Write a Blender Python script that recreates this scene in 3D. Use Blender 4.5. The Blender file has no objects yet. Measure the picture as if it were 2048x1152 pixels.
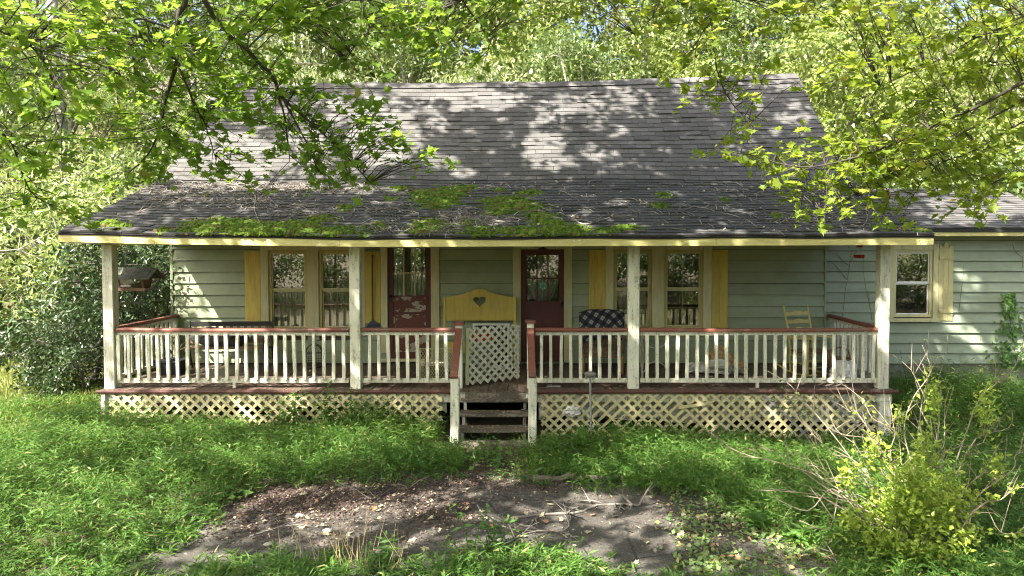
import bpy, math, random
import numpy as np
from mathutils import Vector, Matrix, Euler

random.seed(7)
RNG = np.random.default_rng(7)
sc = bpy.context.scene
COL = sc.collection
R = math.radians

# ------------------------------------------------------------------ camera, sky, sun, exposure
F = 1365.0            # focal length in photo pixels (2048 wide)
PPX, PPY = 1080.0, 525.5
PITCH = R(1.7)
CZ = 2.94
cam_d = bpy.data.cameras.new('camera')
cam = bpy.data.objects.new('camera', cam_d)
COL.objects.link(cam)
cam.location = (0, 0, CZ)
cam.rotation_euler = (R(90) - PITCH, 0, 0)
cam_d.sensor_width = 36.0
cam_d.lens = 36.0 * F / 2048
cam_d.shift_x = (1024 - PPX) / 2048
cam_d.shift_y = -(576 - PPY) / 2048
cam_d.clip_end = 600
sc.camera = cam

SUN = Vector((1.0, 1.0, -1.57)).normalized()      # direction the light travels
world = bpy.data.worlds.new('World')
sc.world = world
world.use_nodes = True
wn = world.node_tree.nodes
wl_ = world.node_tree.links
wn.clear()
sky = wn.new('ShaderNodeTexSky')
sky.sky_type = 'NISHITA'
sky.sun_disc = False
sky.sun_elevation = R(48)
sky.sun_rotation = R(225)
sky.air_density = 0.75
sky.dust_density = 5.0
sky.ozone_density = 0.4
bg = wn.new('ShaderNodeBackground')
bg.inputs['Strength'].default_value = 0.105
wo = wn.new('ShaderNodeOutputWorld')
wl_.new(sky.outputs[0], bg.inputs['Color'])
wl_.new(bg.outputs[0], wo.inputs['Surface'])

sun_d = bpy.data.lights.new('sun', 'SUN')
sun_d.energy = 5.0
sun_d.angle = R(0.55)
sun_d.color = (1.0, 0.93, 0.82)
sun = bpy.data.objects.new('sun', sun_d)
COL.objects.link(sun)
sun.rotation_euler = SUN.to_track_quat('-Z', 'Y').to_euler()
sun.location = (-20, -20, 40)

sc.view_settings.view_transform = 'Standard'
sc.view_settings.look = 'None'
sc.view_settings.exposure = 2.25
sc.view_settings.gamma = 1.0
sc.view_settings.use_curve_mapping = False
sc.render.engine = 'CYCLES'
sc.cycles.max_bounces = 7
sc.cycles.diffuse_bounces = 4
sc.cycles.glossy_bounces = 3
sc.cycles.transmission_bounces = 4
sc.cycles.transparent_max_bounces = 8
sc.cycles.caustics_reflective = False
sc.cycles.caustics_refractive = False
sc.cycles.use_denoising = True
sc.cycles.filter_width = 1.1
sc.cycles.sample_clamp_indirect = 6


def W(px, py, Y):
    """world point that the photo shows at (px, py), at distance Y from the camera"""
    dx = (px - PPX) / F
    dy = -(py - PPY) / F
    d = Vector((dx, math.cos(PITCH) + dy * math.sin(PITCH), -math.sin(PITCH) + dy * math.cos(PITCH)))
    d *= Y / d.y
    return Vector((d.x, d.y, CZ + d.z))


def XW(px, Y):
    return W(px, 600, Y).x


def ZW(py, Y):
    return W(PPX, py, Y).z


def to_px(p):
    """arrays (N,3) -> photo pixels"""
    p = np.asarray(p, float)
    x = p[:, 0]
    y = p[:, 1]
    z = p[:, 2] - CZ
    fw = y * math.cos(PITCH) - z * math.sin(PITCH)
    up = y * math.sin(PITCH) + z * math.cos(PITCH)
    fw = np.maximum(fw, 0.05)
    return PPX + x / fw * F, PPY - up / fw * F


# ------------------------------------------------------------------ materials
MATS = {}


def _mat(name):
    m = bpy.data.materials.new(name)
    m.use_nodes = True
    nt = m.node_tree
    b = nt.nodes['Principled BSDF']
    return m, nt, b


def N(nt, typ, **kw):
    n = nt.nodes.new(typ)
    for k, v in kw.items():
        if k.startswith('i_'):
            key = k[2:]
            key = int(key) if key.isdigit() else key.replace('_', ' ')
            n.inputs[key].default_value = v
        else:
            setattr(n, k, v)
    return n


def ramp(nt, src, stops):
    r = N(nt, 'ShaderNodeValToRGB')
    e = r.color_ramp.elements
    while len(e) < len(stops):
        e.new(0.5)
    for el, (p, c) in zip(e, stops):
        el.position = p
        el.color = (c[0], c[1], c[2], 1) if not isinstance(c, (int, float)) else (c, c, c, 1)
    nt.links.new(src, r.inputs[0])
    return r.outputs[0]


def mixc(nt, fac, a, b, typ='MIX'):
    m = N(nt, 'ShaderNodeMix', data_type='RGBA', blend_type=typ)
    for s, v in ((m.inputs[0], fac), (m.inputs[6], a), (m.inputs[7], b)):
        if isinstance(v, (int, float)):
            s.default_value = v
        elif isinstance(v, (tuple, list)):
            s.default_value = (*v[:3], 1)
        else:
            nt.links.new(v, s)
    return m.outputs[2]


def noise(nt, vec, scale, detail=4, rough=0.55):
    n = N(nt, 'ShaderNodeTexNoise', i_Scale=scale, i_Detail=detail, i_Roughness=rough)
    nt.links.new(vec, n.inputs['Vector'])
    return n.outputs[0]


def coords(nt, scale=(1, 1, 1), world_space=True):
    if world_space:
        g = N(nt, 'ShaderNodeNewGeometry').outputs['Position']
    else:
        g = N(nt, 'ShaderNodeTexCoord').outputs['Object']
    mp = N(nt, 'ShaderNodeMapping')
    mp.inputs['Scale'].default_value = scale
    nt.links.new(g, mp.inputs['Vector'])
    return mp.outputs[0]


def bump(nt, b, h, strength=0.3, dist=0.01):
    bn = N(nt, 'ShaderNodeBump', i_Strength=strength, i_Distance=dist)
    nt.links.new(h, bn.inputs['Height'])
    nt.links.new(bn.outputs[0], b.inputs['Normal'])


def objrand(nt):
    return N(nt, 'ShaderNodeObjectInfo').outputs['Random']


def paint(name, col, worn=None, worn_amt=0.45, grime=(0.10, 0.10, 0.06), grime_amt=0.5, rough=0.6,
          stretch=(9, 9, 1.2), scale=2.2, var=0.12, coarse=0.7, fine=34):
    """old exterior paint: blotchy tone, streaks of grime, worn-through spots"""
    if name in MATS:
        return MATS[name]
    m, nt, b = _mat(name)
    v = coords(nt, stretch)
    v1 = coords(nt)
    n1 = noise(nt, v, scale, 6, 0.6)
    n2 = noise(nt, v1, coarse, 4, 0.6)
    n3 = noise(nt, v1, fine, 3, 0.6)
    c = mixc(nt, ramp(nt, n2, [(0.3, 0.0), (0.7, 1.0)]), tuple(x * (1 - var) for x in col), tuple(min(1, x * (1 + var)) for x in col))
    r = objrand(nt)
    mv = N(nt, 'ShaderNodeMapRange', i_3=1 - var, i_4=1 + var * 0.6)
    nt.links.new(r, mv.inputs[0])
    hs = N(nt, 'ShaderNodeHueSaturation')
    nt.links.new(mv.outputs[0], hs.inputs['Value'])
    nt.links.new(c, hs.inputs['Color'])
    c = hs.outputs[0]
    gf = N(nt, 'ShaderNodeMath', operation='MULTIPLY', i_1=grime_amt)
    nt.links.new(ramp(nt, n1, [(0.45, 0.0), (0.75, 1.0)]), gf.inputs[0])
    c = mixc(nt, gf.outputs[0], c, grime)
    if worn:
        wf = N(nt, 'ShaderNodeMath', operation='ADD')
        nt.links.new(n1, wf.inputs[0])
        nt.links.new(n3, wf.inputs[1])
        lo = 1.30 - worn_amt * 0.45
        c = mixc(nt, ramp(nt, N_half(nt, wf.outputs[0]), [(lo / 2, 0.0), (lo / 2 + 0.03, 1.0)]), c, worn)
    nt.links.new(c, b.inputs['Base Color'])
    b.inputs['Roughness'].default_value = rough
    b.inputs['Specular IOR Level'].default_value = 0.35
    bump(nt, b, n1, 0.25, 0.006)
    MATS[name] = m
    return m


def N_half(nt, s):
    h = N(nt, 'ShaderNodeMath', operation='MULTIPLY', i_1=0.5)
    nt.links.new(s, h.inputs[0])
    return h.outputs[0]


def leafmat(name, c1, c2, trans=0.45, tcol=None, rough=0.45, spec=0.35, patch=0.5, dry=None, dry_amt=0.04):
    if name in MATS:
        return MATS[name]
    m, nt, b = _mat(name)
    isl = N(nt, 'ShaderNodeNewGeometry').outputs['Random Per Island']
    v = coords(nt)
    n = noise(nt, v, patch, 3)
    a = N(nt, 'ShaderNodeMath', operation='ADD')
    nt.links.new(isl, a.inputs[0])
    nt.links.new(n, a.inputs[1])
    f = ramp(nt, N_half(nt, a.outputs[0]), [(0.2, 0.0), (0.8, 1.0)])
    c = mixc(nt, f, c1, c2)
    if dry:
        c = mixc(nt, ramp(nt, isl, [(1 - dry_amt, 0.0), (1 - dry_amt + 0.001, 1.0)]), c, dry)
    nt.links.new(c, b.inputs['Base Color'])
    b.inputs['Roughness'].default_value = rough
    b.inputs['Specular IOR Level'].default_value = spec
    t = N(nt, 'ShaderNodeBsdfTranslucent')
    tc = mixc(nt, 0.6, c, tcol or tuple(min(1, x * 1.9) for x in c2))
    nt.links.new(tc, t.inputs['Color'])
    mx = N(nt, 'ShaderNodeMixShader')
    mx.inputs[0].default_value = trans
    nt.links.new(b.outputs[0], mx.inputs[1])
    nt.links.new(t.outputs[0], mx.inputs[2])
    nt.links.new(mx.outputs[0], nt.nodes['Material Output'].inputs['Surface'])
    MATS[name] = m
    return m


def plain(name, col, rough=0.6, var=0.25, scale=6, metal=0.0, spec=0.4, bumps=0.2, island=False, stretch=(1, 1, 1)):
    if name in MATS:
        return MATS[name]
    m, nt, b = _mat(name)
    v = coords(nt, stretch)
    n = noise(nt, v, scale, 5, 0.6)
    c = mixc(nt, ramp(nt, n, [(0.3, 0.0), (0.7, 1.0)]), tuple(x * (1 - var) for x in col), tuple(min(1, x * (1 + var)) for x in col))
    if island:
        isl = N(nt, 'ShaderNodeNewGeometry').outputs['Random Per Island']
        c = mixc(nt, 0.9, c, ramp(nt, isl, [(0.0, 0.5), (1.0, 1.35)]), 'MULTIPLY')
    nt.links.new(c, b.inputs['Base Color'])
    b.inputs['Roughness'].default_value = rough
    b.inputs['Metallic'].default_value = metal
    b.inputs['Specular IOR Level'].default_value = spec
    if bumps:
        bump(nt, b, n, bumps, 0.01)
    MATS[name] = m
    return m


SIDING = paint('sage_siding_paint', (0.295, 0.345, 0.225), grime=(0.17, 0.19, 0.09), grime_amt=0.45, stretch=(1.3, 1.3, 1.6), scale=1.6)
WINGSIDE = paint('pale_sage_siding_paint', (0.315, 0.372, 0.275), grime=(0.17, 0.21, 0.11), grime_amt=0.45, stretch=(1.3, 1.3, 1.6), scale=1.6)
CREAM = paint('cream_trim_paint', (0.58, 0.55, 0.33), grime=(0.30, 0.28, 0.10), grime_amt=0.5)
FASCIA = paint('pale_yellow_fascia_paint', (0.66, 0.60, 0.27), worn=(0.66, 0.64, 0.52), worn_amt=0.28, grime=(0.38, 0.36, 0.10), grime_amt=0.45, stretch=(1.2, 9, 9))
YELLOW = paint('mustard_yellow_paint', (0.56, 0.44, 0.10), grime=(0.26, 0.21, 0.06), grime_amt=0.5)
WHITE = paint('weathered_white_paint', (0.68, 0.67, 0.56), worn=(0.36, 0.35, 0.28), worn_amt=0.42, grime=(0.27, 0.30, 0.18), grime_amt=0.6)
RED = paint('barn_red_paint', (0.205, 0.070, 0.050), worn=(0.16, 0.12, 0.09), worn_amt=0.45, grime=(0.10, 0.04, 0.03), grime_amt=0.6, stretch=(1.5, 1.5, 9))
DARKRED = paint('maroon_door_paint', (0.095, 0.033, 0.028), grime=(0.06, 0.02, 0.018), grime_amt=0.5)
PEEL = paint('peeling_maroon_paint', (0.125, 0.042, 0.033), worn=(0.36, 0.32, 0.24), worn_amt=0.62, grime=(0.08, 0.025, 0.02), grime_amt=0.5, stretch=(1.6, 1.6, 4.0), scale=1.5, fine=6)
PLANK = paint('worn_maroon_floor_paint', (0.098, 0.054, 0.042), worn=(0.13, 0.105, 0.085), worn_amt=0.7, grime=(0.05, 0.035, 0.028), grime_amt=0.7, stretch=(9, 1.2, 9), var=0.22)
LATTICE = paint('pale_yellow_lattice_paint', (0.56, 0.50, 0.28), worn=(0.50, 0.47, 0.36), worn_amt=0.45, grime=(0.32, 0.28, 0.12), grime_amt=0.5, stretch=(4, 4, 4))
BAREWOOD = paint('bare_grey_wood', (0.34, 0.32, 0.28), grime=(0.14, 0.13, 0.10), grime_amt=0.6, stretch=(4, 4, 4))
OLDSTEP = paint('rotten_step_wood', (0.105, 0.088, 0.070), worn=(0.20, 0.175, 0.14), worn_amt=0.6, grime=(0.03, 0.028, 0.022), grime_amt=0.7, stretch=(1.4, 9, 9))
SKIRT = paint('pale_skirt_board', (0.40, 0.42, 0.34), worn=(0.20, 0.17, 0.13), worn_amt=0.5, grime=(0.16, 0.16, 0.11), grime_amt=0.6)
CEIL = paint('porch_ceiling_paint', (0.55, 0.53, 0.36), grime=(0.3, 0.28, 0.15))
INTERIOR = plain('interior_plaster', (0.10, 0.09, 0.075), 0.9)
CONC = plain('foundation_concrete', (0.24, 0.235, 0.19), 0.9, 0.35, 3)
IRON = plain('black_iron', (0.018, 0.018, 0.018), 0.5)
GREYWOOD = plain('silvered_wood', (0.22, 0.205, 0.18), 0.8, 0.3, 8)
BROWNWOOD = plain('brown_wood', (0.16, 0.095, 0.055), 0.6, 0.35, 6, stretch=(1, 1, 5))
TANWOOD = plain('tan_wood', (0.32, 0.19, 0.07), 0.5, 0.3, 6)
BARK = plain('grey_brown_bark', (0.11, 0.095, 0.078), 0.9, 0.5, 9, bumps=0.8, stretch=(1, 1, 0.35))
PALEBARK = plain('pale_bark', (0.26, 0.235, 0.20), 0.9, 0.45, 7, bumps=0.6, stretch=(1, 1, 0.4))
TWIG = plain('dry_twig', (0.23, 0.205, 0.18), 0.85, 0.4, 5, island=True)
PALETWIG = plain('pale_shrub_twig', (0.25, 0.205, 0.155), 0.8, 0.35, 5)
METALWHITE = plain('white_enamel', (0.70, 0.71, 0.70), 0.35, 0.1)
GALV = plain('galvanised_steel', (0.34, 0.34, 0.33), 0.5, 0.2, 12, metal=0.3)
CLOTHW = plain('soiled_white_cloth', (0.55, 0.54, 0.50), 0.9, 0.3, 9)
CLOTHT = plain('tan_cloth', (0.40, 0.26, 0.13), 0.95, 0.5, 10)
PLASTICW = plain('white_plastic_film', (0.80, 0.80, 0.82), 0.35, 0.08, 8)
BLUE = plain('blue_bristle', (0.018, 0.028, 0.062), 0.6, 0.3, 30)
UPHOL = plain('brown_upholstery', (0.13, 0.085, 0.055), 0.95, 0.35, 12)
CURTAIN = plain('taupe_curtain', (0.62, 0.55, 0.42), 0.95, 0.15, 4)
CURTAINW = plain('pale_lace_curtain', (0.55, 0.53, 0.45), 0.95, 0.15, 6)
DARKCLOTH = plain('black_cloth', (0.02, 0.02, 0.026), 0.9, 0.4, 8)
FEEDRED = plain('red_plastic', (0.30, 0.015, 0.012), 0.3, 0.1)
TEAL = plain('teal_glass', (0.08, 0.42, 0.33), 0.2, 0.2)
MOSSROOF = plain('mossy_feeder_roof', (0.095, 0.10, 0.075), 0.95, 0.5, 18, bumps=0.7)
STONE = plain('pale_stone', (0.36, 0.34, 0.29), 0.9, 0.3, 8)

MAPLE = leafmat('maple_leaf', (0.105, 0.205, 0.028), (0.19, 0.31, 0.045), 0.55, (0.42, 0.60, 0.07), patch=0.8, dry=(0.40, 0.36, 0.08), dry_amt=0.03)
MAPLE2 = leafmat('yellowing_maple_leaf', (0.14, 0.225, 0.028), (0.27, 0.35, 0.05), 0.55, (0.50, 0.60, 0.07), patch=0.8, dry=(0.46, 0.38, 0.09), dry_amt=0.04)
FOREST = [
    leafmat('forest_leaf_bright', (0.105, 0.155, 0.040), (0.29, 0.345, 0.095), 0.32, (0.40, 0.50, 0.11), 0.40, 0.5, 0.5),
    leafmat('forest_leaf_mid', (0.055, 0.098, 0.030), (0.19, 0.255, 0.080), 0.26, (0.30, 0.40, 0.10), 0.40, 0.5, 0.5),
    leafmat('forest_leaf_pale', (0.10, 0.140, 0.052), (0.29, 0.33, 0.145), 0.26, (0.36, 0.44, 0.15), 0.36, 0.6, 0.5),
]
HOLLY = leafmat('holly_leaf', (0.022, 0.052, 0.018), (0.060, 0.105, 0.032), 0.12, (0.12, 0.19, 0.05), 0.30, 0.6, 0.8)
LAUREL = leafmat('laurel_leaf', (0.20, 0.29, 0.08), (0.40, 0.47, 0.18), 0.3, (0.48, 0.58, 0.16), 0.32, 0.6, 0.8)
GRASSM = leafmat('stiltgrass_leaf', (0.040, 0.115, 0.022), (0.140, 0.250, 0.046), 0.4, (0.27, 0.43, 0.07), 0.5, 0.3, 0.55, dry=(0.34, 0.29, 0.12), dry_amt=0.035)
LAWNM = leafmat('lawn_blade', (0.15, 0.23, 0.05), (0.34, 0.37, 0.12), 0.35, (0.45, 0.50, 0.13), 0.5, 0.35, 0.5, dry=(0.42, 0.38, 0.18), dry_amt=0.1)
FORSY = leafmat('forsythia_leaf', (0.17, 0.28, 0.035), (0.34, 0.42, 0.06), 0.4, (0.50, 0.58, 0.08), 0.4, 0.45, 1.5)
WEEDM = leafmat('broad_weed_leaf', (0.06, 0.15, 0.03), (0.13, 0.25, 0.05), 0.4, (0.25, 0.42, 0.06), 0.45, 0.4, 1.2)
CREEPM = leafmat('creeper_leaf', (0.10, 0.19, 0.06), (0.22, 0.30, 0.10), 0.3, None, 0.5, 0.4, 1.5, dry=(0.42, 0.32, 0.13), dry_amt=0.16)
MOSSM = leafmat('roof_moss', (0.040, 0.075, 0.012), (0.130, 0.195, 0.026), 0.1, None, 0.95, 0.1, 5.0, dry=(0.14, 0.10, 0.045), dry_amt=0.10)
LITTERM = leafmat('dead_leaf_litter', (0.070, 0.051, 0.046), (0.14, 0.103, 0.090), 0.1, None, 0.85, 0.2, 2.0, dry=(0.40, 0.31, 0.21), dry_amt=0.10)
PALELEAF = leafmat('pale_fallen_leaf', (0.38, 0.32, 0.20), (0.55, 0.49, 0.34), 0.2, None, 0.8, 0.2, 2.0, dry=(0.42, 0.22, 0.13), dry_amt=0.2)
STRAW = leafmat('dry_straw', (0.42, 0.34, 0.16), (0.55, 0.47, 0.25), 0.3, None, 0.7, 0.2, 2)


def shingle_mat(name='asphalt_shingle', k=1.0):
    m, nt, b = _mat(name)
    v = coords(nt)
    isl = N(nt, 'ShaderNodeNewGeometry').outputs['Random Per Island']
    r = objrand(nt)
    a = N(nt, 'ShaderNodeMath', operation='ADD')
    nt.links.new(isl, a.inputs[0])
    nt.links.new(r, a.inputs[1])
    fr = N(nt, 'ShaderNodeMath', operation='FRACT')
    nt.links.new(a.outputs[0], fr.inputs[0])
    n1 = noise(nt, v, 0.8, 5, 0.65)
    n2 = noise(nt, v, 90, 2, 0.5)
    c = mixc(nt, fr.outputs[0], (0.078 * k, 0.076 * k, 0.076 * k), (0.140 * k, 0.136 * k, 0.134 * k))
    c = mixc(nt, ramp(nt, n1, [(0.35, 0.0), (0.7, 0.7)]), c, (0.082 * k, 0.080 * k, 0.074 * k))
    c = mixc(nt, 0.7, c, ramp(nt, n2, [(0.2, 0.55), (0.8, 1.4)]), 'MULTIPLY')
    nt.links.new(c, b.inputs['Base Color'])
    b.inputs['Roughness'].default_value = 0.9
    b.inputs['Specular IOR Level'].default_value = 0.25
    bump(nt, b, n2, 0.5, 0.004)
    return m


SHINGLE = shingle_mat()
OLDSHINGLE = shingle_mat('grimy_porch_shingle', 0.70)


def ground_mat():
    m, nt, b = _mat('earth_and_litter')
    v = coords(nt)
    n1 = noise(nt, v, 1.1, 6, 0.65)
    n2 = noise(nt, v, 24, 5, 0.7)
    c = mixc(nt, ramp(nt, n1, [(0.35, 0.0), (0.65, 1.0)]), (0.060, 0.062, 0.026), (0.075, 0.050, 0.034))
    c = mixc(nt, ramp(nt, n2, [(0.45, 0.0), (0.72, 0.75)]), c, (0.135, 0.095, 0.06))
    nt.links.new(c, b.inputs['Base Color'])
    b.inputs['Roughness'].default_value = 0.95
    bump(nt, b, n2, 0.8, 0.03)
    return m


def N_col(nt, vec):
    n = N(nt, 'ShaderNodeTexNoise', i_Scale=2.2, i_Detail=4.0)
    nt.links.new(vec, n.inputs['Vector'])
    return n.outputs['Color']


def pavement_mat():
    m, nt, b = _mat('old_gritty_pavement')
    v = coords(nt)
    n0 = noise(nt, v, 0.75, 4, 0.6)
    n1 = noise(nt, v, 2.4, 6, 0.7)
    n2 = noise(nt, v, 55, 5, 0.75)
    n4 = noise(nt, v, 11, 6, 0.7)
    vv = N(nt, 'ShaderNodeTexVoronoi', i_Scale=42.0)
    nt.links.new(v, vv.inputs['Vector'])
    vc = N(nt, 'ShaderNodeTexVoronoi', i_Scale=1.1, feature='DISTANCE_TO_EDGE')
    wv = mixc(nt, 0.12, v, N_col(nt, v), 'ADD')
    nt.links.new(wv, vc.inputs['Vector'])
    c = mixc(nt, ramp(nt, n0, [(0.35, 0.0), (0.65, 1.0)]), (0.050, 0.046, 0.040), (0.080, 0.073, 0.062))
    c = mixc(nt, ramp(nt, n1, [(0.52, 0.0), (0.66, 0.6)]), c, (0.165, 0.150, 0.125))
    c = mixc(nt, ramp(nt, n4, [(0.50, 0.0), (0.62, 0.55)]), c, (0.058, 0.047, 0.038))
    c = mixc(nt, 0.9, c, ramp(nt, n2, [(0.32, 0.25), (0.68, 1.9)]), 'MULTIPLY')
    c = mixc(nt, ramp(nt, vv.outputs['Distance'], [(0.12, 0.55), (0.2, 0.0)]), c, (0.24, 0.225, 0.19))
    c = mixc(nt, ramp(nt, vc.outputs['Distance'], [(0.004, 0.8), (0.014, 0.0)]), c, (0.022, 0.019, 0.015))
    nt.links.new(c, b.inputs['Base Color'])
    b.inputs['Roughness'].default_value = 0.9
    bump(nt, b, n2, 0.9, 0.012)
    return m


def glass_mat(name='window_glass', refl=0.12, tint=(0.92, 0.95, 0.90)):
    m, nt, b = _mat(name)
    nt.nodes.remove(b)
    v = coords(nt)
    n = noise(nt, v, 1.6, 2)
    bn = N(nt, 'ShaderNodeBump', i_Strength=0.05, i_Distance=0.02)
    nt.links.new(n, bn.inputs['Height'])
    g = N(nt, 'ShaderNodeBsdfGlossy', i_Roughness=0.015)
    g.inputs['Color'].default_value = (1, 1, 0.95, 1)
    nt.links.new(bn.outputs[0], g.inputs['Normal'])
    t = N(nt, 'ShaderNodeBsdfTransparent')
    t.inputs['Color'].default_value = (*tint, 1)
    fr = N(nt, 'ShaderNodeFresnel', i_IOR=1.5)
    a = N(nt, 'ShaderNodeMath', operation='ADD', use_clamp=True, i_1=refl)
    nt.links.new(fr.outputs[0], a.inputs[0])
    mx = N(nt, 'ShaderNodeMixShader')
    nt.links.new(a.outputs[0], mx.inputs[0])
    nt.links.new(t.outputs[0], mx.inputs[1])
    nt.links.new(g.outputs[0], mx.inputs[2])
    nt.links.new(mx.outputs[0], nt.nodes['Material Output'].inputs['Surface'])
    return m


GLASS = glass_mat()
GROUNDM = ground_mat()
PAVEM = pavement_mat()


def plaid_mat():
    m, nt, b = _mat('navy_plaid_wool')
    uv = N(nt, 'ShaderNodeTexCoord').outputs['UV']
    mp = N(nt, 'ShaderNodeMapping')
    mp.inputs['Rotation'].default_value = (0, 0, R(38))
    mp.inputs['Scale'].default_value = (7.0, 7.0, 1)
    nt.links.new(uv, mp.inputs['Vector'])
    sp = N(nt, 'ShaderNodeSeparateXYZ')
    nt.links.new(mp.outputs[0], sp.inputs[0])
    outs = []
    fine = []
    for ax in (0, 1):
        f = N(nt, 'ShaderNodeMath', operation='FRACT')
        nt.links.new(sp.outputs[ax], f.inputs[0])
        outs.append(ramp(nt, f.outputs[0], [(0.0, 0.0), (0.50, 0.0), (0.54, 1.0), (0.96, 1.0), (1.0, 0.0)]))
        fine.append(ramp(nt, f.outputs[0], [(0.72, 1.0), (0.74, 0.25), (0.78, 0.25), (0.80, 1.0)]))
    both = mixc(nt, 1.0, outs[0], outs[1], 'MULTIPLY')
    either = mixc(nt, 1.0, outs[0], outs[1], 'ADD')
    c = mixc(nt, N_half(nt, either), (0.013, 0.016, 0.026), (0.065, 0.072, 0.085))
    fm = mixc(nt, 1.0, fine[0], fine[1], 'MULTIPLY')
    c2 = mixc(nt, fm, (0.13, 0.125, 0.11), (0.33, 0.315, 0.26))
    c = mixc(nt, both, c, c2)
    nt.links.new(c, b.inputs['Base Color'])
    b.inputs['Roughness'].default_value = 0.95
    return m


PLAID = plaid_mat()

# ------------------------------------------------------------------ object helpers
WLOC = {}


def thing(name, label, cat, loc=(0, 0, 0), rotz=0.0, group=None, world_coords=False):
    o = bpy.data.objects.new(name, None)
    o.empty_display_size = 0.2
    COL.objects.link(o)
    o.location = loc
    o.rotation_euler = (0, 0, rotz)
    o['label'] = label
    o['category'] = cat
    if group:
        o['group'] = group
    WLOC[o.name] = Vector(loc) if world_coords else Vector((0, 0, 0))
    return o


def tag(o, label=None, cat=None, group=None, kind=None):
    if label:
        o['label'] = label
    if cat:
        o['category'] = cat
    if group:
        o['group'] = group
    if kind:
        o['kind'] = kind
    return o


def link(name, me, parent=None, loc=(0, 0, 0)):
    o = bpy.data.objects.new(name, me)
    COL.objects.link(o)
    loc = Vector(loc)
    if parent is not None:
        o.parent = parent
        o.location = loc - WLOC[parent.name]
    else:
        o.location = loc
    WLOC[o.name] = loc
    return o


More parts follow.
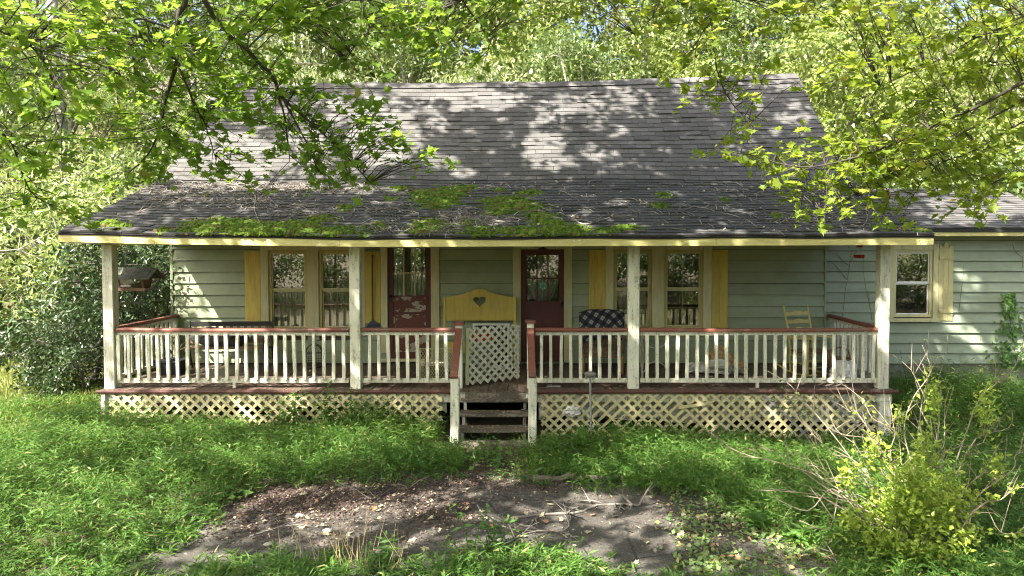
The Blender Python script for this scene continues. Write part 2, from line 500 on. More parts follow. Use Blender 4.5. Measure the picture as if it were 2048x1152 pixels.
class MB:
    def __init__(s):
        s.v = []
        s.f = []
        s.uv = None

    def add(s, vs, fs):
        k = len(s.v)
        s.v += [Vector(p) for p in vs]
        s.f += [tuple(i + k for i in f) for f in fs]
        return s

    def box(s, x0, x1, y0, y1, z0, z1):
        return s.add([(x0, y0, z0), (x1, y0, z0), (x1, y1, z0), (x0, y1, z0), (x0, y0, z1), (x1, y0, z1), (x1, y1, z1), (x0, y1, z1)],
                     [(0, 3, 2, 1), (4, 5, 6, 7), (0, 1, 5, 4), (1, 2, 6, 5), (2, 3, 7, 6), (3, 0, 4, 7)])

    def beam(s, p, q, w, h, up=(0, 0, 1), jitter=0.0, taper=1.0):
        """rectangular bar from p to q; w across, h along 'up'"""
        p = Vector(p)
        q = Vector(q)
        d = (q - p).normalized()
        u = Vector(up)
        a = d.cross(u)
        if a.length < 1e-4:
            a = d.cross(Vector((0, 1, 0)))
        a.normalize()
        b = a.cross(d).normalized()
        vs = []
        for c, k in ((p, 1.0), (q, taper)):
            for sa, sb in ((-1, -1), (1, -1), (1, 1), (-1, 1)):
                j = Vector((random.uniform(-jitter, jitter), random.uniform(-jitter, jitter), random.uniform(-jitter, jitter)))
                vs.append(c + a * (sa * w / 2 * k) + b * (sb * h / 2 * k) + j)
        return s.add(vs, [(0, 3, 2, 1), (4, 5, 6, 7), (0, 1, 5, 4), (1, 2, 6, 5), (2, 3, 7, 6), (3, 0, 4, 7)])

    def tube(s, pts, rad, n=6, cap=True):
        pts = [Vector(p) for p in pts]
        if isinstance(rad, (int, float)):
            rad = [rad] * len(pts)
        k = len(s.v)
        prev = None
        for i, p in enumerate(pts):
            d = (pts[min(i + 1, len(pts) - 1)] - pts[max(i - 1, 0)])
            if d.length < 1e-6:
                d = Vector((0, 0, 1))
            d.normalize()
            if prev is None:
                a = d.cross(Vector((0.31, 0.22, 0.92)))
                if a.length < 1e-3:
                    a = d.cross(Vector((1, 0, 0)))
            else:
                a = prev - d * prev.dot(d)
            a.normalize()
            prev = a
            b = d.cross(a)
            for j in range(n):
                t = 2 * math.pi * j / n
                s.v.append(p + (a * math.cos(t) + b * math.sin(t)) * rad[i])
        for i in range(len(pts) - 1):
            for j in range(n):
                j2 = (j + 1) % n
                s.f.append((k + i * n + j, k + i * n + j2, k + (i + 1) * n + j2, k + (i + 1) * n + j))
        if cap:
            s.f.append(tuple(k + j for j in reversed(range(n))))
            e = k + (len(pts) - 1) * n
            s.f.append(tuple(e + j for j in range(n)))
        return s

    def prism(s, poly, y0, y1):
        """polygon of (x,z) extruded along y"""
        n = len(poly)
        vs = [(x, y0, z) for x, z in poly] + [(x, y1, z) for x, z in poly]
        fs = [tuple(range(n)), tuple(reversed(range(n, 2 * n)))]
        for i in range(n):
            j = (i + 1) % n
            fs.append((i, i + n, j + n, j))
        return s.add(vs, fs)

    def lathe(s, prof, c=(0, 0, 0), n=12):
        c = Vector(c)
        k = len(s.v)
        for r, z in prof:
            for j in range(n):
                t = 2 * math.pi * j / n
                s.v.append(c + Vector((r * math.cos(t), r * math.sin(t), z)))
        for i in range(len(prof) - 1):
            for j in range(n):
                j2 = (j + 1) % n
                s.f.append((k + i * n + j, k + i * n + j2, k + (i + 1) * n + j2, k + (i + 1) * n + j))
        s.f.append(tuple(k + j for j in reversed(range(n))))
        e = k + (len(prof) - 1) * n
        s.f.append(tuple(e + j for j in range(n)))
        return s

    def sheet(s, fn, nu, nv):
        k = len(s.v)
        for i in range(nu + 1):
            for j in range(nv + 1):
                s.v.append(Vector(fn(i / nu, j / nv)))
        for i in range(nu):
            for j in range(nv):
                a = k + i * (nv + 1) + j
                s.f.append((a, a + nv + 1, a + nv + 2, a + 1))
        return s

    def rot(s, M):
        s.v = [M @ p for p in s.v]
        return s

    def mesh(s, name, mat, org=None, smooth=False):
        if org is None:
            org = Vector((0, 0, 0))
        me = bpy.data.meshes.new(name)
        me.from_pydata([tuple(p - org) for p in s.v], [], s.f)
        me.materials.append(mat)
        if smooth:
            for p in me.polygons:
                p.use_smooth = True
        me.update()
        return me

    def build(s, name, mat, parent=None, smooth=False, center=True):
        if center:
            lo = Vector((min(p.x for p in s.v), min(p.y for p in s.v), min(p.z for p in s.v)))
            hi = Vector((max(p.x for p in s.v), max(p.y for p in s.v), max(p.z for p in s.v)))
            org = (lo + hi) / 2
            org.z = lo.z
        else:
            org = Vector((0, 0, 0))
        me = s.mesh(name, mat, org, smooth)
        return link(name, me, parent, org)


def box_part(name, mat, parent, *b):
    return MB().box(*b).build(name, mat, parent)


def cluster_mesh(name, tv, tf, pos, T, Z, width, length, mat, curl=0.8):
    """many copies of a small triangle template: y along T, z along Z; one mesh"""
    tv = np.asarray(tv, float)
    tf = np.asarray(tf, int)
    pos = np.asarray(pos, float)
    n = len(pos)
    T = np.asarray(T, float)
    T = T / (np.linalg.norm(T, axis=1, keepdims=True) + 1e-9)
    Z = np.asarray(Z, float)
    X = np.cross(T, Z)
    ln = np.linalg.norm(X, axis=1, keepdims=True)
    X = np.where(ln > 1e-4, X / (ln + 1e-9), np.cross(T, [0.3, 0.5, 0.8]))
    Z = np.cross(X, T)
    wd = np.broadcast_to(np.asarray(width, float), (n,))
    le = np.broadcast_to(np.asarray(length, float), (n,))
    k = len(tv)
    V = (pos[:, None, :] + tv[None, :, 0:1] * wd[:, None, None] * X[:, None, :]
         + tv[None, :, 1:2] * le[:, None, None] * T[:, None, :] + tv[None, :, 2:3] * (wd * np.random.default_rng(n).normal(1.0, curl, n))[:, None, None] * Z[:, None, :])
    V = V.reshape(-1, 3)
    FA = (tf[None] + (np.arange(n) * k)[:, None, None]).reshape(-1, 3)
    return raw_mesh(name, V, FA, mat)


def raw_mesh(name, V, FA, mat):
    me = bpy.data.meshes.new(name)
    me.vertices.add(len(V))
    me.vertices.foreach_set('co', np.ascontiguousarray(V, np.float32).ravel())
    nf = len(FA)
    me.loops.add(nf * 3)
    me.loops.foreach_set('vertex_index', np.ascontiguousarray(FA, np.int32).ravel())
    me.polygons.add(nf)
    me.polygons.foreach_set('loop_start', np.arange(0, nf * 3, 3, dtype=np.int32))
    me.polygons.foreach_set('use_smooth', np.zeros(nf, bool))
    me.materials.append(mat)
    me.update(calc_edges=True)
    return me


LEAF_V = [(0, 0, 0), (0.5, 0.42, 0.12), (0, 1, -0.05), (-0.5, 0.42, 0.12)]
LEAF_F = [(0, 1, 2), (0, 2, 3)]
# five-lobed maple outline, fan from a point on the midrib
_half = [(0.10, 0.03), (0.42, -0.04), (0.36, 0.16), (0.66, 0.40), (0.36, 0.45), (0.30, 0.66), (0.12, 0.62)]
MAPLE_OUT = [(0, 0.05)] + _half + [(0, 1.0)] + [(-x, y) for x, y in reversed(_half)]
MAPLE_V = [(0, 0.36, -0.04)] + [(x, y, 0.16 * abs(x) - 0.10 * max(0, y - 0.5)) for x, y in MAPLE_OUT]
MAPLE_F = [(0, i, i % (len(MAPLE_OUT)) + 1) for i in range(1, len(MAPLE_OUT) + 1)]
_LO = [(0, 0), (0.40, 0.02), (0.66, 0.42), (0.30, 0.60), (0, 1.0), (-0.30, 0.60), (-0.66, 0.42), (-0.40, 0.02)]
MAPLO_V = [(0, 0.38, -0.05)] + [(x, y, 0.14 * abs(x)) for x, y in _LO]
MAPLO_F = [(0, i, i % 8 + 1) for i in range(1, 9)]
DOME_V = [(0, 0, 0.75)] + [(math.cos(t), math.sin(t) , 0.36) for t in (0.3, 1.55, 2.8, 4.05, 5.3)] + [(1.35 * math.cos(t), 1.35 * math.sin(t), -0.1) for t in (0.3, 1.55, 2.8, 4.05, 5.3)]
DOME_F = [(0, i + 1, (i + 1) % 5 + 1) for i in range(5)] + [(i + 1, i + 6, (i + 1) % 5 + 6) for i in range(5)] + [(i + 1, (i + 1) % 5 + 6, (i + 1) % 5 + 1) for i in range(5)]


def rnd_unit(n, rng=RNG):
    v = rng.normal(size=(n, 3))
    return v / np.linalg.norm(v, axis=1, keepdims=True)


def smooth(a, b, x):
    t = min(1, max(0, (x - a) / (b - a)))
    return t * t * (3 - 2 * t)


def gz(x, y):
    """height of the ground"""
    z = -0.026 * (max(-9, min(9, x)) + 0.6) * smooth(5.0, 10.0, y)
    z += 0.30 * smooth(5.4, 6.6, x) * smooth(10.3, 12.0, y)
    z += 0.06 * smooth(-5.8, -8.5, x) * smooth(8, 11, y) if x < -5.8 else 0
    if y > 17.5:
        z += 0.34 * (y - 17.5) * smooth(17.5, 24, y)
    if y < -2:
        z += 0.05 * (-2 - y)
    z += 0.02 * math.sin(x * 1.7 + y * 0.6) + 0.015 * math.sin(y * 2.3 - x * 0.9)
    return z


def gza(x, y):
    return np.array([gz(a, b) for a, b in zip(x, y)])


# ------------------------------------------------------------------ the setting: ground and pavement
def build_ground():
    xs = np.concatenate([np.linspace(-90, -12, 27), np.linspace(-11, 11, 90), np.linspace(12, 90, 27)])
    ys = np.concatenate([np.linspace(-50, 2, 20), np.linspace(2.6, 18, 80), np.linspace(19, 110, 50)])
    V = [(x, y, gz(x, y)) for y in ys for x in xs]
    nx = len(xs)
    fa = []
    for j in range(len(ys) - 1):
        for i in range(nx - 1):
            a = j * nx + i
            fa.append((a, a + 1, a + nx + 1, a + nx))
    me = bpy.data.meshes.new('ground')
    me.from_pydata(V, [], fa)
    for p in me.polygons:
        p.use_smooth = True
    me.materials.append(GROUNDM)
    o = link('ground', me)
    tag(o, 'earth covered in grass and leaf litter around the house', 'ground', kind='structure')


PATCH = [(250, 1152), (330, 1118), (420, 1050), (470, 995), (560, 972), (760, 968), (900, 960), (960, 946), (1050, 962), (1250, 985), (1400, 1000),
         (1480, 1042), (1560, 1080), (1660, 1132), (1690, 1160), (1290, 1160), (1180, 1122), (1080, 1102), (960, 1112), (850, 1128), (700, 1126), (560, 1120), (450, 1130), (330, 1160)]


def in_poly(px, py, poly):
    px = np.asarray(px)
    py = np.asarray(py)
    ins = np.zeros(px.shape, bool)
    n = len(poly)
    j = n - 1
    for i in range(n):
        xi, yi = poly[i]
        xj, yj = poly[j]
        c = ((yi > py) != (yj > py)) & (px < (xj - xi) * (py - yi) / (yj - yi + 1e-9) + xi)
        ins ^= c
        j = i
    return ins


def build_pavement():
    # an old parking slab, its outline broken by soil and weeds
    out = [(-3.9, 4.2), (-4.0, 6.3), (-3.75, 7.5), (-3.5, 8.25), (-2.4, 8.42), (-0.5, 8.5), (0.8, 8.42), (1.9, 8.35), (2.35, 7.7), (2.75, 7.1), (3.0, 6.6), (3.1, 4.2)]
    pts = []
    for i in range(len(out)):
        a = Vector(out[i])
        b = Vector(out[(i + 1) % len(out)])
        k = max(2, int((b - a).length / 0.15))
        for t in range(k):
            p = a.lerp(b, t / k)
            pts.append((p.x + random.uniform(-0.03, 0.03), p.y + random.uniform(-0.03, 0.03)))
    mb = MB()
    # grid clipped to the outline keeps the slab on the ground's shape
    step = 0.16
    P = [(x, y) for x, y in pts]
    xs = np.arange(-4.2, 3.3, step)
    ys = np.arange(4.2, 8.8, step)
    idx = {}

    def vid(i, j):
        if (i, j) not in idx:
            x, y = xs[i], ys[j]
            idx[(i, j)] = len(mb.v)
            mb.v.append(Vector((x + random.uniform(-.04, .04), y + random.uniform(-.04, .04), gz(x, y) + 0.022 + random.uniform(-.004, .004))))
        return idx[(i, j)]
    for i in range(len(xs) - 1):
        for j in range(len(ys) - 1):
            if in_poly(np.array([xs[i] + step / 2]), np.array([ys[j] + step / 2]), P)[0]:
                mb.f.append((vid(i, j), vid(i + 1, j), vid(i + 1, j + 1), vid(i, j + 1)))
    o = mb.build('pavement', PAVEM, smooth=True)
    tag(o, 'grey gritty slab of old pavement in front of the steps', 'pavement', kind='structure')


build_ground()
build_pavement()

# ------------------------------------------------------------------ the house
YW = 12.6            # face of the front wall
YR = 10.56           # railing plane
FZ = 0.68            # porch floor
YE = 10.05           # eave of the porch roof
YF = 10.44           # front edge of the porch floor
XL, XR = -6.77, 5.26
house = thing('house', 'old sage green clapboard farmhouse with a long railed porch and mossy shingle roof', 'house', (0, YW, 0), world_coords=True)


def px_rect(x0, x1, y0, y1, Y=YW):
    return XW(x0, Y), XW(x1, Y), ZW(y1, Y), ZW(y0, Y)


WINDOWS = [  # x0,x1,y0,y1 of the sash opening, curtain
    (539, 616, 501, 660, 'low'), (639, 706, 501, 660, 'low'), (1227, 1303, 500, 658, 'low2'), (1328, 1405, 500, 658, 'none'), (1786, 1863, 500, 634, 'none')]
DOORS = [(776, 862, 496, 716), (1042, 1128, 499, 722)]


def opening_list():
    o = []
    for x0, x1, y0, y1, _ in WINDOWS:
        o.append(px_rect(x0, x1, y0, y1))
    for x0, x1, y0, y1 in DOORS:
        a, b, c, d = px_rect(x0, x1, y0, y1)
        o.append((a, b, FZ + 0.06, d))
    return o


OPEN = opening_list()


def cut_intervals(x0, x1, z0, z1):
    iv = [(x0, x1)]
    for a, b, c, d in OPEN:
        if d <= z0 + 0.01 or c >= z1 - 0.01:
            continue
        nv = []
        for p, q in iv:
            if b <= p or a >= q:
                nv.append((p, q))
                continue
            if a > p:
                nv.append((p, a))
            if b < q:
                nv.append((b, q))
        iv = nv
    return [(p, q) for p, q in iv if q - p > 0.03]


def sheathing(name, x0, x1, z0, z1):
    mb = MB()
    zs = sorted({z0, z1} | {z for o in OPEN for z in o[2:] if z0 < z < z1})
    for a, b in zip(zs[:-1], zs[1:]):
        for p, q in cut_intervals(x0, x1, a, b):
            mb.box(p, q, YW + 0.03, YW + 0.15, a, b)
    return mb.build(name, INTERIOR, house)


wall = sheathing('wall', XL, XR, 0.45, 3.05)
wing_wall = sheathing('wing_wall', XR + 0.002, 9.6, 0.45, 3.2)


def clapboards(parent, mat, x0, x1, zbase, ztop, step, lap=0.026, splits=True):
    z = zbase
    while z < ztop - 0.02:
        z1 = min(z + step, ztop)
        for p, q in cut_intervals(x0, x1, z, z1):
            segs = [(p, q)]
            if splits and q - p > 3.0:
                m = p + (q - p) * random.uniform(0.3, 0.7)
                segs = [(p, m - 0.0015), (m + 0.0015, q)]
            for a, b in segs:
                j = random.uniform(-0.003, 0.003)
                s = random.uniform(-0.004, 0.004)
                vs = []
                for x, dz in ((a, 0), (b, s)):
                    vs += [(x, YW - lap - 0.004 + j, z + dz), (x, YW + 0.004 + j * 0.3, z1 + dz - 0.008), (x, YW + 0.029, z1 + dz - 0.008), (x, YW + 0.029, z + dz)]
                MB().add(vs, [(0, 1, 2, 3), (4, 7, 6, 5), (0, 4, 5, 1), (1, 5, 6, 2), (2, 6, 7, 3), (3, 7, 4, 0)]).build('clapboard', mat, parent)
        z = z1


clapboards(wall, SIDING, XL, XR - 0.01, FZ + 0.03, 3.04, 0.211)
clapboards(wing_wall, WINGSIDE, XR + 0.03, 9.6, 0.70, 3.16, 0.190)

# shell of the house: sides, back and inside, out of the camera's sight but there
sh = MB()
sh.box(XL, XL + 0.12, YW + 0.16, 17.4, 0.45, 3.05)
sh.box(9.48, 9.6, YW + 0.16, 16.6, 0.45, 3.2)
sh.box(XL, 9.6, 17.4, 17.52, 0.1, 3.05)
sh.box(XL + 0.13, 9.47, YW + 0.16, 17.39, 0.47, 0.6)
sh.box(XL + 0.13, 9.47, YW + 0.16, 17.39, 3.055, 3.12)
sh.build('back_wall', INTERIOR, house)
# gable ends under the steep roof
for gx in (XL - 0.02, XR + 0.1):
    MB().add([(gx, YW + 0.05, 3.05), (gx, 17.4, 3.05), (gx, 17.4, 4.0), (gx, 15.1, 6.25), (gx, YW + 0.1, 3.95),
              (gx + 0.08, YW + 0.05, 3.05), (gx + 0.08, 17.4, 3.05), (gx + 0.08, 17.4, 4.0), (gx + 0.08, 15.1, 6.25), (gx + 0.08, YW + 0.1, 3.95)],
             [(0, 1, 2, 3, 4), (9, 8, 7, 6, 5), (0, 5, 6, 1), (1, 6, 7, 2), (2, 7, 8, 3), (3, 8, 9, 4), (4, 9, 5, 0)]).build('gable_wall', SIDING, house)
box_part('foundation', CONC, house, XR + 0.05, 9.6, YW + 0.02, YW + 0.25, -0.3, 0.70)
box_part('foundation', CONC, house, XL, XR, YW + 0.04, YW + 0.25, -0.3, 0.45)
# corner board at the left end and the seam with the wing
box_part('corner_board', SIDING, house, XL - 0.05, XL - 0.003, YW - 0.03, YW + 0.1, 0.68, 3.04)
box_part('corner_board', SIDING, house, XR - 0.008, XR + 0.028, YW - 0.028, YW + 0.02, 0.70, 3.04)


def trim(x0, x1, y0, y1, mat=CREAM, proud=0.04, name='trim_board'):
    a, b, c, d = px_rect(x0, x1, y0, y1)
    return MB().box(a, b, YW - proud, YW + 0.028, c, d).build(name, mat, house)


# vertical casings between the openings, and sills
BOT = 664
for x0, x1, y0, y1 in [(523, 538.5, 491, BOT), (616.5, 638.5, 491, BOT), (706.5, 731, 491, BOT), (762.5, 775.5, 491, 705), (862.5, 879, 491, 722),
                       (1026, 1041.5, 491, 724), (1128.5, 1144, 491, 724), (1210.5, 1226.5, 491, BOT), (1303.5, 1327.5, 491, BOT), (1405.5, 1422, 491, BOT),
                       (1777, 1785.5, 488, 636), (1863.5, 1873.5, 488, 636)]:
    trim(x0, x1, y0, y1)
for x0, x1, y0, y1 in [(521, 732, 664.3, 671), (1208, 1424, 664.3, 671), (1775, 1875.5, 636.3, 643)]:
    trim(x0, x1, y0, y1, CREAM, 0.075, 'window_sill')
for x0, x1, y0, y1 in [(539, 616, 491, 500.5), (639, 706, 491, 500.5), (1227, 1303, 491, 499.5), (1328, 1405, 491, 499.5), (776, 862, 488, 495.5), (1042, 1128, 491, 498.5), (1786, 1863, 489, 499.5)]:
    trim(x0, x1, y0, y1, CREAM, 0.036)
trim(762, 863, 717, 722, CREAM, 0.07, 'threshold')
trim(1041, 1129, 723, 727, OLDSTEP, 0.07, 'threshold')


def make_window(x0, x1, y0, y1, kind, n):
    a, b, c, d = px_rect(x0, x1, y0, y1)
    w = bpy.data.objects.new('window', None)
    COL.objects.link(w)
    w.empty_display_size = 0.1
    w.parent = house
    base = Vector(((a + b) / 2, YW, c))
    w.location = base - WLOC[house.name]
    WLOC[w.name] = base
    fr = 0.045
    fm = paint('dull_yellow_frame', (0.50, 0.43, 0.17), grime=(0.26, 0.22, 0.08), grime_amt=0.5) if n < 4 else CREAM
    mb = MB()
    e = 0.001
    mb.box(a + e, a + fr, YW - 0.012, YW + 0.12, c + e, d - e)
    mb.box(b - fr, b - e, YW - 0.012, YW + 0.12, c + e, d - e)
    mb.box(a + fr, b - fr, YW - 0.011, YW + 0.12, d - fr, d - e)
    mb.box(a + fr, b - fr, YW - 0.011, YW + 0.12, c + e, c + fr)
    mb.build('frame', fm, w)
    a2, b2, c2, d2 = a + fr + e, b - fr - e, c + fr + e, d - fr - e
    mid = c2 + (d2 - c2) * 0.505
    bar = 0.022
    for zz0, zz1, yo in ((mid + 0.012, d2, 0.0), (c2, mid - 0.012, 0.018)):
        s = MB()
        y0_, y1_ = YW + 0.012 + yo, YW + 0.034 + yo
        s.box(a2, a2 + bar, y0_, y1_, zz0, zz1)
        s.box(b2 - bar, b2, y0_, y1_, zz0, zz1)
        s.box(a2 + bar, b2 - bar, y0_ + 0.001, y1_, zz1 - bar, zz1)
        s.box(a2 + bar, b2 - bar, y0_ + 0.001, y1_, zz0, zz0 + bar)
        so = s.build('sash', CREAM if n < 4 else METALWHITE, w)
        MB().box(a2 + bar, b2 - bar, y0_ + 0.012, y0_ + 0.016, zz0 + bar, zz1 - bar).build('pane', GLASS, so)
    box_part('meeting_rail', CREAM if n < 4 else METALWHITE, w, a2, b2, YW + 0.006, YW + 0.03, mid - 0.012, mid + 0.012)
    if n != 4:
        mm = MB()
        xm = (a2 + b2) / 2
        mm.box(xm - 0.012, xm + 0.012, YW + 0.075, YW + 0.095, c2, d2)
        for zz in (c2 + (mid - c2) * 0.5, mid + (d2 - mid) * 0.36):
            mm.box(a2, xm - 0.013, YW + 0.076, YW + 0.094, zz - 0.011, zz + 0.011)
            mm.box(xm + 0.013, b2, YW + 0.076, YW + 0.094, zz - 0.011, zz + 0.011)
        mm.build('muntin', CREAM, w)
    if kind != 'none':
        top = mid + (0.0 if kind == 'low' else 0.02)
        ph = random.random() * 6
        MB().sheet(lambda u, v: (a2 + (b2 - a2) * u, YW + 0.118 + 0.014 * math.sin(u * 46 + ph) + 0.006 * math.sin(u * 97), c2 + (top - c2) * v), 60, 2).build(
            'curtain', CURTAIN, w)
        if kind == 'low':
            bl = MB()
            z = d2
            while z > mid + 0.03:
                bl.box(a2 + 0.01, b2 - 0.01, YW + 0.11, YW + 0.122, z - 0.026, z - 0.004)
                z -= 0.034
            bl.build('blind', plain('dusty_blind', (0.38, 0.34, 0.25), 0.8), w)
    return w


for n, wd in enumerate(WINDOWS):
    make_window(*wd, n)


def make_door(x0, x1, y0, y1, n):
    a, b, c, d = px_rect(x0, x1, y0, y1)
    c = FZ + 0.065
    e = 0.003
    a += e
    b -= e
    d -= e
    do = bpy.data.objects.new('door', None)
    COL.objects.link(do)
    do.empty_display_size = 0.1
    do.parent = house
    base = Vector(((a + b) / 2, YW, c))
    do.location = base - WLOC[house.name]
    WLOC[do.name] = base
    do['label'] = 'peeling maroon door with six panes over bare patches' if n == 0 else 'dark maroon panel door with six panes'
    mat = DARKRED
    st = (b - a) * 0.115
    H = d - c
    if n == 0:
        zg0 = ZW(591, YW)
        zg1 = d + 0.02
        panels = [(ZW(591, YW) - 0.02, ZW(624, YW)), (ZW(628, YW), ZW(656, YW)), (ZW(661, YW), ZW(704, YW))]
    else:
        zg0 = ZW(603, YW)
        zg1 = ZW(510, YW)
        panels = [(ZW(616, YW), ZW(646, YW)), (ZW(653, YW), ZW(708, YW))]
    fr = MB()
    y0_, y1_ = YW - 0.006, YW + 0.04
    fr.box(a, a + st, y0_, y1_, c, d)
    fr.box(b - st, b, y0_, y1_, c, d)
    fr.box(a + st, b - st, y0_ + 0.001, y1_, c, panels[-1][1])
    if zg1 < d:
        fr.box(a + st, b - st, y0_ + 0.001, y1_, zg1, d)
    prev = zg0
    for top, bot in panels:
        if prev - top > 0.004:
            fr.box(a + st, b - st, y0_ + 0.001, y1_, top, prev)
        prev = bot
    fr.build('door_frame', mat, do)
    for top, bot in panels:
        po = box_part('panel', PEEL if n == 0 else mat, do, a + st, b - st, y0_ + 0.014, y1_ - 0.004, bot, top)
    zt = min(zg1, d)
    gx0, gx1 = a + st, b - st
    mu = MB()
    for k in (1, 2):
        x = gx0 + (gx1 - gx0) * k / 3
        mu.box(x - 0.011, x + 0.011, y0_ + 0.004, y1_ - 0.01, zg0, zt)
    zm = (zg0 + zt) / 2 - (0.02 if n == 0 else 0)
    xs_ = [gx0, gx0 + (gx1 - gx0) / 3, gx0 + (gx1 - gx0) * 2 / 3, gx1]
    for k in range(3):
        mu.box(xs_[k] + 0.012, xs_[k + 1] - 0.012, y0_ + 0.005, y1_ - 0.011, zm - 0.011, zm + 0.011)
    mu.build('muntin', CREAM if n == 0 else mat, do)
    for k in range(3):
        for z0_, z1_ in ((zg0, zm - 0.011), (zm + 0.011, zt)):
            box_part('pane', GLASS, do, xs_[k] + 0.012, xs_[k + 1] - 0.012, y0_ + 0.018, y0_ + 0.022, z0_ + 0.001, z1_ - 0.001)
    # curtain behind the glass
    if n == 0:
        MB().sheet(lambda u, v: (gx0 + (gx1 - gx0) * u, YW + 0.055 + 0.009 * math.sin(u * 52) + 0.004 * math.sin(u * 111),
                                 zg0 - 0.02 + (zm + 0.03 + 0.05 * (u - 0.45) ** 2 * 4 - zg0) * v), 60, 3).build('curtain', CURTAINW, do)
    else:
        for sgn in (-1, 1):
            cx = (gx0 + gx1) / 2

            def lace(u, v, sgn=sgn):
                z = zg0 + (zm - zg0) * v
                wfull = (gx1 - gx0) / 2
                inner = cx + sgn * 0.0
                outer = cx + sgn * wfull * (0.45 + 0.55 * v ** 0.7)
                return (inner + (outer - inner) * u, YW + 0.09 + 0.01 * math.sin(u * 30), z)
            MB().sheet(lace, 24, 6).build('curtain', plain('grey_lace', (0.26, 0.27, 0.23), 0.95), do)
    hx = a + st * 0.5 if n == 0 else b - st * 0.45
    hz = ZW(594, YW) if n == 0 else ZW(607, YW)
    hb = MB()
    hb.box(hx - 0.022, hx + 0.022, y0_ - 0.008, y0_ - 0.001, hz - 0.08, hz + 0.06)
    hb.tube([(hx, y0_ - 0.008, hz + 0.02), (hx, y0_ - 0.05, hz + 0.02)], [0.012, 0.014], 8)
    hb.lathe([(0.006, -0.028), (0.026, -0.014), (0.030, 0.0), (0.026, 0.014), (0.006, 0.028)], (hx, y0_ - 0.06, hz + 0.02), 10)
    hb.build('handle', IRON, do)
    if n == 1:
        cl = MB()
        mx = (a + b) / 2
        cl.box(mx - 0.075, mx + 0.075, YW - 0.075, YW - 0.037, d + 0.004, d + 0.03)
        cl.box(mx - 0.02, mx + 0.03, YW - 0.08, YW - 0.037, d + 0.0305, d + 0.05)
        cl.build('door_closer', IRON, do)
    return do


for n, dd in enumerate(DOORS):
    make_door(*dd, n)


def make_shutter(x0, x1, y0, y1, style):
    a, b, c, d = px_rect(x0, x1, y0, y1)
    y1_ = YW - 0.019 if style != 'wing' else YW - 0.021
    y0_ = y1_ - 0.022
    s = bpy.data.objects.new('shutter', None)
    COL.objects.link(s)
    s.empty_display_size = 0.1
    s.parent = house
    base = Vector(((a + b) / 2, y1_, c))
    s.location = base - WLOC[house.name]
    WLOC[s.name] = base
    if style == 'wing':
        wd = (b - a) / 3
        m = paint('pale_mustard_paint', (0.53, 0.49, 0.25), worn=(0.45, 0.40, 0.24), worn_amt=0.45, grime=(0.33, 0.29, 0.12), grime_amt=0.5)
        for k in range(3):
            top = d - (0.0 if k == 1 else 0.07)
            x = a + wd * k + 0.002
            w2 = wd - 0.004
            arc = [(x + w2 / 2 + w2 / 2 * math.cos(t), top - w2 / 2 + w2 / 2 * math.sin(t)) for t in np.linspace(0, math.pi, 9)]
            MB().prism([(x, c + random.uniform(0, .01)), (x + w2, c)] + arc, y0_, y1_).build('board', m, s)
        for zc in (ZW(516, YW), ZW(622, YW)):
            box_part('batten', m, s, a + 0.002, b - 0.002, y0_ - 0.020, y0_ - 0.001, zc - 0.025, zc + 0.035)
    elif style == 'plain':
        box_part('board', YELLOW, s, a, b, y0_, y1_, c, d)
    else:
        w1 = (b - a) * (0.34 if style == 'split' else 0.5)
        box_part('board', YELLOW, s, a, a + w1 - 0.003, y0_, y1_, c, d)
        box_part('board', YELLOW, s, a + w1 + 0.001, b, y0_ + 0.002, y1_, c, d)
        box_part('batten', YELLOW, s, a + 0.004, b - 0.004, y0_ - 0.018, y0_ - 0.001, c + 0.06, c + 0.14)
        if style == 'split2':
            box_part('batten', YELLOW, s, a + 0.004, b - 0.004, y0_ - 0.018, y0_ - 0.001, d - 0.10, d - 0.04)


make_shutter(492, 522.5, 502, 646, 'plain')
make_shutter(731.5, 762, 504, 646, 'split2')
make_shutter(1178, 1210, 500, 660, 'split')
make_shutter(1422.5, 1454, 500, 660, 'split2')
make_shutter(1874, 1903, 484, 641, 'wing')

# ------------------------------------------------------------------ roofs


def lerp_table(tab, x):
    xs = [t[0] for t in tab]
    ys = [t[1] for t in tab]
    return float(np.interp(x, xs, ys))


EAVE = [(-7.09, 3.10), (-5.6, 3.065), (-2.4, 3.025), (1.6, 3.04), (5.8, 3.055)]
RIDGE = [(-7.08, 6.40), (-3.0, 6.41), (0.0, 6.43), (2.6, 6.50), (5.64, 6.62)]
YB, ZB = 12.78, 4.09
YRD = 15.1


def porch_roof(u, v):
    x = -7.09 + u * (5.80 + 7.09)
    ze = lerp_table(EAVE, x)
    sag = -0.05 * math.sin(math.pi * v) * math.sin(math.pi * u)
    zb = ZB + 0.015 * math.sin(x * 1.3)
    return Vector((x, YE + (YB - YE) * v, ze + (zb - ze) * v + sag + 0.008 * (1 - v) * math.sin(x * 2.7 + v * 5)))


def upper_roof(u, v):
    x = (-7.09 + u * (5.80 + 7.09)) * (1 - v) + (-7.08 + u * (5.66 + 7.08)) * v
    zr = lerp_table(RIDGE, x)
    zb = ZB + 0.015 * math.sin(x * 1.3)
    flare = 0.10 * (max(0, 0.16 - v) / 0.16) ** 2
    return Vector((x, YB + (YRD - YB) * v, zb + (zr - zb) * v - 0.07 * math.sin(math.pi * v) + 0.01 * v * math.sin(x * 1.9 + v * 3) - 0.004))


def wing_roof(u, v):
    x = 5.55 + u * (9.88 - 5.55)
    return Vector((x, 12.2 + (14.7 - 12.2) * v, 3.195 + (4.08 - 3.195) * v - 0.02 * math.sin(math.pi * v)))


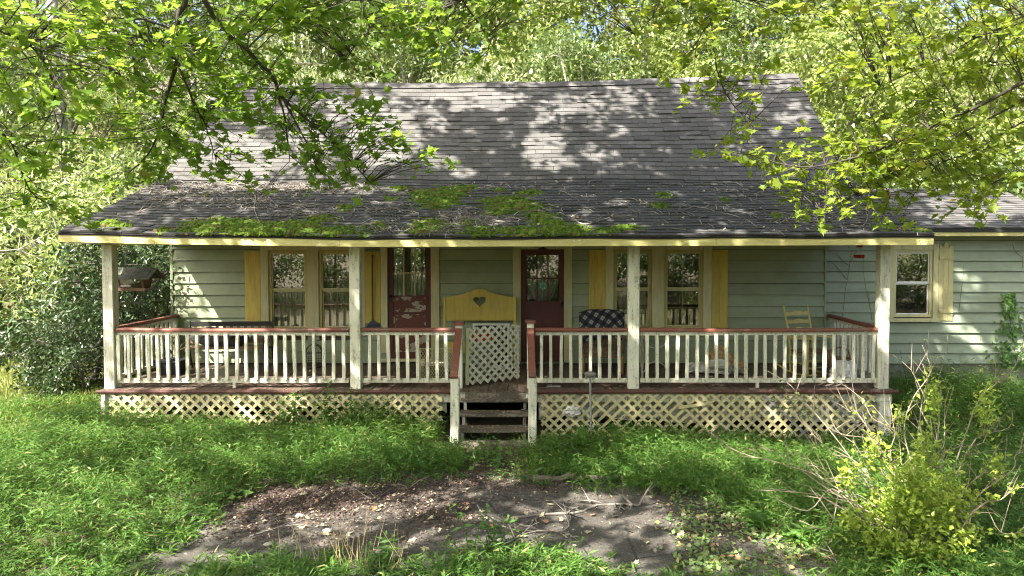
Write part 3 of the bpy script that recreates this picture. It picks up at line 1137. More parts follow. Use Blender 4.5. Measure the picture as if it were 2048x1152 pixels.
def deck(fn, name, mat, drop=0.03, thick=0.05, nu=60, nv=16):
    mb = MB()
    mb.sheet(lambda u, v: fn(u, v) - Vector((0, 0, drop)), nu, nv)
    k = len(mb.v)
    mb.sheet(lambda u, v: fn(u, v) - Vector((0, 0, drop + thick)), nu, nv)
    f0 = mb.f[:len(mb.f) // 2]
    f1 = [tuple(reversed(f)) for f in mb.f[len(mb.f) // 2:]]
    side = []
    for i in range(nu):
        a, b = i * (nv + 1), (i + 1) * (nv + 1)
        side += [(a, b, b + k, a + k), (a + nv, a + nv + k, b + nv + k, b + nv)]
    for j in range(nv):
        a = j
        side += [(a, a + k, a + 1 + k, a + 1)]
        a = nu * (nv + 1) + j
        side += [(a, a + 1, a + 1 + k, a + k)]
    mb.f = f0 + f1 + side
    return mb.build(name, mat, house)


def frame_at(fn, u, v):
    e = 1e-3
    p = fn(u, v)
    tx = (fn(min(1, u + e), v) - fn(max(0, u - e), v)).normalized()
    ty = (fn(u, min(1, v + e)) - fn(u, max(0, v - e))).normalized()
    n = tx.cross(ty).normalized()
    ty = n.cross(tx)
    return p, tx, ty, n


TAB = 0.305


def tab_verts(w, e, th):
    w -= 0.006
    return [(-w / 2, 0, th), (w / 2, 0, th), (w / 2, e * 1.5, 0.001), (-w / 2, e * 1.5, 0.001), (-w / 2, 0, -0.006), (w / 2, 0, -0.006)]


TAB_F3 = [(0, 1, 2), (0, 2, 3), (4, 5, 1), (4, 1, 0), (4, 0, 3), (1, 5, 2)]


def shingles(fn, parent, courses, slope_len, width, single_courses=0, v0=0.0, mat=SHINGLE):
    """tabs course by course; the single_courses lowest ones are objects of their own"""
    e = slope_len / courses
    me = bpy.data.meshes.new('shingle')
    me.from_pydata(tab_verts(TAB, e, 0.017), [], [(0, 1, 2, 3), (4, 5, 1, 0), (4, 0, 3), (1, 5, 2)])
    me.materials.append(SHINGLE)
    V, FA = [], []
    base = np.array(tab_verts(TAB, e, 0.017))
    n_single = 0
    per = int(width / TAB)
    for c in range(courses):
        off = (c % 2) * 0.5 + random.uniform(-0.06, 0.06)
        for t in range(-1, per + 1):
            xc = (t + 0.5 + off) * TAB
            lo, hi = xc - TAB / 2, xc + TAB / 2
            lo2, hi2 = max(0, lo), min(width, hi)
            if hi2 - lo2 < 0.05:
                continue
            u = (lo2 + hi2) / 2 / width
            v = v0 + (1 - v0) * (c + random.uniform(-0.06, 0.06)) / courses
            v = max(0, v)
            p, tx, ty, n = frame_at(fn, u, v)
            sx = (hi2 - lo2) / TAB
            lift = random.random() ** 6 * 0.02
            if c < single_courses and n_single < 300 and sx > 0.98:
                o = bpy.data.objects.new('shingle', me)
                COL.objects.link(o)
                o.parent = parent
                M = Matrix(((tx.x, ty.x, n.x, 0), (tx.y, ty.y, n.y, 0), (tx.z, ty.z, n.z, 0), (0, 0, 0, 1)))
                o.matrix_local = Matrix.Translation(p - WLOC[parent.name]) @ M @ Matrix.Rotation(random.gauss(0, 0.006) + 0, 4, 'Z') @ Matrix.Rotation(-lift * 2, 4, 'X')
                n_single += 1
            else:
                A = np.array([tx, ty, n])
                b = base.copy()
                b[:, 0] *= sx
                b[0:2, 2] += lift
                k = len(V) * 6
                V.append(np.array(p) + b @ A)
                FA.append(np.array(TAB_F3) + k)
    if V:
        m2 = raw_mesh('shingles', np.concatenate(V), np.concatenate(FA), mat)
        o = link('shingles', m2, parent, (0, 0, 0))
        o['kind'] = 'stuff'


DECKM = plain('dark_roof_felt', (0.03, 0.03, 0.03), 0.95)
pr = deck(porch_roof, 'porch_roof', DECKM, 0.016, 0.03)
ur = deck(upper_roof, 'upper_roof', DECKM, 0.02, 0.06)
wr = deck(wing_roof, 'wing_roof', DECKM, 0.02, 0.05, 20, 6)
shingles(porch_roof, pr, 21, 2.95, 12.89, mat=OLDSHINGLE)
shingles(upper_roof, ur, 23, 3.35, 12.85, 7, 0.01)
shingles(wing_roof, wr, 18, 2.65, 4.33)
# rear slopes
deck(lambda u, v: Vector((-7.08 + u * 12.74, 15.1 + 2.7 * v, lerp_table(RIDGE, -7.08 + u * 12.74) * (1 - v) + 4.0 * v)), 'rear_roof', SHINGLE, 0.015, 0.06, 20, 4)
deck(lambda u, v: Vector((5.75 + u * 4.1, 14.7 + 2.4 * v, 4.08 - 0.95 * v)), 'rear_roof', SHINGLE, 0.015, 0.05, 8, 4)
# ridge caps
x = -7.1
while x < 5.6:
    x1 = min(x + 0.25, 5.7)
    z0, z1 = lerp_table(RIDGE, x), lerp_table(RIDGE, x1)
    MB().add([(x - 0.02, 14.97, z0 - 0.115 + .016), (x1, 14.97, z1 - 0.115 + .010), (x - 0.02, 15.1, z0 + 0.028), (x1, 15.1, z1 + 0.02), (x - 0.02, 15.23, z0 - 0.10), (x1, 15.23, z1 - 0.105)],
             [(0, 1, 3, 2), (2, 3, 5, 4)]).build('ridge_cap', SHINGLE, ur)
    x = x1

# fascia boards, in lengths, following the eave
cuts = [-7.09, -5.35, -2.95, -0.9, 0.55, 2.6, 5.0, 5.80]
for a, b in zip(cuts[:-1], cuts[1:]):
    mb = MB()
    k = 5
    for i in range(k + 1):
        x = a + 0.002 + (b - a - 0.004) * i / k
        z = lerp_table(EAVE, x) - 0.022
        j = random.uniform(-0.003, 0.003)
        mb.v += [Vector((x, YE + 0.012 + j, z)), Vector((x, YE + 0.012 + j, z - 0.128)), Vector((x, YE + 0.036 + j, z - 0.128)), Vector((x, YE + 0.036 + j, z))]
    for i in range(k):
        q = i * 4
        for s in range(4):
            mb.f.append((q + s, q + 4 + s, q + 4 + (s + 1) % 4, q + (s + 1) % 4))
    mb.f += [(0, 1, 2, 3), (k * 4 + 3, k * 4 + 2, k * 4 + 1, k * 4)]
    mb.build('fascia_board', FASCIA, pr)
# rake boards at both ends of the porch roof
for xx in (-7.085, 5.775):
    mb = MB()
    for i in range(7):
        u = 0.0 if xx < 0 else 1.0
        p = porch_roof(u, i / 6)
        yy = max(p.y, YE + 0.04)
        mb.v += [Vector((xx, yy, p.z - 0.035)), Vector((xx + 0.022, yy, p.z - 0.035)), Vector((xx + 0.022, yy, p.z - 0.145)), Vector((xx, yy, p.z - 0.145))]
    for i in range(6):
        q = i * 4
        for s in range(4):
            mb.f.append((q + s, q + 4 + s, q + 4 + (s + 1) % 4, q + (s + 1) % 4))
    mb.f += [(3, 2, 1, 0), (24, 25, 26, 27)]
    mb.build('rake_board', FASCIA, pr)
# drip edge under the shingles
MB().sheet(lambda u, v: Vector((-7.10 + u * 12.92, YE - 0.012 + 0.05 * v, lerp_table(EAVE, -7.1 + u * 12.92) - 0.004 - 0.016 * (1 - v))), 40, 1).build('drip_edge', DECKM, pr)
# soffit + porch ceiling + beams
ZBM = 2.905
mb = MB()
mb.box(-7.05, 5.74, YE + 0.04, YR - 0.05, 2.925, 2.94)
mb.build('soffit', CEIL, pr)
x = -6.74
while x < 5.4:
    box_part('ceiling_board', CEIL, house, x, min(x + 0.58, 5.4), YR + 0.085, YW - 0.045, 2.96, 2.975)
    x += 0.585
box_part('porch_beam', FASCIA, house, -6.80, 5.45, YR - 0.045, YR + 0.08, ZBM, 3.03)
for xx in (-6.80, 5.33):
    box_part('side_beam', FASCIA, house, xx, xx + 0.12, YR + 0.082, YW - 0.046, ZBM + 0.006, 3.03)
# boarded triangle above the side beams
for xx in (-6.76, 5.38):
    MB().add([(xx, YR, 3.031), (xx, YW + 0.02, 3.031), (xx, YW + 0.02, 3.86), (xx, YR, 3.13), (xx + 0.05, YR, 3.031), (xx + 0.05, YW + 0.02, 3.031), (xx + 0.05, YW + 0.02, 3.86), (xx + 0.05, YR, 3.13)],
             [(0, 3, 2, 1), (4, 5, 6, 7), (0, 1, 5, 4), (1, 2, 6, 5), (2, 3, 7, 6), (3, 0, 4, 7)]).build('porch_gable', SIDING, house)
# wing fascia and soffit
box_part('fascia_board', FASCIA, wr, 5.83, 9.86, 12.215, 12.24, 3.055, 3.165)
box_part('soffit', CEIL, wr, 5.83, 9.84, 12.242, YW - 0.02, 3.10, 3.115)

# ------------------------------------------------------------------ porch: floor, posts, railings, steps, lattice
pf = box_part('porch_floor', OLDSTEP, house, -6.72, 5.44, YF + 0.04, YW - 0.03, FZ - 0.20, FZ - 0.035)
npl = 82
pw = (5.46 + 6.76) / npl
pme = MB().box(-pw / 2 + 0.003, pw / 2 - 0.003, YF - 0.02, YW - 0.022, -0.032, 0).mesh('plank', PLANK)
for i in range(npl):
    o = bpy.data.objects.new('plank', pme)
    COL.objects.link(o)
    o.parent = pf
    o.location = Vector((-6.76 + (i + 0.5) * pw, random.uniform(-0.012, 0.006), FZ + random.uniform(-0.003, 0.002))) - WLOC[pf.name]
# red nosing, in lengths, broken at the steps
for a, b in [(-6.80, -3.6), (-3.595, -1.27), (-0.12, 2.3), (2.305, 5.50)]:
    mb = MB()
    k = 8
    for i in range(k + 1):
        x = a + (b - a) * i / k
        j = random.uniform(-0.004, 0.004)
        mb.v += [Vector((x, YF - 0.055 + j, FZ - 0.002)), Vector((x, YF - 0.062 + j, FZ - 0.03)), Vector((x, YF - 0.05, FZ - 0.058 + j)), Vector((x, YF - 0.0225, FZ - 0.058)), Vector((x, YF - 0.0225, FZ - 0.002))]
    for i in range(k):
        q = i * 5
        for s in range(5):
            mb.f.append((q + s, q + (s + 1) % 5, q + 5 + (s + 1) % 5, q + 5 + s))
    mb.f += [(4, 3, 2, 1, 0), tuple(k * 5 + t for t in range(5))]
    mb.build('nosing', paint('dark_maroon_nosing', (0.092, 0.036, 0.030), worn=(0.12, 0.09, 0.07), worn_amt=0.5, grime=(0.06, 0.035, 0.03), grime_amt=0.7, stretch=(1.5, 1.5, 9)), pf)
box_part('rim_joist', SKIRT, pf, -6.70, 5.42, YF + 0.0, YF + 0.035, FZ - 0.20, FZ - 0.036)


def jbox(x0, x1, y0, y1, z0, z1, lean=0.0, ch=0.008):
    """upright with chamfered edges and a slight lean"""
    mb = MB()
    nz = 6
    for i in range(nz + 1):
        z = z0 + (z1 - z0) * i / nz
        l = lean * i / nz
        j = [random.uniform(-0.0018, 0.0018) for _ in range(4)]
        X0, X1, Y0, Y1 = x0 + l + j[0], x1 + l + j[1], y0 + j[2], y1 + j[3]
        mb.v += [Vector(p) for p in ((X0 + ch, Y0, z), (X1 - ch, Y0, z), (X1, Y0 + ch, z), (X1, Y1 - ch, z), (X1 - ch, Y1, z), (X0 + ch, Y1, z), (X0, Y1 - ch, z), (X0, Y0 + ch, z))]
    for i in range(nz):
        for s in range(8):
            mb.f.append((i * 8 + s, i * 8 + (s + 1) % 8, i * 8 + 8 + (s + 1) % 8, i * 8 + 8 + s))
    mb.f += [tuple(reversed(range(8))), tuple(nz * 8 + s for s in range(8))]
    return mb


POSTS = [(205, 226), (699, 720), (1256.5, 1279), (1759, 1780)]
for a, b in POSTS:
    xa, xb = XW(a, YR - 0.075), XW(b, YR - 0.075)
    jbox(xa, xb, YR - 0.075, YR + 0.075, FZ + 0.001, ZBM - 0.002, random.uniform(-0.01, 0.01)).build('porch_post', WHITE, house)

BAL_MES = [jbox(-0.024 - random.uniform(0, .003), 0.024, -0.018, 0.018, 0, 0.70, random.uniform(-0.006, 0.006), 0.003).mesh('baluster', WHITE) for _ in range(5)]
ZT = FZ + 0.88        # underside of the cap


def railing(p, q, n_or_sp=0.1515, cap=True, first=0.09, stub=None, extra_post=True):
    """p,q: (x,y) ends at floor level"""
    p = Vector((p[0], p[1], 0))
    q = Vector((q[0], q[1], 0))
    L = (q - p).length
    d = (q - p) / L
    nrm = Vector((d.y, -d.x, 0))
    rl = bpy.data.objects.new('railing', None)
    COL.objects.link(rl)
    rl.empty_display_size = 0.1
    rl.parent = house
    mid = (p + q) / 2 + Vector((0, 0, FZ))
    rl.location = mid - WLOC[house.name]
    WLOC[rl.name] = mid
    # cap, slightly bowed
    mb = MB()
    k = 8
    for i in range(k + 1):
        c = p + d * (L * i / k) + nrm * random.uniform(-0.004, 0.004)
        zz = ZT + 0.001 - 0.012 * math.sin(math.pi * i / k) * (L / 4)
        for s, h in ((-0.05, 0.004), (0.05, 0.004), (0.055, 0.03), (0.042, 0.055), (-0.042, 0.055), (-0.055, 0.03)):
            mb.v.append(c + nrm * s + Vector((0, 0, zz + h)))
    for i in range(k):
        for s in range(6):
            mb.f.append((i * 6 + s, i * 6 + (s + 1) % 6, i * 6 + 6 + (s + 1) % 6, i * 6 + 6 + s))
    mb.f += [tuple(reversed(range(6))), tuple(k * 6 + s for s in range(6))]
    mb.build('handrail', RED, rl)
    b0 = FZ + 0.085
    MB().beam(p + d * 0.01 + Vector((0, 0, b0 + 0.033)), q - d * 0.01 + Vector((0, 0, b0 + 0.033)), 0.042, 0.066, jitter=0.003).build('bottom_rail', WHITE, rl)
    MB().beam(p + d * 0.01 + Vector((0, 0, ZT - 0.035)), q - d * 0.01 + Vector((0, 0, ZT - 0.035)), 0.03, 0.045, jitter=0.002).build('top_rail', WHITE, rl)
    sp = n_or_sp
    t = first
    ang = math.atan2(d.y, d.x)
    while t < L - 0.05:
        o = bpy.data.objects.new('baluster', random.choice(BAL_MES))
        COL.objects.link(o)
        o.parent = rl
        o.location = p + d * t - nrm * -0.036 + Vector((0, 0, FZ + 0.135)) - WLOC[rl.name]
        o.rotation_euler = (random.gauss(0, 0.006), random.gauss(0, 0.008), ang + random.choice((0, math.pi)) + random.gauss(0, 0.03))
        o.scale = (random.uniform(0.92, 1.08), 1, 1.0 + random.uniform(-0.01, 0.01))
        t += sp + random.uniform(-0.006, 0.006)
    if stub is not None:
        c = p + d * stub
        MB().beam(c + Vector((0, 0, FZ + 0.001)), c + Vector((0, 0, b0)), 0.045, 0.04, up=(0, 1, 0)).build('support_block', WHITE, rl)
    return rl


px_ = lambda a: XW(a, YR)
railing((px_(228), YR), (px_(698), YR), stub=px_(467) - px_(228), first=0.085)
railing((px_(721), YR), (px_(911), YR), first=0.14)
railing((px_(1070), YR), (px_(1256), YR), first=0.10)
railing((px_(1280), YR), (px_(1756), YR), stub=px_(1516) - px_(1280), first=0.11)
railing((px_(214), YR + 0.09), (px_(214), YW - 0.03), first=0.16)
railing((px_(1771), YR + 0.09), (px_(1771), YW - 0.03), first=0.16)
# jambs beside the left post and wall, as in the photo
for xx in (px_(214),):
    jbox(xx - 0.03, xx + 0.03, YW - 0.115, YW - 0.035, FZ + 0.001, ZT - 0.06).build('rail_jamb', WHITE, house)
jbox(px_(230), px_(230) + 0.05, YR + 0.03, YR + 0.07, FZ + 0.001, ZT - 0.06).build('rail_jamb', WHITE, house)

# stair newels with red caps and sloping handrails
YN = 9.86
for s, (n0, n1, l0, l1, top, ltop) in enumerate([(911, 925, 900, 917, 645, 752), (1054, 1068, 1056, 1073, 641, 751)]):
    xa, xb = XW(n0, YR), XW(n1, YR)
    zt = ZW(top + 5, YR)
    jbox(xa, xb, YR - 0.05, YR + 0.06, FZ + 0.001, zt).build('newel_post', WHITE, house)
    MB().box(xa - 0.025, xb + 0.025, YR - 0.075, YR + 0.085, zt + 0.001, zt + 0.045).build('newel_cap', RED, house)
    la, lb = XW(l0, YN), XW(l1, YN)
    lz = ZW(ltop + 3, YN)
    jbox(la, lb, YN - 0.05, YN + 0.05, -0.05, lz, random.uniform(-0.012, 0.012)).build('newel_post', WHITE, house)
    c0 = Vector(((xa + xb) / 2, YR - 0.058, ZW(657, YR) + 0.0))
    c1 = Vector(((la + lb) / 2, YN - 0.08, lz + 0.012))
    MB().beam(c0, c1, 0.105, 0.036, up=(0, 0, 1), jitter=0.003).build('stair_handrail', RED, house)
    MB().beam(c0 + Vector((0, 0, -0.06)), c1 + Vector((0, 0.08, -0.066)), 0.05, 0.06, up=(0, 0, 1)).build('stair_rail', WHITE, house)

# steps
st = thing_part = bpy.data.objects.new('steps', None)
COL.objects.link(st)
st.empty_display_size = 0.1
st.parent = house
WLOC[st.name] = Vector((-0.68, 10.2, 0))
st.location = WLOC[st.name] - WLOC[house.name]
st['label'] = 'dark rotten wooden steps up to the porch'
sx0, sx1 = XW(921, 10.3), XW(1056, 10.3)
YST = [(10.42, ZW(797, 10.40), ZW(806, 10.40)), (10.22, ZW(827, 10.20), ZW(836, 10.20)), (10.00, ZW(858, 9.98), ZW(868, 9.98))]
for y, z1, z0 in YST:
    mb = MB()
    k = 6
    for i in range(k + 1):
        x = sx0 - 0.01 + (sx1 - sx0 + 0.02) * i / k
        j = random.uniform(-0.006, 0.006)
        zz = -0.008 * math.sin(math.pi * i / k)
        mb.v += [Vector((x, y - 0.03 + j, z1 + zz)), Vector((x, y - 0.03 + j, z1 - 0.045 + zz)), Vector((x, y + 0.22, z1 - 0.045 + zz)), Vector((x, y + 0.22, z1 + zz))]
    for i in range(k):
        for s in range(4):
            mb.f.append((i * 4 + s, i * 4 + (s + 1) % 4, i * 4 + 4 + (s + 1) % 4, i * 4 + 4 + s))
    mb.f += [(3, 2, 1, 0), tuple(k * 4 + s for s in range(4))]
    mb.build('tread', OLDSTEP, st)
box_part('tread', OLDSTEP, st, sx0 - 0.03, sx1 + 0.02, 9.74, 9.96, -0.03, 0.035)
for xx in (sx0 + 0.03, sx1 - 0.075):
    mb = MB()
    prof = []
    for y, z1, z0 in YST:
        prof += [(y + 0.20, z1 - 0.05), (y, z1 - 0.05)]
    prof = [(10.43, FZ - 0.22)] + [(10.43, YST[0][1] - 0.052)] + prof[1:] + [(YST[2][0], -0.02), (10.43, -0.02)]
    pts = []
    for y, z in prof:
        if not pts or (abs(y - pts[-1][0]) + abs(z - pts[-1][1])) > 0.01:
            pts.append((y, z))
    n = len(pts)
    mb.v = [Vector((xx, y, z)) for y, z in pts] + [Vector((xx + 0.045, y, z)) for y, z in pts]
    mb.f = [tuple(range(n)), tuple(reversed(range(n, 2 * n)))] + [(i, i + n, (i + 1) % n + n, (i + 1) % n) for i in range(n)]
    mb.build('stringer', BAREWOOD if xx < -0.7 else OLDSTEP, st)
for y, z1, z0 in YST[:2]:
    box_part('riser', OLDSTEP, st, sx0 + 0.08, sx1 - 0.08, y + 0.19, y + 0.21, z1 - 0.11, z1 - 0.05)
box_part('riser', OLDSTEP, st, sx0 + 0.05, sx1 - 0.05, 10.425, 10.438, FZ - 0.145, FZ - 0.035)

# boards behind the lattice: pale above, open and dark at the foot
for a, b in [(-6.62, -4.4), (-4.395, -2.9), (-2.895, -1.45), (-0.02, 1.7), (1.705, 3.3), (3.305, 5.28)]:
    mb = MB()
    k = 12
    for i in range(k + 1):
        x = a + (b - a) * i / k
        base = gz(x, YF) + (0.30 if a < -1 else 0.26) + random.uniform(-0.05, 0.05)
        mb.v += [Vector((x, YF + 0.09, FZ - 0.205)), Vector((x, YF + 0.09, base)), Vector((x, YF + 0.11, base)), Vector((x, YF + 0.11, FZ - 0.205))]
    for i in range(k):
        for s in range(4):
            mb.f.append((i * 4 + s, i * 4 + (s + 1) % 4, i * 4 + 4 + (s + 1) % 4, i * 4 + 4 + s))
    mb.f += [(3, 2, 1, 0), tuple(k * 4 + s for s in range(4))]
    mb.build('skirt_board', SKIRT, house)
for xx in (-6.7, 5.30):
    jbox(xx - 0.03 if xx < 0 else xx - 0.08, xx + 0.05 if xx < 0 else xx + 0.11, YF + 0.0, YF + 0.09, gz(xx, YF) - 0.02, FZ - 0.06).build('corner_pier', WHITE, house)
for xx in (-4.3, -1.9, 0.4, 2.7, 4.6):
    box_part('floor_pier', CONC, house, xx, xx + 0.3, YF + 0.25, YF + 0.55, -0.15, FZ - 0.21)


def lattice_beam(mb, p, q, wd, th, nrm=(0, 1, 0)):
    """flat slat from p to q, wide across its own plane"""
    p = Vector(p)
    q = Vector(q)
    d = (q - p).normalized()
    m = Vector(nrm)
    n = d.cross(m).normalized()
    vs = []
    for c in (p, q):
        for a, b in ((-1, -1), (1, -1), (1, 1), (-1, 1)):
            vs.append(c + n * (a * wd / 2) + m * (b * th / 2))
    return mb.add(vs, [(0, 3, 2, 1), (4, 5, 6, 7), (0, 1, 5, 4), (1, 2, 6, 5), (2, 3, 7, 6), (3, 0, 4, 7)])


def lattice(x0, x1, ztop, zbot, yf, seed):
    rr = random.Random(seed)
    ls = bpy.data.objects.new('lattice_skirt', None)
    COL.objects.link(ls)
    ls.empty_display_size = 0.1
    ls.parent = house
    WLOC[ls.name] = Vector(((x0 + x1) / 2, yf, zbot((x0 + x1) / 2)))
    ls.location = WLOC[ls.name] - WLOC[house.name]
    sp = 0.160
    wd = 0.043
    for dr in (1, -1):
        k = x0 - 1.2
        while k < x1 + 1.2:
            k += sp
            xt = k + rr.gauss(0, 0.004)
            if dr == 1 and rr.random() < 0.09 and x0 > -1:
                continue
            # line through (xt, ztop) going down; slat between top edge / side edges / ragged foot
            t0, t1 = 0.0, 2.0
            sl = dr * (1.06 + rr.gauss(0, 0.012))
            pts = []
            zt = ztop
            xa = xt
            if xa < x0 + wd:
                if sl < 0:
                    continue
                zt = ztop - (x0 + wd - xa) / sl
                xa = x0 + wd
            if xa > x1 - wd:
                if sl > 0:
                    continue
                zt = ztop - (xa - (x1 - wd)) / -sl
                xa = x1 - wd
            # foot
            zb = zbot(xa) + rr.uniform(-0.03, 0.05)
            if rr.random() < 0.10:
                zb += rr.uniform(0.05, 0.25)
            L = zt - zb
            xb = xa + sl * L
            if xb > x1 - wd:
                L = (x1 - wd - xa) / sl
            if xb < x0 + wd:
                L = (x0 + wd - xa) / sl
            if L < 0.06:
                continue
            xb = xa + sl * L
            zb = zt - L
            yo = yf if dr == 1 else yf + 0.0085
            mat = BAREWOOD if (rr.random() < 0.08 and x0 > -1 and xa > 2.5) else LATTICE
            lattice_beam(MB(), (xa, yo, zt), (xb, yo, zb), wd, 0.0075).build('slat', mat, ls)
    return ls


lattice(-6.66, XW(889, YF), FZ - 0.062, lambda x: gz(x, YF) + 0.02, YF - 0.028, 3)
lattice(-0.02, XW(1757, YF), FZ - 0.062, lambda x: gz(x, YF) - 0.02, YF - 0.028, 5)
# a repair strip nailed across the right lattice
MB().beam(W(1357, 815, YF - 0.05), W(1418, 807, YF - 0.05), 0.012, 0.045, up=(0, 0, 1)).build('repair_strip', LATTICE, house)
# lean vertical edge strip at the left corner
MB().beam((-6.70, YF - 0.03, FZ - 0.062), (-6.72, YF - 0.04, gz(-6.7, YF) + 0.02), 0.06, 0.016, up=(0, 1, 0)).build('edge_strip', WHITE, house)

# ------------------------------------------------------------------ trees
def surf_hit(p):
    """where a shadow cast at p lands: porch roof, steep roof, wing roof or ground (arrays)"""
    p = np.asarray(p, float)
    d = np.array(SUN)
    best_t = np.full(len(p), 1e9)
    planes = [((0, YE, 3.05), (0, YB, ZB), (-7.09, 5.8), (YE, YB)), ((0, YB, ZB), (0, YRD, 6.45), (-7.09, 5.7), (YB, YRD)), ((0, 12.2, 3.2), (0, 14.7, 4.08), (5.8, 9.9), (12.2, 14.7))]
    for a, b, xr, yr in planes:
        a = np.array(a)
        b = np.array(b)
        n = np.cross([1, 0, 0], b - a)
        t = ((a - p) @ n) / (d @ n)
        h = p + t[:, None] * d
        ok = (t > 0) & (h[:, 0] > xr[0]) & (h[:, 0] < xr[1]) & (h[:, 1] > yr[0]) & (h[:, 1] < yr[1])
        best_t = np.where(ok & (t < best_t), t, best_t)
    # front of the porch below the shadow of the eave
    t = (10.5 - p[:, 1]) / d[1]
    h = p + t[:, None] * d
    ok = (t > 0) & (h[:, 0] > -6.8) & (h[:, 0] < 5.45) & (h[:, 2] > 0.0) & (h[:, 2] < 2.15)
    best_t = np.where(ok & (t < best_t), t, best_t)
    # wing wall
    t = (YW - p[:, 1]) / d[1]
    h = p + t[:, None] * d
    ok = (t > 0) & (h[:, 0] > 5.4) & (h[:, 0] < 9.6) & (h[:, 2] > 0.5) & (h[:, 2] < 3.1)
    best_t = np.where(ok & (t < best_t), t, best_t)
    t = (0.1 - p[:, 2]) / d[2]
    best_t = np.minimum(best_t, t)
    return p + best_t[:, None] * d


# openings in the two front maples' crowns: patches of the scene that stay in sun (photo pixels: cx, cy, rx, ry, share of leaves kept)
LIT = [(440, 315, 125, 62, 0.02), (600, 310, 75, 60, 0.12), (640, 220, 60, 40, 0.4), (765, 270, 80, 62, 0.02), (720, 330, 40, 30, 0.25), (880, 182, 110, 16, 0.05), (985, 200, 60, 16, 0.10), (1150, 205, 60, 22, 0.25), (1240, 190, 30, 16, 0.4), (1090, 290, 48, 34, 0.03), (1105, 325, 46, 18, 0.08), (1075, 240, 22, 14, 0.15),
       (1190, 300, 30, 20, 0.25), (880, 320, 42, 18, 0.02), (925, 345, 32, 14, 0.05), (875, 240, 22, 12, 0.08), (885, 255, 16, 8, 0.2), (520, 372, 150, 12, 0.1), (690, 372, 70, 10, 0.2), (750, 380, 50, 8, 0.1), (1280, 400, 50, 6, 0.3), (1230, 406, 30, 5, 0.2), (1430, 466, 70, 8, 0.12), (1690, 466, 60, 8, 0.15), (1000, 438, 24, 8, 0.15),
       (1940, 428, 80, 22, 0.04), (2020, 412, 60, 18, 0.08), (1890, 405, 40, 12, 0.1), (40, 700, 170, 120, 0.0), (0, 860, 110, 80, 0.15), (110, 1030, 190, 90, 0.35), (330, 1000, 120, 60, 0.5), (60, 1120, 120, 40, 0.3), (330, 890, 120, 30, 0.6), (800, 880, 80, 14, 0.5),
       (640, 1028, 80, 17, 0.02), (760, 1010, 95, 18, 0.02), (890, 985, 70, 14, 0.05), (670, 1072, 80, 12, 0.08), (1170, 983, 62, 13, 0.04), (1140, 1015, 55, 14, 0.04), (1230, 1030, 66, 15, 0.03), (1075, 1060, 46, 11, 0.06), (1040, 1000, 34, 10, 0.1), (1380, 880, 50, 14, 0.3), (1380, 900, 70, 12, 0.5),
       (1570, 1085, 60, 22, 0.12), (1480, 1075, 30, 10, 0.3), (1820, 950, 110, 70, 0.08), (1780, 1010, 90, 60, 0.12), (1880, 860, 60, 60, 0.4), (1610, 720, 70, 36, 0.1), (1765, 650, 30, 60, 0.05), (1920, 620, 26, 14, 0.2), (1940, 660, 22, 16, 0.2), (1870, 700, 26, 30, 0.35), (1960, 560, 40, 12, 0.4), (1950, 800, 100, 45, 0.35), (230, 805, 90, 20, 0.3),
       (1590, 170, 36, 20, 0.2), (1600, 230, 40, 20, 0.2), (1470, 300, 30, 14, 0.3), (300, 470, 60, 8, 0.3), (180, 455, 70, 12, 0.15), (560, 772, 70, 14, 0.2), (1650, 772, 70, 14, 0.08), (450, 640, 60, 100, 0.1), (400, 560, 60, 70, 0.2), (860, 700, 60, 40, 0.45), (1700, 720, 30, 30, 0.3), (1265, 640, 18, 40, 0.3), (560, 700, 60, 30, 0.45), (712, 730, 14, 26, 0.3), (600, 800, 90, 20, 0.6), (1600, 810, 60, 20, 0.4), (820, 820, 30, 20, 0.4)]



def keep_share(px, py, default):
    k = np.full(len(px), default, float)
    for cx, cy, rx, ry, s in LIT:
        q = ((px - cx) / rx) ** 2 + ((py - cy) / ry) ** 2
        k = np.where(q < 1, np.minimum(k, s), k)
    return k


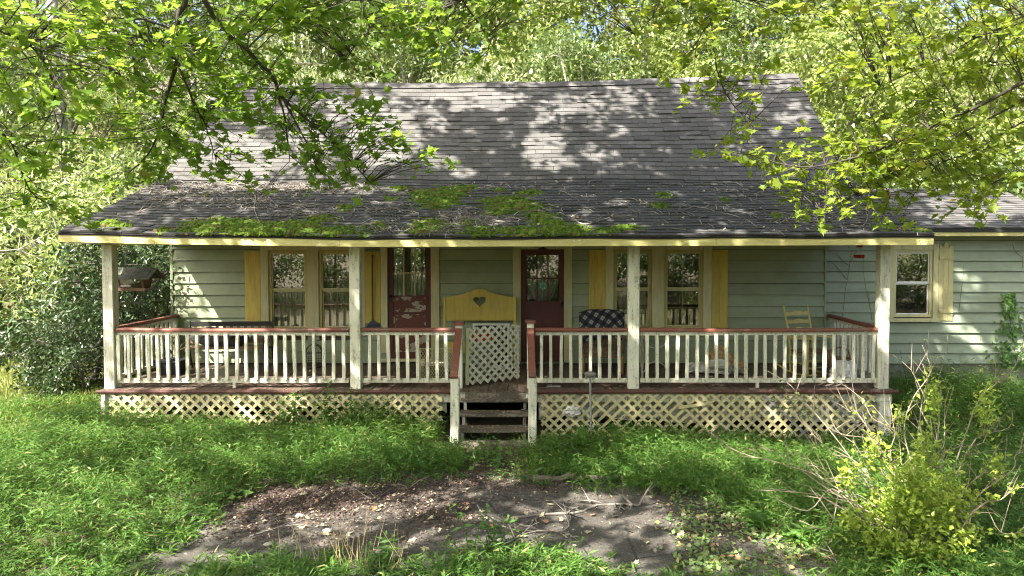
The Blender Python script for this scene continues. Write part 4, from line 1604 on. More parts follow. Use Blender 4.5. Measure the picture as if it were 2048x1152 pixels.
class Crown:
    """collects leaves and twigs of one tree"""

    def __init__(s):
        s.pos, s.T, s.Z, s.size = [], [], [], []
        s.tw = MB()
        s.branches = []

    def spray(s, c, d, L, n, size, flat=0.5, droop=0.25, twig=True, rng=RNG):
        """a twig from c along d with n leaves set along it"""
        c = np.asarray(c, float)
        d = np.asarray(d, float)
        d = d / np.linalg.norm(d)
        t = rng.random(n) ** 0.7
        side = np.cross(d, [0, 0, 1.0])
        side /= np.linalg.norm(side) + 1e-9
        a = rng.choice([-1, 1], n) * rng.uniform(0.4, 1.3, n)
        tip = d[None] * np.cos(a)[:, None] + side[None] * np.sin(a)[:, None] + rng.normal(size=(n, 3)) * 0.25
        tip[:, 2] -= droop
        base = c[None] + d[None] * (t * L)[:, None] - np.array([0, 0, 1.0])[None] * (0.18 * L * t ** 2)[:, None]
        tip /= np.linalg.norm(tip, axis=1, keepdims=True)
        base = base + tip * size * rng.uniform(0.15, 0.6, n)[:, None] + rng.normal(size=(n, 3)) * 0.02
        z = np.array([0, 0, 1.0])[None] + rng.normal(size=(n, 3)) * flat
        s.pos.append(base)
        s.T.append(tip)
        s.Z.append(z)
        s.size.append(size * rng.uniform(0.45, 1.3, n))
        if twig:
            p1 = c + d * L * 0.5 - np.array([0, 0, 0.04 * L])
            p2 = c + d * L - np.array([0, 0, 0.18 * L])
            s.tw.tube([c, p1, p2], [0.0045, 0.0032, 0.0015], 3, False)

    def limb(s, pts, r0, r1, n=6):
        pts = [Vector(p) for p in pts]
        k = len(pts)
        # smooth the polyline
        out = []
        for i in range(k - 1):
            a = pts[max(0, i - 1)]
            b = pts[i]
            c = pts[i + 1]
            d = pts[min(k - 1, i + 2)]
            for t in (0.0, 0.25, 0.5, 0.75):
                t2, t3 = t * t, t * t * t
                out.append(0.5 * ((2 * b) + (c - a) * t + (2 * a - 5 * b + 4 * c - d) * t2 + (3 * b - a - 3 * c + d) * t3))
        out.append(pts[-1])
        rad = [r0 + (r1 - r0) * (i / (len(out) - 1)) ** 0.8 for i in range(len(out))]
        out = [p + Vector((random.gauss(0, 0.4), random.gauss(0, 0.4), random.gauss(0, 0.4))) * min(0.03, r * 0.7) for p, r in zip(out, rad)]
        s.tw.tube(out, rad, n)
        s.branches += out
        return out

    def mesh(s, name, mat, tv, tf, wfac):
        pos = np.concatenate(s.pos)
        size = np.concatenate(s.size)
        return cluster_mesh(name, tv, tf, pos, np.concatenate(s.T), np.concatenate(s.Z), size * wfac, size, mat)


def px_line(pts, y0, y1):
    n = len(pts)
    return [W(p[0], p[1], y0 + (y1 - y0) * i / (n - 1)) for i, p in enumerate(pts)]


def maple(name, label, base, fork, lines, zones, top_boxes, mat, seed, leaf=0.105, keep_default=0.8, hang=-0.1, raise_px=22):
    rng = np.random.default_rng(seed)
    random.seed(seed)
    root = thing(name, label, 'tree', (base[0], base[1], gz(base[0], base[1])), world_coords=True, group='maples in front of the porch')
    tr = MB()
    b = Vector((base[0], base[1], gz(base[0], base[1]) - 0.1))
    f = Vector(fork)
    tpts = [b, b.lerp(f, 0.08), b.lerp(f, 0.4) + Vector((0.08, -0.06, 0)), b.lerp(f, 0.75) + Vector((-0.05, 0.05, 0)), f]
    tr.tube(tpts, [0.52, 0.36, 0.29, 0.25, 0.21], 12)
    top = f + Vector((0.4, 1.2, 8.0))
    tr.tube([f, f.lerp(top, 0.5) + Vector((0.2, 0, 0)), top], [0.21, 0.13, 0.03], 9)
    tr.build('trunk', BARK, root, smooth=True)
    cr = Crown()
    for pts, y0, y1, r0, r1, start in lines:
        w = px_line(pts, y0, y1)
        if start is not None:
            a = Vector(start)
            w = [a, a.lerp(w[0], 0.5) + Vector((0, 0, 0.25))] + w
        out = cr.limb(w, r0, r1, 7 if r0 > 0.02 else 5)
        for i in range(len(out) // 3, len(out)):
            p = out[i]
            if p.z > CZ + 0.36 * p.y + 1.2:
                continue
            d = (out[min(i + 1, len(out) - 1)] - out[max(i - 1, 0)]).normalized()
            for _ in range(1):
                az = rng.uniform(0, 2 * math.pi)
                dd = np.array(d) * 0.6 + np.array([math.cos(az), math.sin(az) * 0.7, rng.uniform(-0.4, 0.15)])
                cr.spray(p, dd, rng.uniform(0.18, 0.42), int(rng.integers(4, 9)), leaf, rng=rng)
    # foliage that the picture shows, hung on the limbs
    for cx, cy, rx, ry, y0, y1, n in zones:
        for _ in range(int(n * 1.2)):
            while True:
                a, b_ = rng.uniform(-1, 1, 2)
                if a * a + b_ * b_ < 1:
                    break
            Y = rng.uniform(y0, y1)
            c = W(cx + a * rx, cy - raise_px + b_ * ry * 0.9, Y)
            near = min(cr.branches, key=lambda q: (q - c).length_squared)
            v = c - near
            dd = np.array(v) / (v.length + 1e-6) * 0.7 + np.array([rng.normal(0, 0.5), rng.normal(0, 0.5), rng.normal(hang, 0.15)])
            if v.length < 1.3:
                mid = near.lerp(c, 0.5) + Vector((rng.normal(0, .03), rng.normal(0, .03), 0.04))
                cr.tw.tube([near, mid, c], [0.006, 0.005, 0.004], 3, False)
            cr.spray(c, dd, rng.uniform(0.2, 0.45), int(rng.integers(6, 12)), leaf, droop=0.15, flat=0.4, rng=rng)
    # the crown overhead, which shades house and yard
    P = []
    for (x0, x1, y0, y1, z0, z1, n) in top_boxes:
        P.append(np.stack([rng.uniform(x0, x1, n), rng.uniform(y0, y1, n), rng.uniform(z0, z1, n)], 1))
    P = np.concatenate(P)
    P = P[P[:, 2] > CZ + 0.40 * np.maximum(P[:, 1], 0) + 0.55]
    nodes = [f, f.lerp(top, 0.3), f.lerp(top, 0.55), f.lerp(top, 0.8)]
    for _ in range(16):
        q = Vector(P[rng.integers(len(P))])
        a = min(nodes, key=lambda t: (t - q).length)
        cr.limb([a, a.lerp(q, 0.5) + Vector((0, 0, 0.4)), q], 0.05, 0.008, 6)
    up = Crown()
    hx, hy = to_px(surf_hit(P))
    kk = keep_share(hx, hy, 1.0)
    for q, k in zip(P, kk):
        dd = rng.normal(size=3)
        dd[2] = dd[2] * 0.3 - 0.1
        up.spray(q, dd, rng.uniform(0.4, 0.8), int(rng.integers(10, 18)), leaf * 1.55, flat=0.35, twig=k > 0.6, rng=rng)
    up.pos = np.concatenate(up.pos)
    hx, hy = to_px(surf_hit(up.pos))
    m = rng.random(len(hx)) < keep_share(hx, hy, keep_default)
    # thin foliage on the sunny side of the low boughs, so that these stay lit
    tt_ = 6.5 - up.pos[:, 1]
    bx, by = to_px(up.pos + tt_[:, None] * np.array(SUN) / SUN.y)
    m &= ~((tt_ > 0.4) & (bx > -150) & (bx < 2200) & (by > -60) & (by < 430) & (rng.random(len(hx)) < 0.8))
    up.pos = [up.pos[m]]
    up.T = [np.concatenate(up.T)[m]]
    up.Z = [np.concatenate(up.Z)[m]]
    up.size = [np.concatenate(up.size)[m]]
    link('upper_crown', up.mesh('upper_crown', mat, MAPLO_V, MAPLO_F, 1.0), root)
    up.tw.build('upper_twigs', BARK, root)
    o = link('crown', cr.mesh('crown', mat, MAPLE_V, MAPLE_F, 1.0), root)
    cr.tw.build('branches', plain('dark_maple_bark', (0.060, 0.052, 0.044), 0.9, 0.5, 12, bumps=0.6), root, smooth=True)
    return root


EXT = (-4.6, 3.4, 7.2)
maple('maple_tree', 'dark-limbed maple whose leafy boughs hang over the left half of the roof', (-5.6, 2.6), (-5.3, 2.9, 5.6),
      [([(350, -60), (352, 40), (353, 120), (333, 190), (318, 260), (295, 310), (258, 345)], 5.9, 6.5, 0.034, 0.006, EXT),
       ([(354, 122), (385, 200), (410, 250), (430, 312)], 6.0, 6.4, 0.014, 0.004, None),
       ([(385, -60), (408, 0), (450, 60), (505, 110), (545, 155), (565, 195), (610, 235), (660, 280), (705, 325), (740, 365)], 5.8, 7.0, 0.034, 0.005, EXT),
       ([(556, 185), (572, 250), (580, 322)], 6.35, 6.7, 0.013, 0.004, None),
       ([(566, 198), (600, 260), (622, 305), (636, 342)], 6.4, 6.8, 0.012, 0.004, None),
       ([(700, -60), (722, 0), (738, 55), (715, 85), (690, 122)], 6.3, 6.6, 0.02, 0.004, (-3.9, 3.6, 8.0)),
       ([(905, -60), (925, 0), (960, 50), (985, 92)], 6.5, 6.8, 0.015, 0.004, (-3.5, 3.8, 8.6)),
       ([(-80, 30), (0, 62), (60, 92), (92, 132), (112, 182)], 5.2, 5.8, 0.016, 0.004, (-5.0, 3.4, 6.0)),
       ([(-80, 200), (0, 262), (30, 302), (60, 382), (120, 420)], 5.2, 5.8, 0.014, 0.004, (-5.0, 3.4, 5.6)),
       ([(318, 255), (260, 272), (195, 275)], 6.4, 6.5, 0.008, 0.003, None),
       ([(350, 80), (300, 105), (240, 150)], 6.2, 6.4, 0.009, 0.003, None)],
      [(110, 90, 190, 120, 5.2, 6.4, 70), (300, 60, 150, 90, 5.6, 6.8, 42), (55, 270, 75, 70, 5.3, 6.0, 12), (320, 250, 125, 85, 6.0, 6.8, 40), (480, 120, 110, 95, 6.0, 6.9, 44),
       (580, 240, 80, 60, 6.4, 7.0, 20), (690, 300, 95, 62, 6.7, 7.2, 36), (455, 335, 45, 25, 6.3, 6.6, 6), (815, 350, 45, 22, 6.9, 7.2, 6), (720, 50, 170, 75, 6.2, 7.2, 44), (920, 60, 140, 75, 6.4, 7.4, 36), (40, 400, 50, 40, 5.4, 5.8, 4), (560, 40, 120, 55, 6, 7, 20)],
      [(-12.5, -1.0, -3.0, 6.5, 6.2, 9.6, 900), (-10.5, 1.0, 1.0, 9.0, 8.5, 13.5, 1000), (-7.5, 1.5, 3.5, 10.0, 7.5, 12.5, 640), (-4.5, 2.0, -1.0, 4.2, 4.9, 8.0, 260), (-12.0, 2.5, 6.0, 11.5, 10.0, 15.5, 1500), (-13.0, -3.5, 4.5, 9.0, 7.5, 11.5, 420)], MAPLE, 11, leaf=0.090, keep_default=0.97)
EXR = (5.6, 5.0, 6.4)
maple('maple_tree', 'yellow-green maple reaching in over the wing from the right edge', (6.9, 4.3), (6.7, 4.6, 5.0),
      [([(2120, 10), (2048, 42), (1950, 76), (1880, 118), (1760, 172)], 6.0, 7.0, 0.022, 0.004, EXR),
       ([(2120, 130), (2048, 165), (1960, 210), (1880, 247), (1790, 286), (1700, 318), (1600, 334), (1500, 310), (1432, 300)], 5.9, 7.0, 0.026, 0.003, EXR),
       ([(2120, 150), (2048, 200), (1930, 262), (1860, 310), (1800, 342), (1740, 382), (1640, 420)], 6.1, 7.0, 0.018, 0.003, EXR),
       ([(2120, 200), (2048, 242), (1950, 300), (1870, 334), (1820, 402)], 6.3, 7.1, 0.016, 0.003, EXR),
       ([(2120, -10), (2030, 40), (1990, 100), (1960, 140), (1900, 162), (1860, 200)], 6.2, 7.0, 0.016, 0.003, EXR),
       ([(1460, -60), (1440, 0), (1424, 42), (1430, 110), (1440, 162), (1470, 215), (1505, 242)], 6.6, 7.1, 0.016, 0.003, (3.2, 5.0, 8.2)),
       ([(1425, 40), (1396, 82), (1388, 132)], 6.7, 6.9, 0.008, 0.003, None),
       ([(1330, -60), (1320, 0), (1300, 40), (1270, 70)], 6.7, 7.0, 0.01, 0.003, (2.4, 5.0, 8.4)),
       ([(2110, 300), (2040, 340), (1980, 370), (1930, 410)], 6.2, 6.8, 0.012, 0.003, EXR)],
      [(1880, 70, 180, 80, 6.0, 7.2, 38), (1760, 180, 130, 70, 6.4, 7.2, 22), (1950, 200, 110, 80, 6.0, 7.0, 22), (1720, 370, 130, 50, 6.6, 7.2, 44), (1880, 350, 140, 70, 6.2, 7.1, 46), (1530, 345, 80, 18, 6.8, 7.1, 12),
       (1680, 430, 110, 22, 6.8, 7.2, 20), (1440, 60, 80, 70, 6.5, 7.0, 16), (1480, 215, 60, 40, 6.9, 7.2, 10), (1250, 35, 140, 45, 6.6, 7.4, 20), (1620, 40, 120, 50, 6.5, 7.2, 16), (2010, 100, 50, 90, 5.8, 6.6, 12), (1800, 270, 120, 50, 6.4, 7.2, 18)],
      [(-1.5, 9.5, 0.5, 7.8, 6.6, 11.0, 800), (0.5, 9.5, -2.0, 5.5, 5.4, 8.5, 300), (-2, 6.5, 5.5, 10.5, 8.0, 13.0, 640)], MAPLE2, 23, leaf=0.088, keep_default=0.97, hang=0.0, raise_px=40)


def tree_data(seed, H, Rad, base_frac, n_lobe, n_leaf, leaf_len, leaf_w, droop, mat, bark, trunk_r, name='tree'):
    """meshes of one forest tree: trunk with limbs, crown of single leaves in lobes"""
    rng = np.random.default_rng(seed)
    random.seed(seed)
    tb = MB()
    lean = rng.normal(0, 0.25, 2)
    spine = [Vector((lean[0] * t * t + 0.08 * math.sin(t * 5 + seed), lean[1] * t * t, H * 0.93 * t)) for t in np.linspace(0, 1, 8)]
    tb.tube(spine, [trunk_r * (1.25 - 1.15 * t) if t > 0.06 else trunk_r * 1.5 for t in np.linspace(0, 1, 8)], 8)
    pos, T, Z = [], [], []
    per = n_leaf // n_lobe
    for i in range(n_lobe):
        fr = base_frac + (1 - base_frac) * (i + rng.uniform(0, 0.9)) / n_lobe
        az = i * 2.4 + rng.uniform(-0.6, 0.6)
        prof = math.sin(math.pi * min(1, 0.18 + 0.80 * (fr - base_frac) / (1 - base_frac))) ** 0.7
        rr = Rad * prof * rng.uniform(0.45, 0.95)
        c = np.array([rr * math.cos(az) + lean[0] * fr * fr, rr * math.sin(az) + lean[1] * fr * fr, H * fr * 0.97])
        lr = Rad * rng.uniform(0.34, 0.52)
        k = min(7, max(1, int(fr * 7 * 0.8)))
        a = spine[k]
        m = a.lerp(Vector(c), 0.5) + Vector((0, 0, -0.15))
        tb.tube([a, m, Vector(c)], [trunk_r * 0.38, trunk_r * 0.25, 0.015], 5)
        # sub clumps on the lobe
        nc = 9
        cc = c + rnd_unit(nc, rng) * lr * rng.uniform(0.5, 1.0, (nc, 1)) * np.array([1, 1, 0.75])
        for q in cc:
            tb.tube([Vector(c), Vector(q)], [0.014, 0.006], 3, False)
            n = max(6, per // nc)
            off = rng.normal(size=(n, 3)) * lr * 0.26 * np.array([1, 1, 0.55])
            pos.append(q + off)
            o = rnd_unit(n, rng)
            t = o * 0.9 + off / (lr * 0.3 + 1e-6) * 0.35
            t[:, 2] -= droop
            T.append(t)
            z = rng.normal(size=(n, 3)) * 0.55 + np.array([0, -0.1, 1.0])
            Z.append(z)
    pos = np.concatenate(pos)
    n = len(pos)
    ln = leaf_len * rng.uniform(0.6, 1.25, n)
    crown = cluster_mesh('crown', LEAF_V, LEAF_F, pos, np.concatenate(T), np.concatenate(Z), ln * leaf_w, ln, mat)
    trunk = tb.mesh('trunk', bark, smooth=True)
    return trunk, crown


def place_tree(data, name, label, cat, loc, scale, rotz, group, sz=None):
    root = thing(name, label, cat, loc, rotz, group)
    for nm, me in zip(('trunk', 'crown'), data):
        o = bpy.data.objects.new(nm, me)
        COL.objects.link(o)
        o.parent = root
    root.scale = (scale, scale, sz or scale)
    return root


KINDS = [
    tree_data(101, 9.0, 3.1, 0.12, 15, 12500, 0.19, 0.58, 0.35, FOREST[0], BARK, 0.15),
    tree_data(102, 10.5, 3.0, 0.22, 15, 12500, 0.18, 0.55, 0.30, FOREST[1], PALEBARK, 0.21),
    tree_data(103, 8.0, 3.2, 0.08, 15, 12500, 0.24, 0.30, 0.75, FOREST[2], PALEBARK, 0.12),
    tree_data(104, 11.0, 2.7, 0.25, 14, 12000, 0.17, 0.60, 0.25, FOREST[0], PALEBARK, 0.20),
    tree_data(105, 5.0, 2.6, 0.05, 14, 11000, 0.17, 0.55, 0.35, FOREST[1], BARK, 0.07),
]
KIND_WORD = ['bright yellow-green broadleaf tree', 'mid-green broadleaf tree', 'pale tree with long drooping leaflets', 'tall slim light-green tree', 'bushy green undergrowth tree']
random.seed(42)
rows = [
    ('just behind the house', [(-15.0, 19.0, 1), (-11.3, 18.4, 4), (-8.6, 20.0, 2), (-5.0, 20.4, 2), (-1.9, 20.6, 2), (1.2, 20.8, 1), (4.3, 20.2, 0), (7.6, 19.6, 0), (10.9, 19.4, 0), (14.2, 19.0, 3)], 0.9),
    ('in the second row', [(-20.5, 24.5, 0), (-16.5, 25.2, 3), (-12.3, 24.6, 1), (-8.3, 25.5, 2), (-4.4, 25.0, 1), (-0.4, 25.6, 0), (3.6, 25.1, 0), (7.6, 25.4, 1), (11.6, 24.8, 0), (15.6, 25.2, 0), (19.6, 24.6, 1)], 1.0),
    ('in the back row', [(-1.2, 29.0, 0), (-10.2, 29.4, 1), (5.8, 29.2, 1), (-5.4, 29.6, 0), (10.8, 29.0, 0), (-24, 33, 1), (-18.5, 32, 0), (-13.0, 33, 3), (-7.5, 32.4, 0), (-2.0, 33, 1), (3.5, 32.5, 0), (9.0, 33, 3), (14.5, 32.3, 0), (20.0, 33, 1), (25.5, 32, 0)], 1.4),
]
ORD = ['first', 'second', 'third', 'fourth', 'fifth', 'sixth', 'seventh', 'eighth', 'ninth', 'tenth', 'eleventh', 'twelfth', 'thirteenth', 'fourteenth', 'fifteenth', 'sixteenth']
for where, lst, s0 in rows:
    for i, (x, y, k) in enumerate(sorted(lst)):
        xx = x + random.uniform(-0.6, 0.6)
        yy = y + random.uniform(-0.6, 0.6)
        place_tree(KINDS[k], 'forest_tree', f'{KIND_WORD[k]}, {ORD[i]} from left {where}', 'tree', (xx, yy, gz(xx, yy) - 0.1), s0 * random.uniform(0.9, 1.12), random.uniform(0, 6.28), 'trees on the wooded slope')
# brush at the foot of the slope, behind the left yard and beyond the wing
for i, (x, y, s) in enumerate([(-17, 16.6, 0.75), (-13.6, 16.0, 0.8), (-10.8, 17.0, 0.62), (8.6, 17.8, 0.9), (11.6, 17.2, 1.0), (14.8, 16.5, 1.05)]):
    place_tree(KINDS[4], 'brush_bush', f'leafy brush at the foot of the slope, {ORD[i]} from the left', 'bush', (x, y, gz(x, y) - 0.05), s, i * 1.3, 'brush at the foot of the slope')
# the other side of the yard, seen in the window panes
for i, (x, y, k, s) in enumerate([(-13, -13, 1, 0.95), (-8, -15, 0, 1.05), (-3.2, -14.4, 0, 1.0), (1.8, -15.2, 1, 1.05), (6.6, -14.2, 0, 1.0), (11.4, -14.6, 3, 1.0), (16, -13.4, 0, 1.0), (-18, -12, 3, 1.0)]):
    place_tree(KINDS[k], 'yard_tree', f'{KIND_WORD[k]} across the yard mirrored in the windows, {ORD[i]} along', 'tree', (x, y, gz(x, y) - 0.1), s, i * 0.9, 'trees across the yard mirrored in the windows')

for i, (x, y, s_) in enumerate([(-9.5, -6.5, 0.9), (-5.6, -7.4, 1.0), (-2.0, -8.0, 0.95), (1.6, -7.2, 1.0), (5.2, -7.8, 1.0), (9.0, -6.6, 0.95), (13, -6.0, 0.9), (17, -5.2, 0.95), (21, -4.0, 0.95), (-13.4, -5.4, 0.9)]):
    place_tree(KINDS[4], 'hedge_bush', f'leafy bush behind the photographer mirrored in the windows, {ORD[i]} along', 'bush', (x, y, gz(x, y) - 0.05), s_, i * 1.1, 'bushes mirrored in the windows')

# shrubs beside the left end of the porch
holly = tree_data(201, 2.7, 1.45, 0.03, 18, 8600, 0.10, 0.5, 0.2, HOLLY, BARK, 0.04)
laurel = tree_data(202, 4.3, 1.9, 0.25, 15, 4200, 0.17, 0.30, -0.25, LAUREL, PALEBARK, 0.05)
holly2 = tree_data(203, 3.4, 1.5, 0.05, 16, 6000, 0.085, 0.5, 0.2, FOREST[1], BARK, 0.05)
place_tree(holly, 'holly_bush', 'dark glossy holly bush left of the corner post of the porch', 'bush', (-8.35, 12.7, gz(-8.35, 12.7)), 1.05, 0.4, 'bushes at the left end of the porch')
place_tree(holly, 'holly_bush', 'small dark holly behind the bird feeder and left side railing', 'bush', (-8.0, 14.2, gz(-8.0, 14.2)), 0.95, 2.4, 'bushes at the left end of the porch')
place_tree(holly, 'holly_bush', 'low dark holly growth in front of the larger holly bush', 'bush', (-7.95, 11.9, gz(-7.95, 11.9) - 0.1), 0.58, 4.1, 'bushes at the left end of the porch')
place_tree(laurel, 'laurel_bush', 'tall pale laurel with long leaves against the left roof edge', 'bush', (-9.9, 14.4, gz(-9.9, 14.4)), 1.0, 0.0, 'bushes at the left end of the porch')
place_tree(laurel, 'laurel_bush', 'pale long-leaved laurel at the left edge of the picture', 'bush', (-12.4, 14.0, gz(-12.4, 14.0)), 0.95, 2.1, 'bushes at the left end of the porch')
place_tree(holly2, 'side_bush', 'light green bush seen between corner post and house wall', 'bush', (-9.2, 17.0, gz(-9.2, 17.0)), 1.0, 1.1, 'bushes at the left end of the porch')

# tall dead-grey trunk standing at the left among the leaves
tt = MB()
tp = [W(150, 470, 16.5), W(135, 380, 16.5), W(125, 300, 16.5), W(118, 220, 16.5), W(108, 90, 16.5), W(100, -80, 16.5)]
tp = [Vector((p.x * 1.27, p.y * 1.27, CZ + (p.z - CZ) * 1.27)) for p in tp]
tp[0].z = gz(tp[0].x, tp[0].y) - 0.1
tt.tube(tp, [0.26, 0.22, 0.2, 0.19, 0.17, 0.14], 10)
to = tt.build('tree_trunk', PALEBARK, smooth=True)
tag(to, 'tall bare grey trunk rising among the leaves at far left', 'tree trunk')

# weathered picket railing far behind the left side of the house
fn = thing('picket_railing', 'weathered grey picket railing glimpsed past the left house corner', 'railing', (-9.6, 18.6, gz(-9.6, 18.6)), world_coords=True)
fy = 18.6
for i in range(9):
    x = XW(318 + i * 5.2, fy)
    MB().box(x, x + 0.045, fy, fy + 0.02, ZW(598 + random.uniform(-2, 2), fy), ZW(536, fy)).build('picket', GREYWOOD, fn)
box_part('rail', GREYWOOD, fn, XW(314, fy), XW(366, fy), fy + 0.021, fy + 0.06, ZW(591, fy), ZW(586, fy))
box_part('rail', BROWNWOOD, fn, XW(314, fy), XW(366, fy), fy - 0.03, fy + 0.06, ZW(535.5, fy), ZW(529, fy))
jbox(XW(333, fy + 0.1), XW(341, fy + 0.1), fy + 0.1, fy + 0.22, gz(-9.6, fy), ZW(480, fy)).build('post', BROWNWOOD, fn)
for xx in (316, 362):
    box_part('leg', GREYWOOD, fn, XW(xx, fy + 0.07), XW(xx + 5, fy + 0.07), fy + 0.065, fy + 0.095, gz(-9.6, fy) - 0.05, ZW(585, fy))

# ------------------------------------------------------------------ grass, weeds, litter


def patch_noise(x, y, s=1.0):
    return 0.5 + 0.25 * np.sin(x * 1.9 * s + 1.3 * np.sin(y * 1.1 * s)) + 0.25 * np.sin(y * 2.3 * s + 1.7 * np.sin(x * 0.8 * s))


def smooth_a(a, b, x):
    t = np.clip((x - a) / (b - a), 0, 1)
    return t * t * (3 - 2 * t)


def build_grass():
    rng = np.random.default_rng(5)
    n = 40000
    x = rng.uniform(-10.5, 8.2, n)
    y = 5.4 + (10.36 - 5.4) * rng.random(n)
    # thin towards the far left lawn, keep off the slab, the steps and what lies under the porch
    ex = rng.uniform(5.6, 9.6, 5200)
    ey = rng.uniform(10.3, 12.45, 5200)
    x = np.concatenate([x, ex, rng.uniform(-9.6, -6.9, 2600)])
    y = np.concatenate([y, ey, rng.uniform(9.8, 11.4, 2600)])
    z = gza(x, y)
    px, py = to_px(np.stack([x, y, z], 1))
    jit = rng.normal(size=(len(x), 2)) * 13
    ins = in_poly(px + jit[:, 0], py + jit[:, 1] * 0.7, PATCH)
    stair = (x > -1.45) & (x < 0.02) & (y > 9.45)
    bare = (x > 0.0) & (x < 1.3) & (y > 9.75) & (rng.random(len(x)) < 0.8)
    path = (np.abs(px - 985) < 55) & (py > 900) & (py < 965) & (rng.random(len(x)) < 0.75)
    walk = (x > -2.0) & (x < -0.9) & (y > 9.1) & (rng.random(len(x)) < 0.2)
    yard = (x < -7.6) & (y > 9.0) & (rng.random(len(x)) < smooth_a(-7.6, -9.2, x))
    out = yard | (px < -120) | (px > 2160) | (py > 1260)
    keep = ~ins & ~stair & ~bare & ~path & ~walk & ~out & (rng.random(len(x)) < 0.55 + 0.45 * patch_noise(x, y))
    x, y, z, px, py = x[keep], y[keep], z[keep], px[keep], py[keep]
    n = len(x)
    h = rng.uniform(0.18, 0.40, n) * (0.75 + 0.5 * patch_noise(x + 3, y, 0.8))
    h *= np.where(py > 1100, 0.55, 1.0) * np.where((x < -7.0) & (y > 9.3), 0.55, 1.0)
    h *= np.where((x > 5.6) & (y > 10.6), 1.7, 1.0)
    h *= np.where((x > 0) & (x < 5.4) & (y > 9.7), 0.7, 1.0)
    # next to the slab the plants are short
    near = in_poly(px, py - 26, PATCH) | in_poly(px + 30, py, PATCH) | in_poly(px - 30, py, PATCH)
    h *= np.where(near, 0.6, 1.0)
    h *= np.where((y > 9.2) & (x > -6.6) & (x < -1.6), 0.95, 1.0) * (0.65 + 0.7 * patch_noise(x * 1.7 + 5, y * 1.9, 1.0))
    lean = rng.normal(size=(n, 2)) * 0.28
    base = np.stack([x, y, z - 0.01], 1)
    up = np.stack([lean[:, 0], lean[:, 1] - 0.12, np.ones(n)], 1)
    P, T, Z, Wd, L = [], [], [], [], []
    P.append(base)
    T.append(up)
    Z.append(np.tile([0, -1.0, 0.1], (n, 1)))
    Wd.append(np.full(n, 0.006))
    L.append(h)
    az = rng.uniform(0, 6.28, n)
    for k in range(8):
        fr = 0.22 + 0.78 * (k + rng.random(n)) / 8
        a = az + k * 2.6 + rng.normal(size=n) * 0.5
        p = base + up * (h * fr)[:, None]
        t = np.stack([np.cos(a), np.sin(a), rng.normal(0.18, 0.35, n)], 1)
        P.append(p)
        T.append(t)
        Z.append(np.stack([rng.normal(0, 0.3, n), rng.normal(0, 0.3, n), np.ones(n)], 1))
        ll = rng.uniform(0.045, 0.115, n)
        Wd.append(ll * rng.uniform(0.15, 0.25, n))
        L.append(ll)
    me = cluster_mesh('grass', LEAF_V, LEAF_F, np.concatenate(P), np.concatenate(T), np.concatenate(Z), np.concatenate(Wd), np.concatenate(L), GRASSM)
    tag(link('grass', me), 'lush green stiltgrass growing up to the porch', 'grass', kind='stuff')


def build_lawn():
    rng = np.random.default_rng(6)
    n = 70000
    x = rng.uniform(-19, -6.6, n)
    y = 8.5 + (18.5 - 8.5) * rng.random(n) ** 1.1
    k = (x < -7.0 - (y - 10) * 0.02) & ((y > 10.6) | (rng.random(n) < 0.5))
    x, y = x[k], y[k]
    x2 = rng.uniform(9.0, 17, 9000)
    y2 = rng.uniform(10, 17, 9000)
    x = np.concatenate([x, x2])
    y = np.concatenate([y, y2])
    n = len(x)
    z = gza(x, y)
    h = rng.uniform(0.08, 0.24, n) * np.where(y > 18, 2.2, 1.0)
    T = np.stack([rng.normal(0, 0.4, n), rng.normal(-0.1, 0.4, n), np.ones(n)], 1)
    Z = np.stack([rng.normal(0, 1, n), rng.normal(0, 1, n), rng.normal(0.3, 0.3, n)], 1)
    me = cluster_mesh('lawn_grass', LEAF_V, LEAF_F, np.stack([x, y, z - 0.01], 1), T, Z, h * 0.16, h, LAWNM)
    tag(link('lawn_grass', me), 'sunny yellow-green lawn left of the house', 'grass', kind='stuff')


build_grass()
build_lawn()


def leaf_carpet(name, label, cat, regions, mat, size, lift=0.012, seed=1, tv=LEAF_V, tf=LEAF_F, wf=0.6, flat=0.35, onfn=None):
    """scatter of fallen leaves or creeper over px ellipses on the ground"""
    rng = np.random.default_rng(seed)
    P = []
    for cx, cy, rx, ry, n in regions:
        k = 0
        a = rng.normal(size=(n, 2)) * 0.5
        for u, v in a:
            px, py = cx + u * rx, cy + v * ry
            Y = CZ * F / max(60, (py - 485))
            p = W(px, py, Y)
            P.append((p.x, p.y, gz(p.x, p.y) + lift + rng.random() * size * 0.25))
    P = np.array(P)
    n = len(P)
    T = np.concatenate([rng.normal(size=(n, 2)), rng.normal(0, flat, (n, 1))], 1)
    Z = np.concatenate([rng.normal(0, flat, (n, 2)), np.ones((n, 1))], 1)
    s = size * rng.uniform(0.5, 1.3, n)
    me = cluster_mesh(name, tv, tf, P, T, Z, s * wf, s, mat)
    o = link(name, me)
    tag(o, label, cat, kind='stuff')
    return o


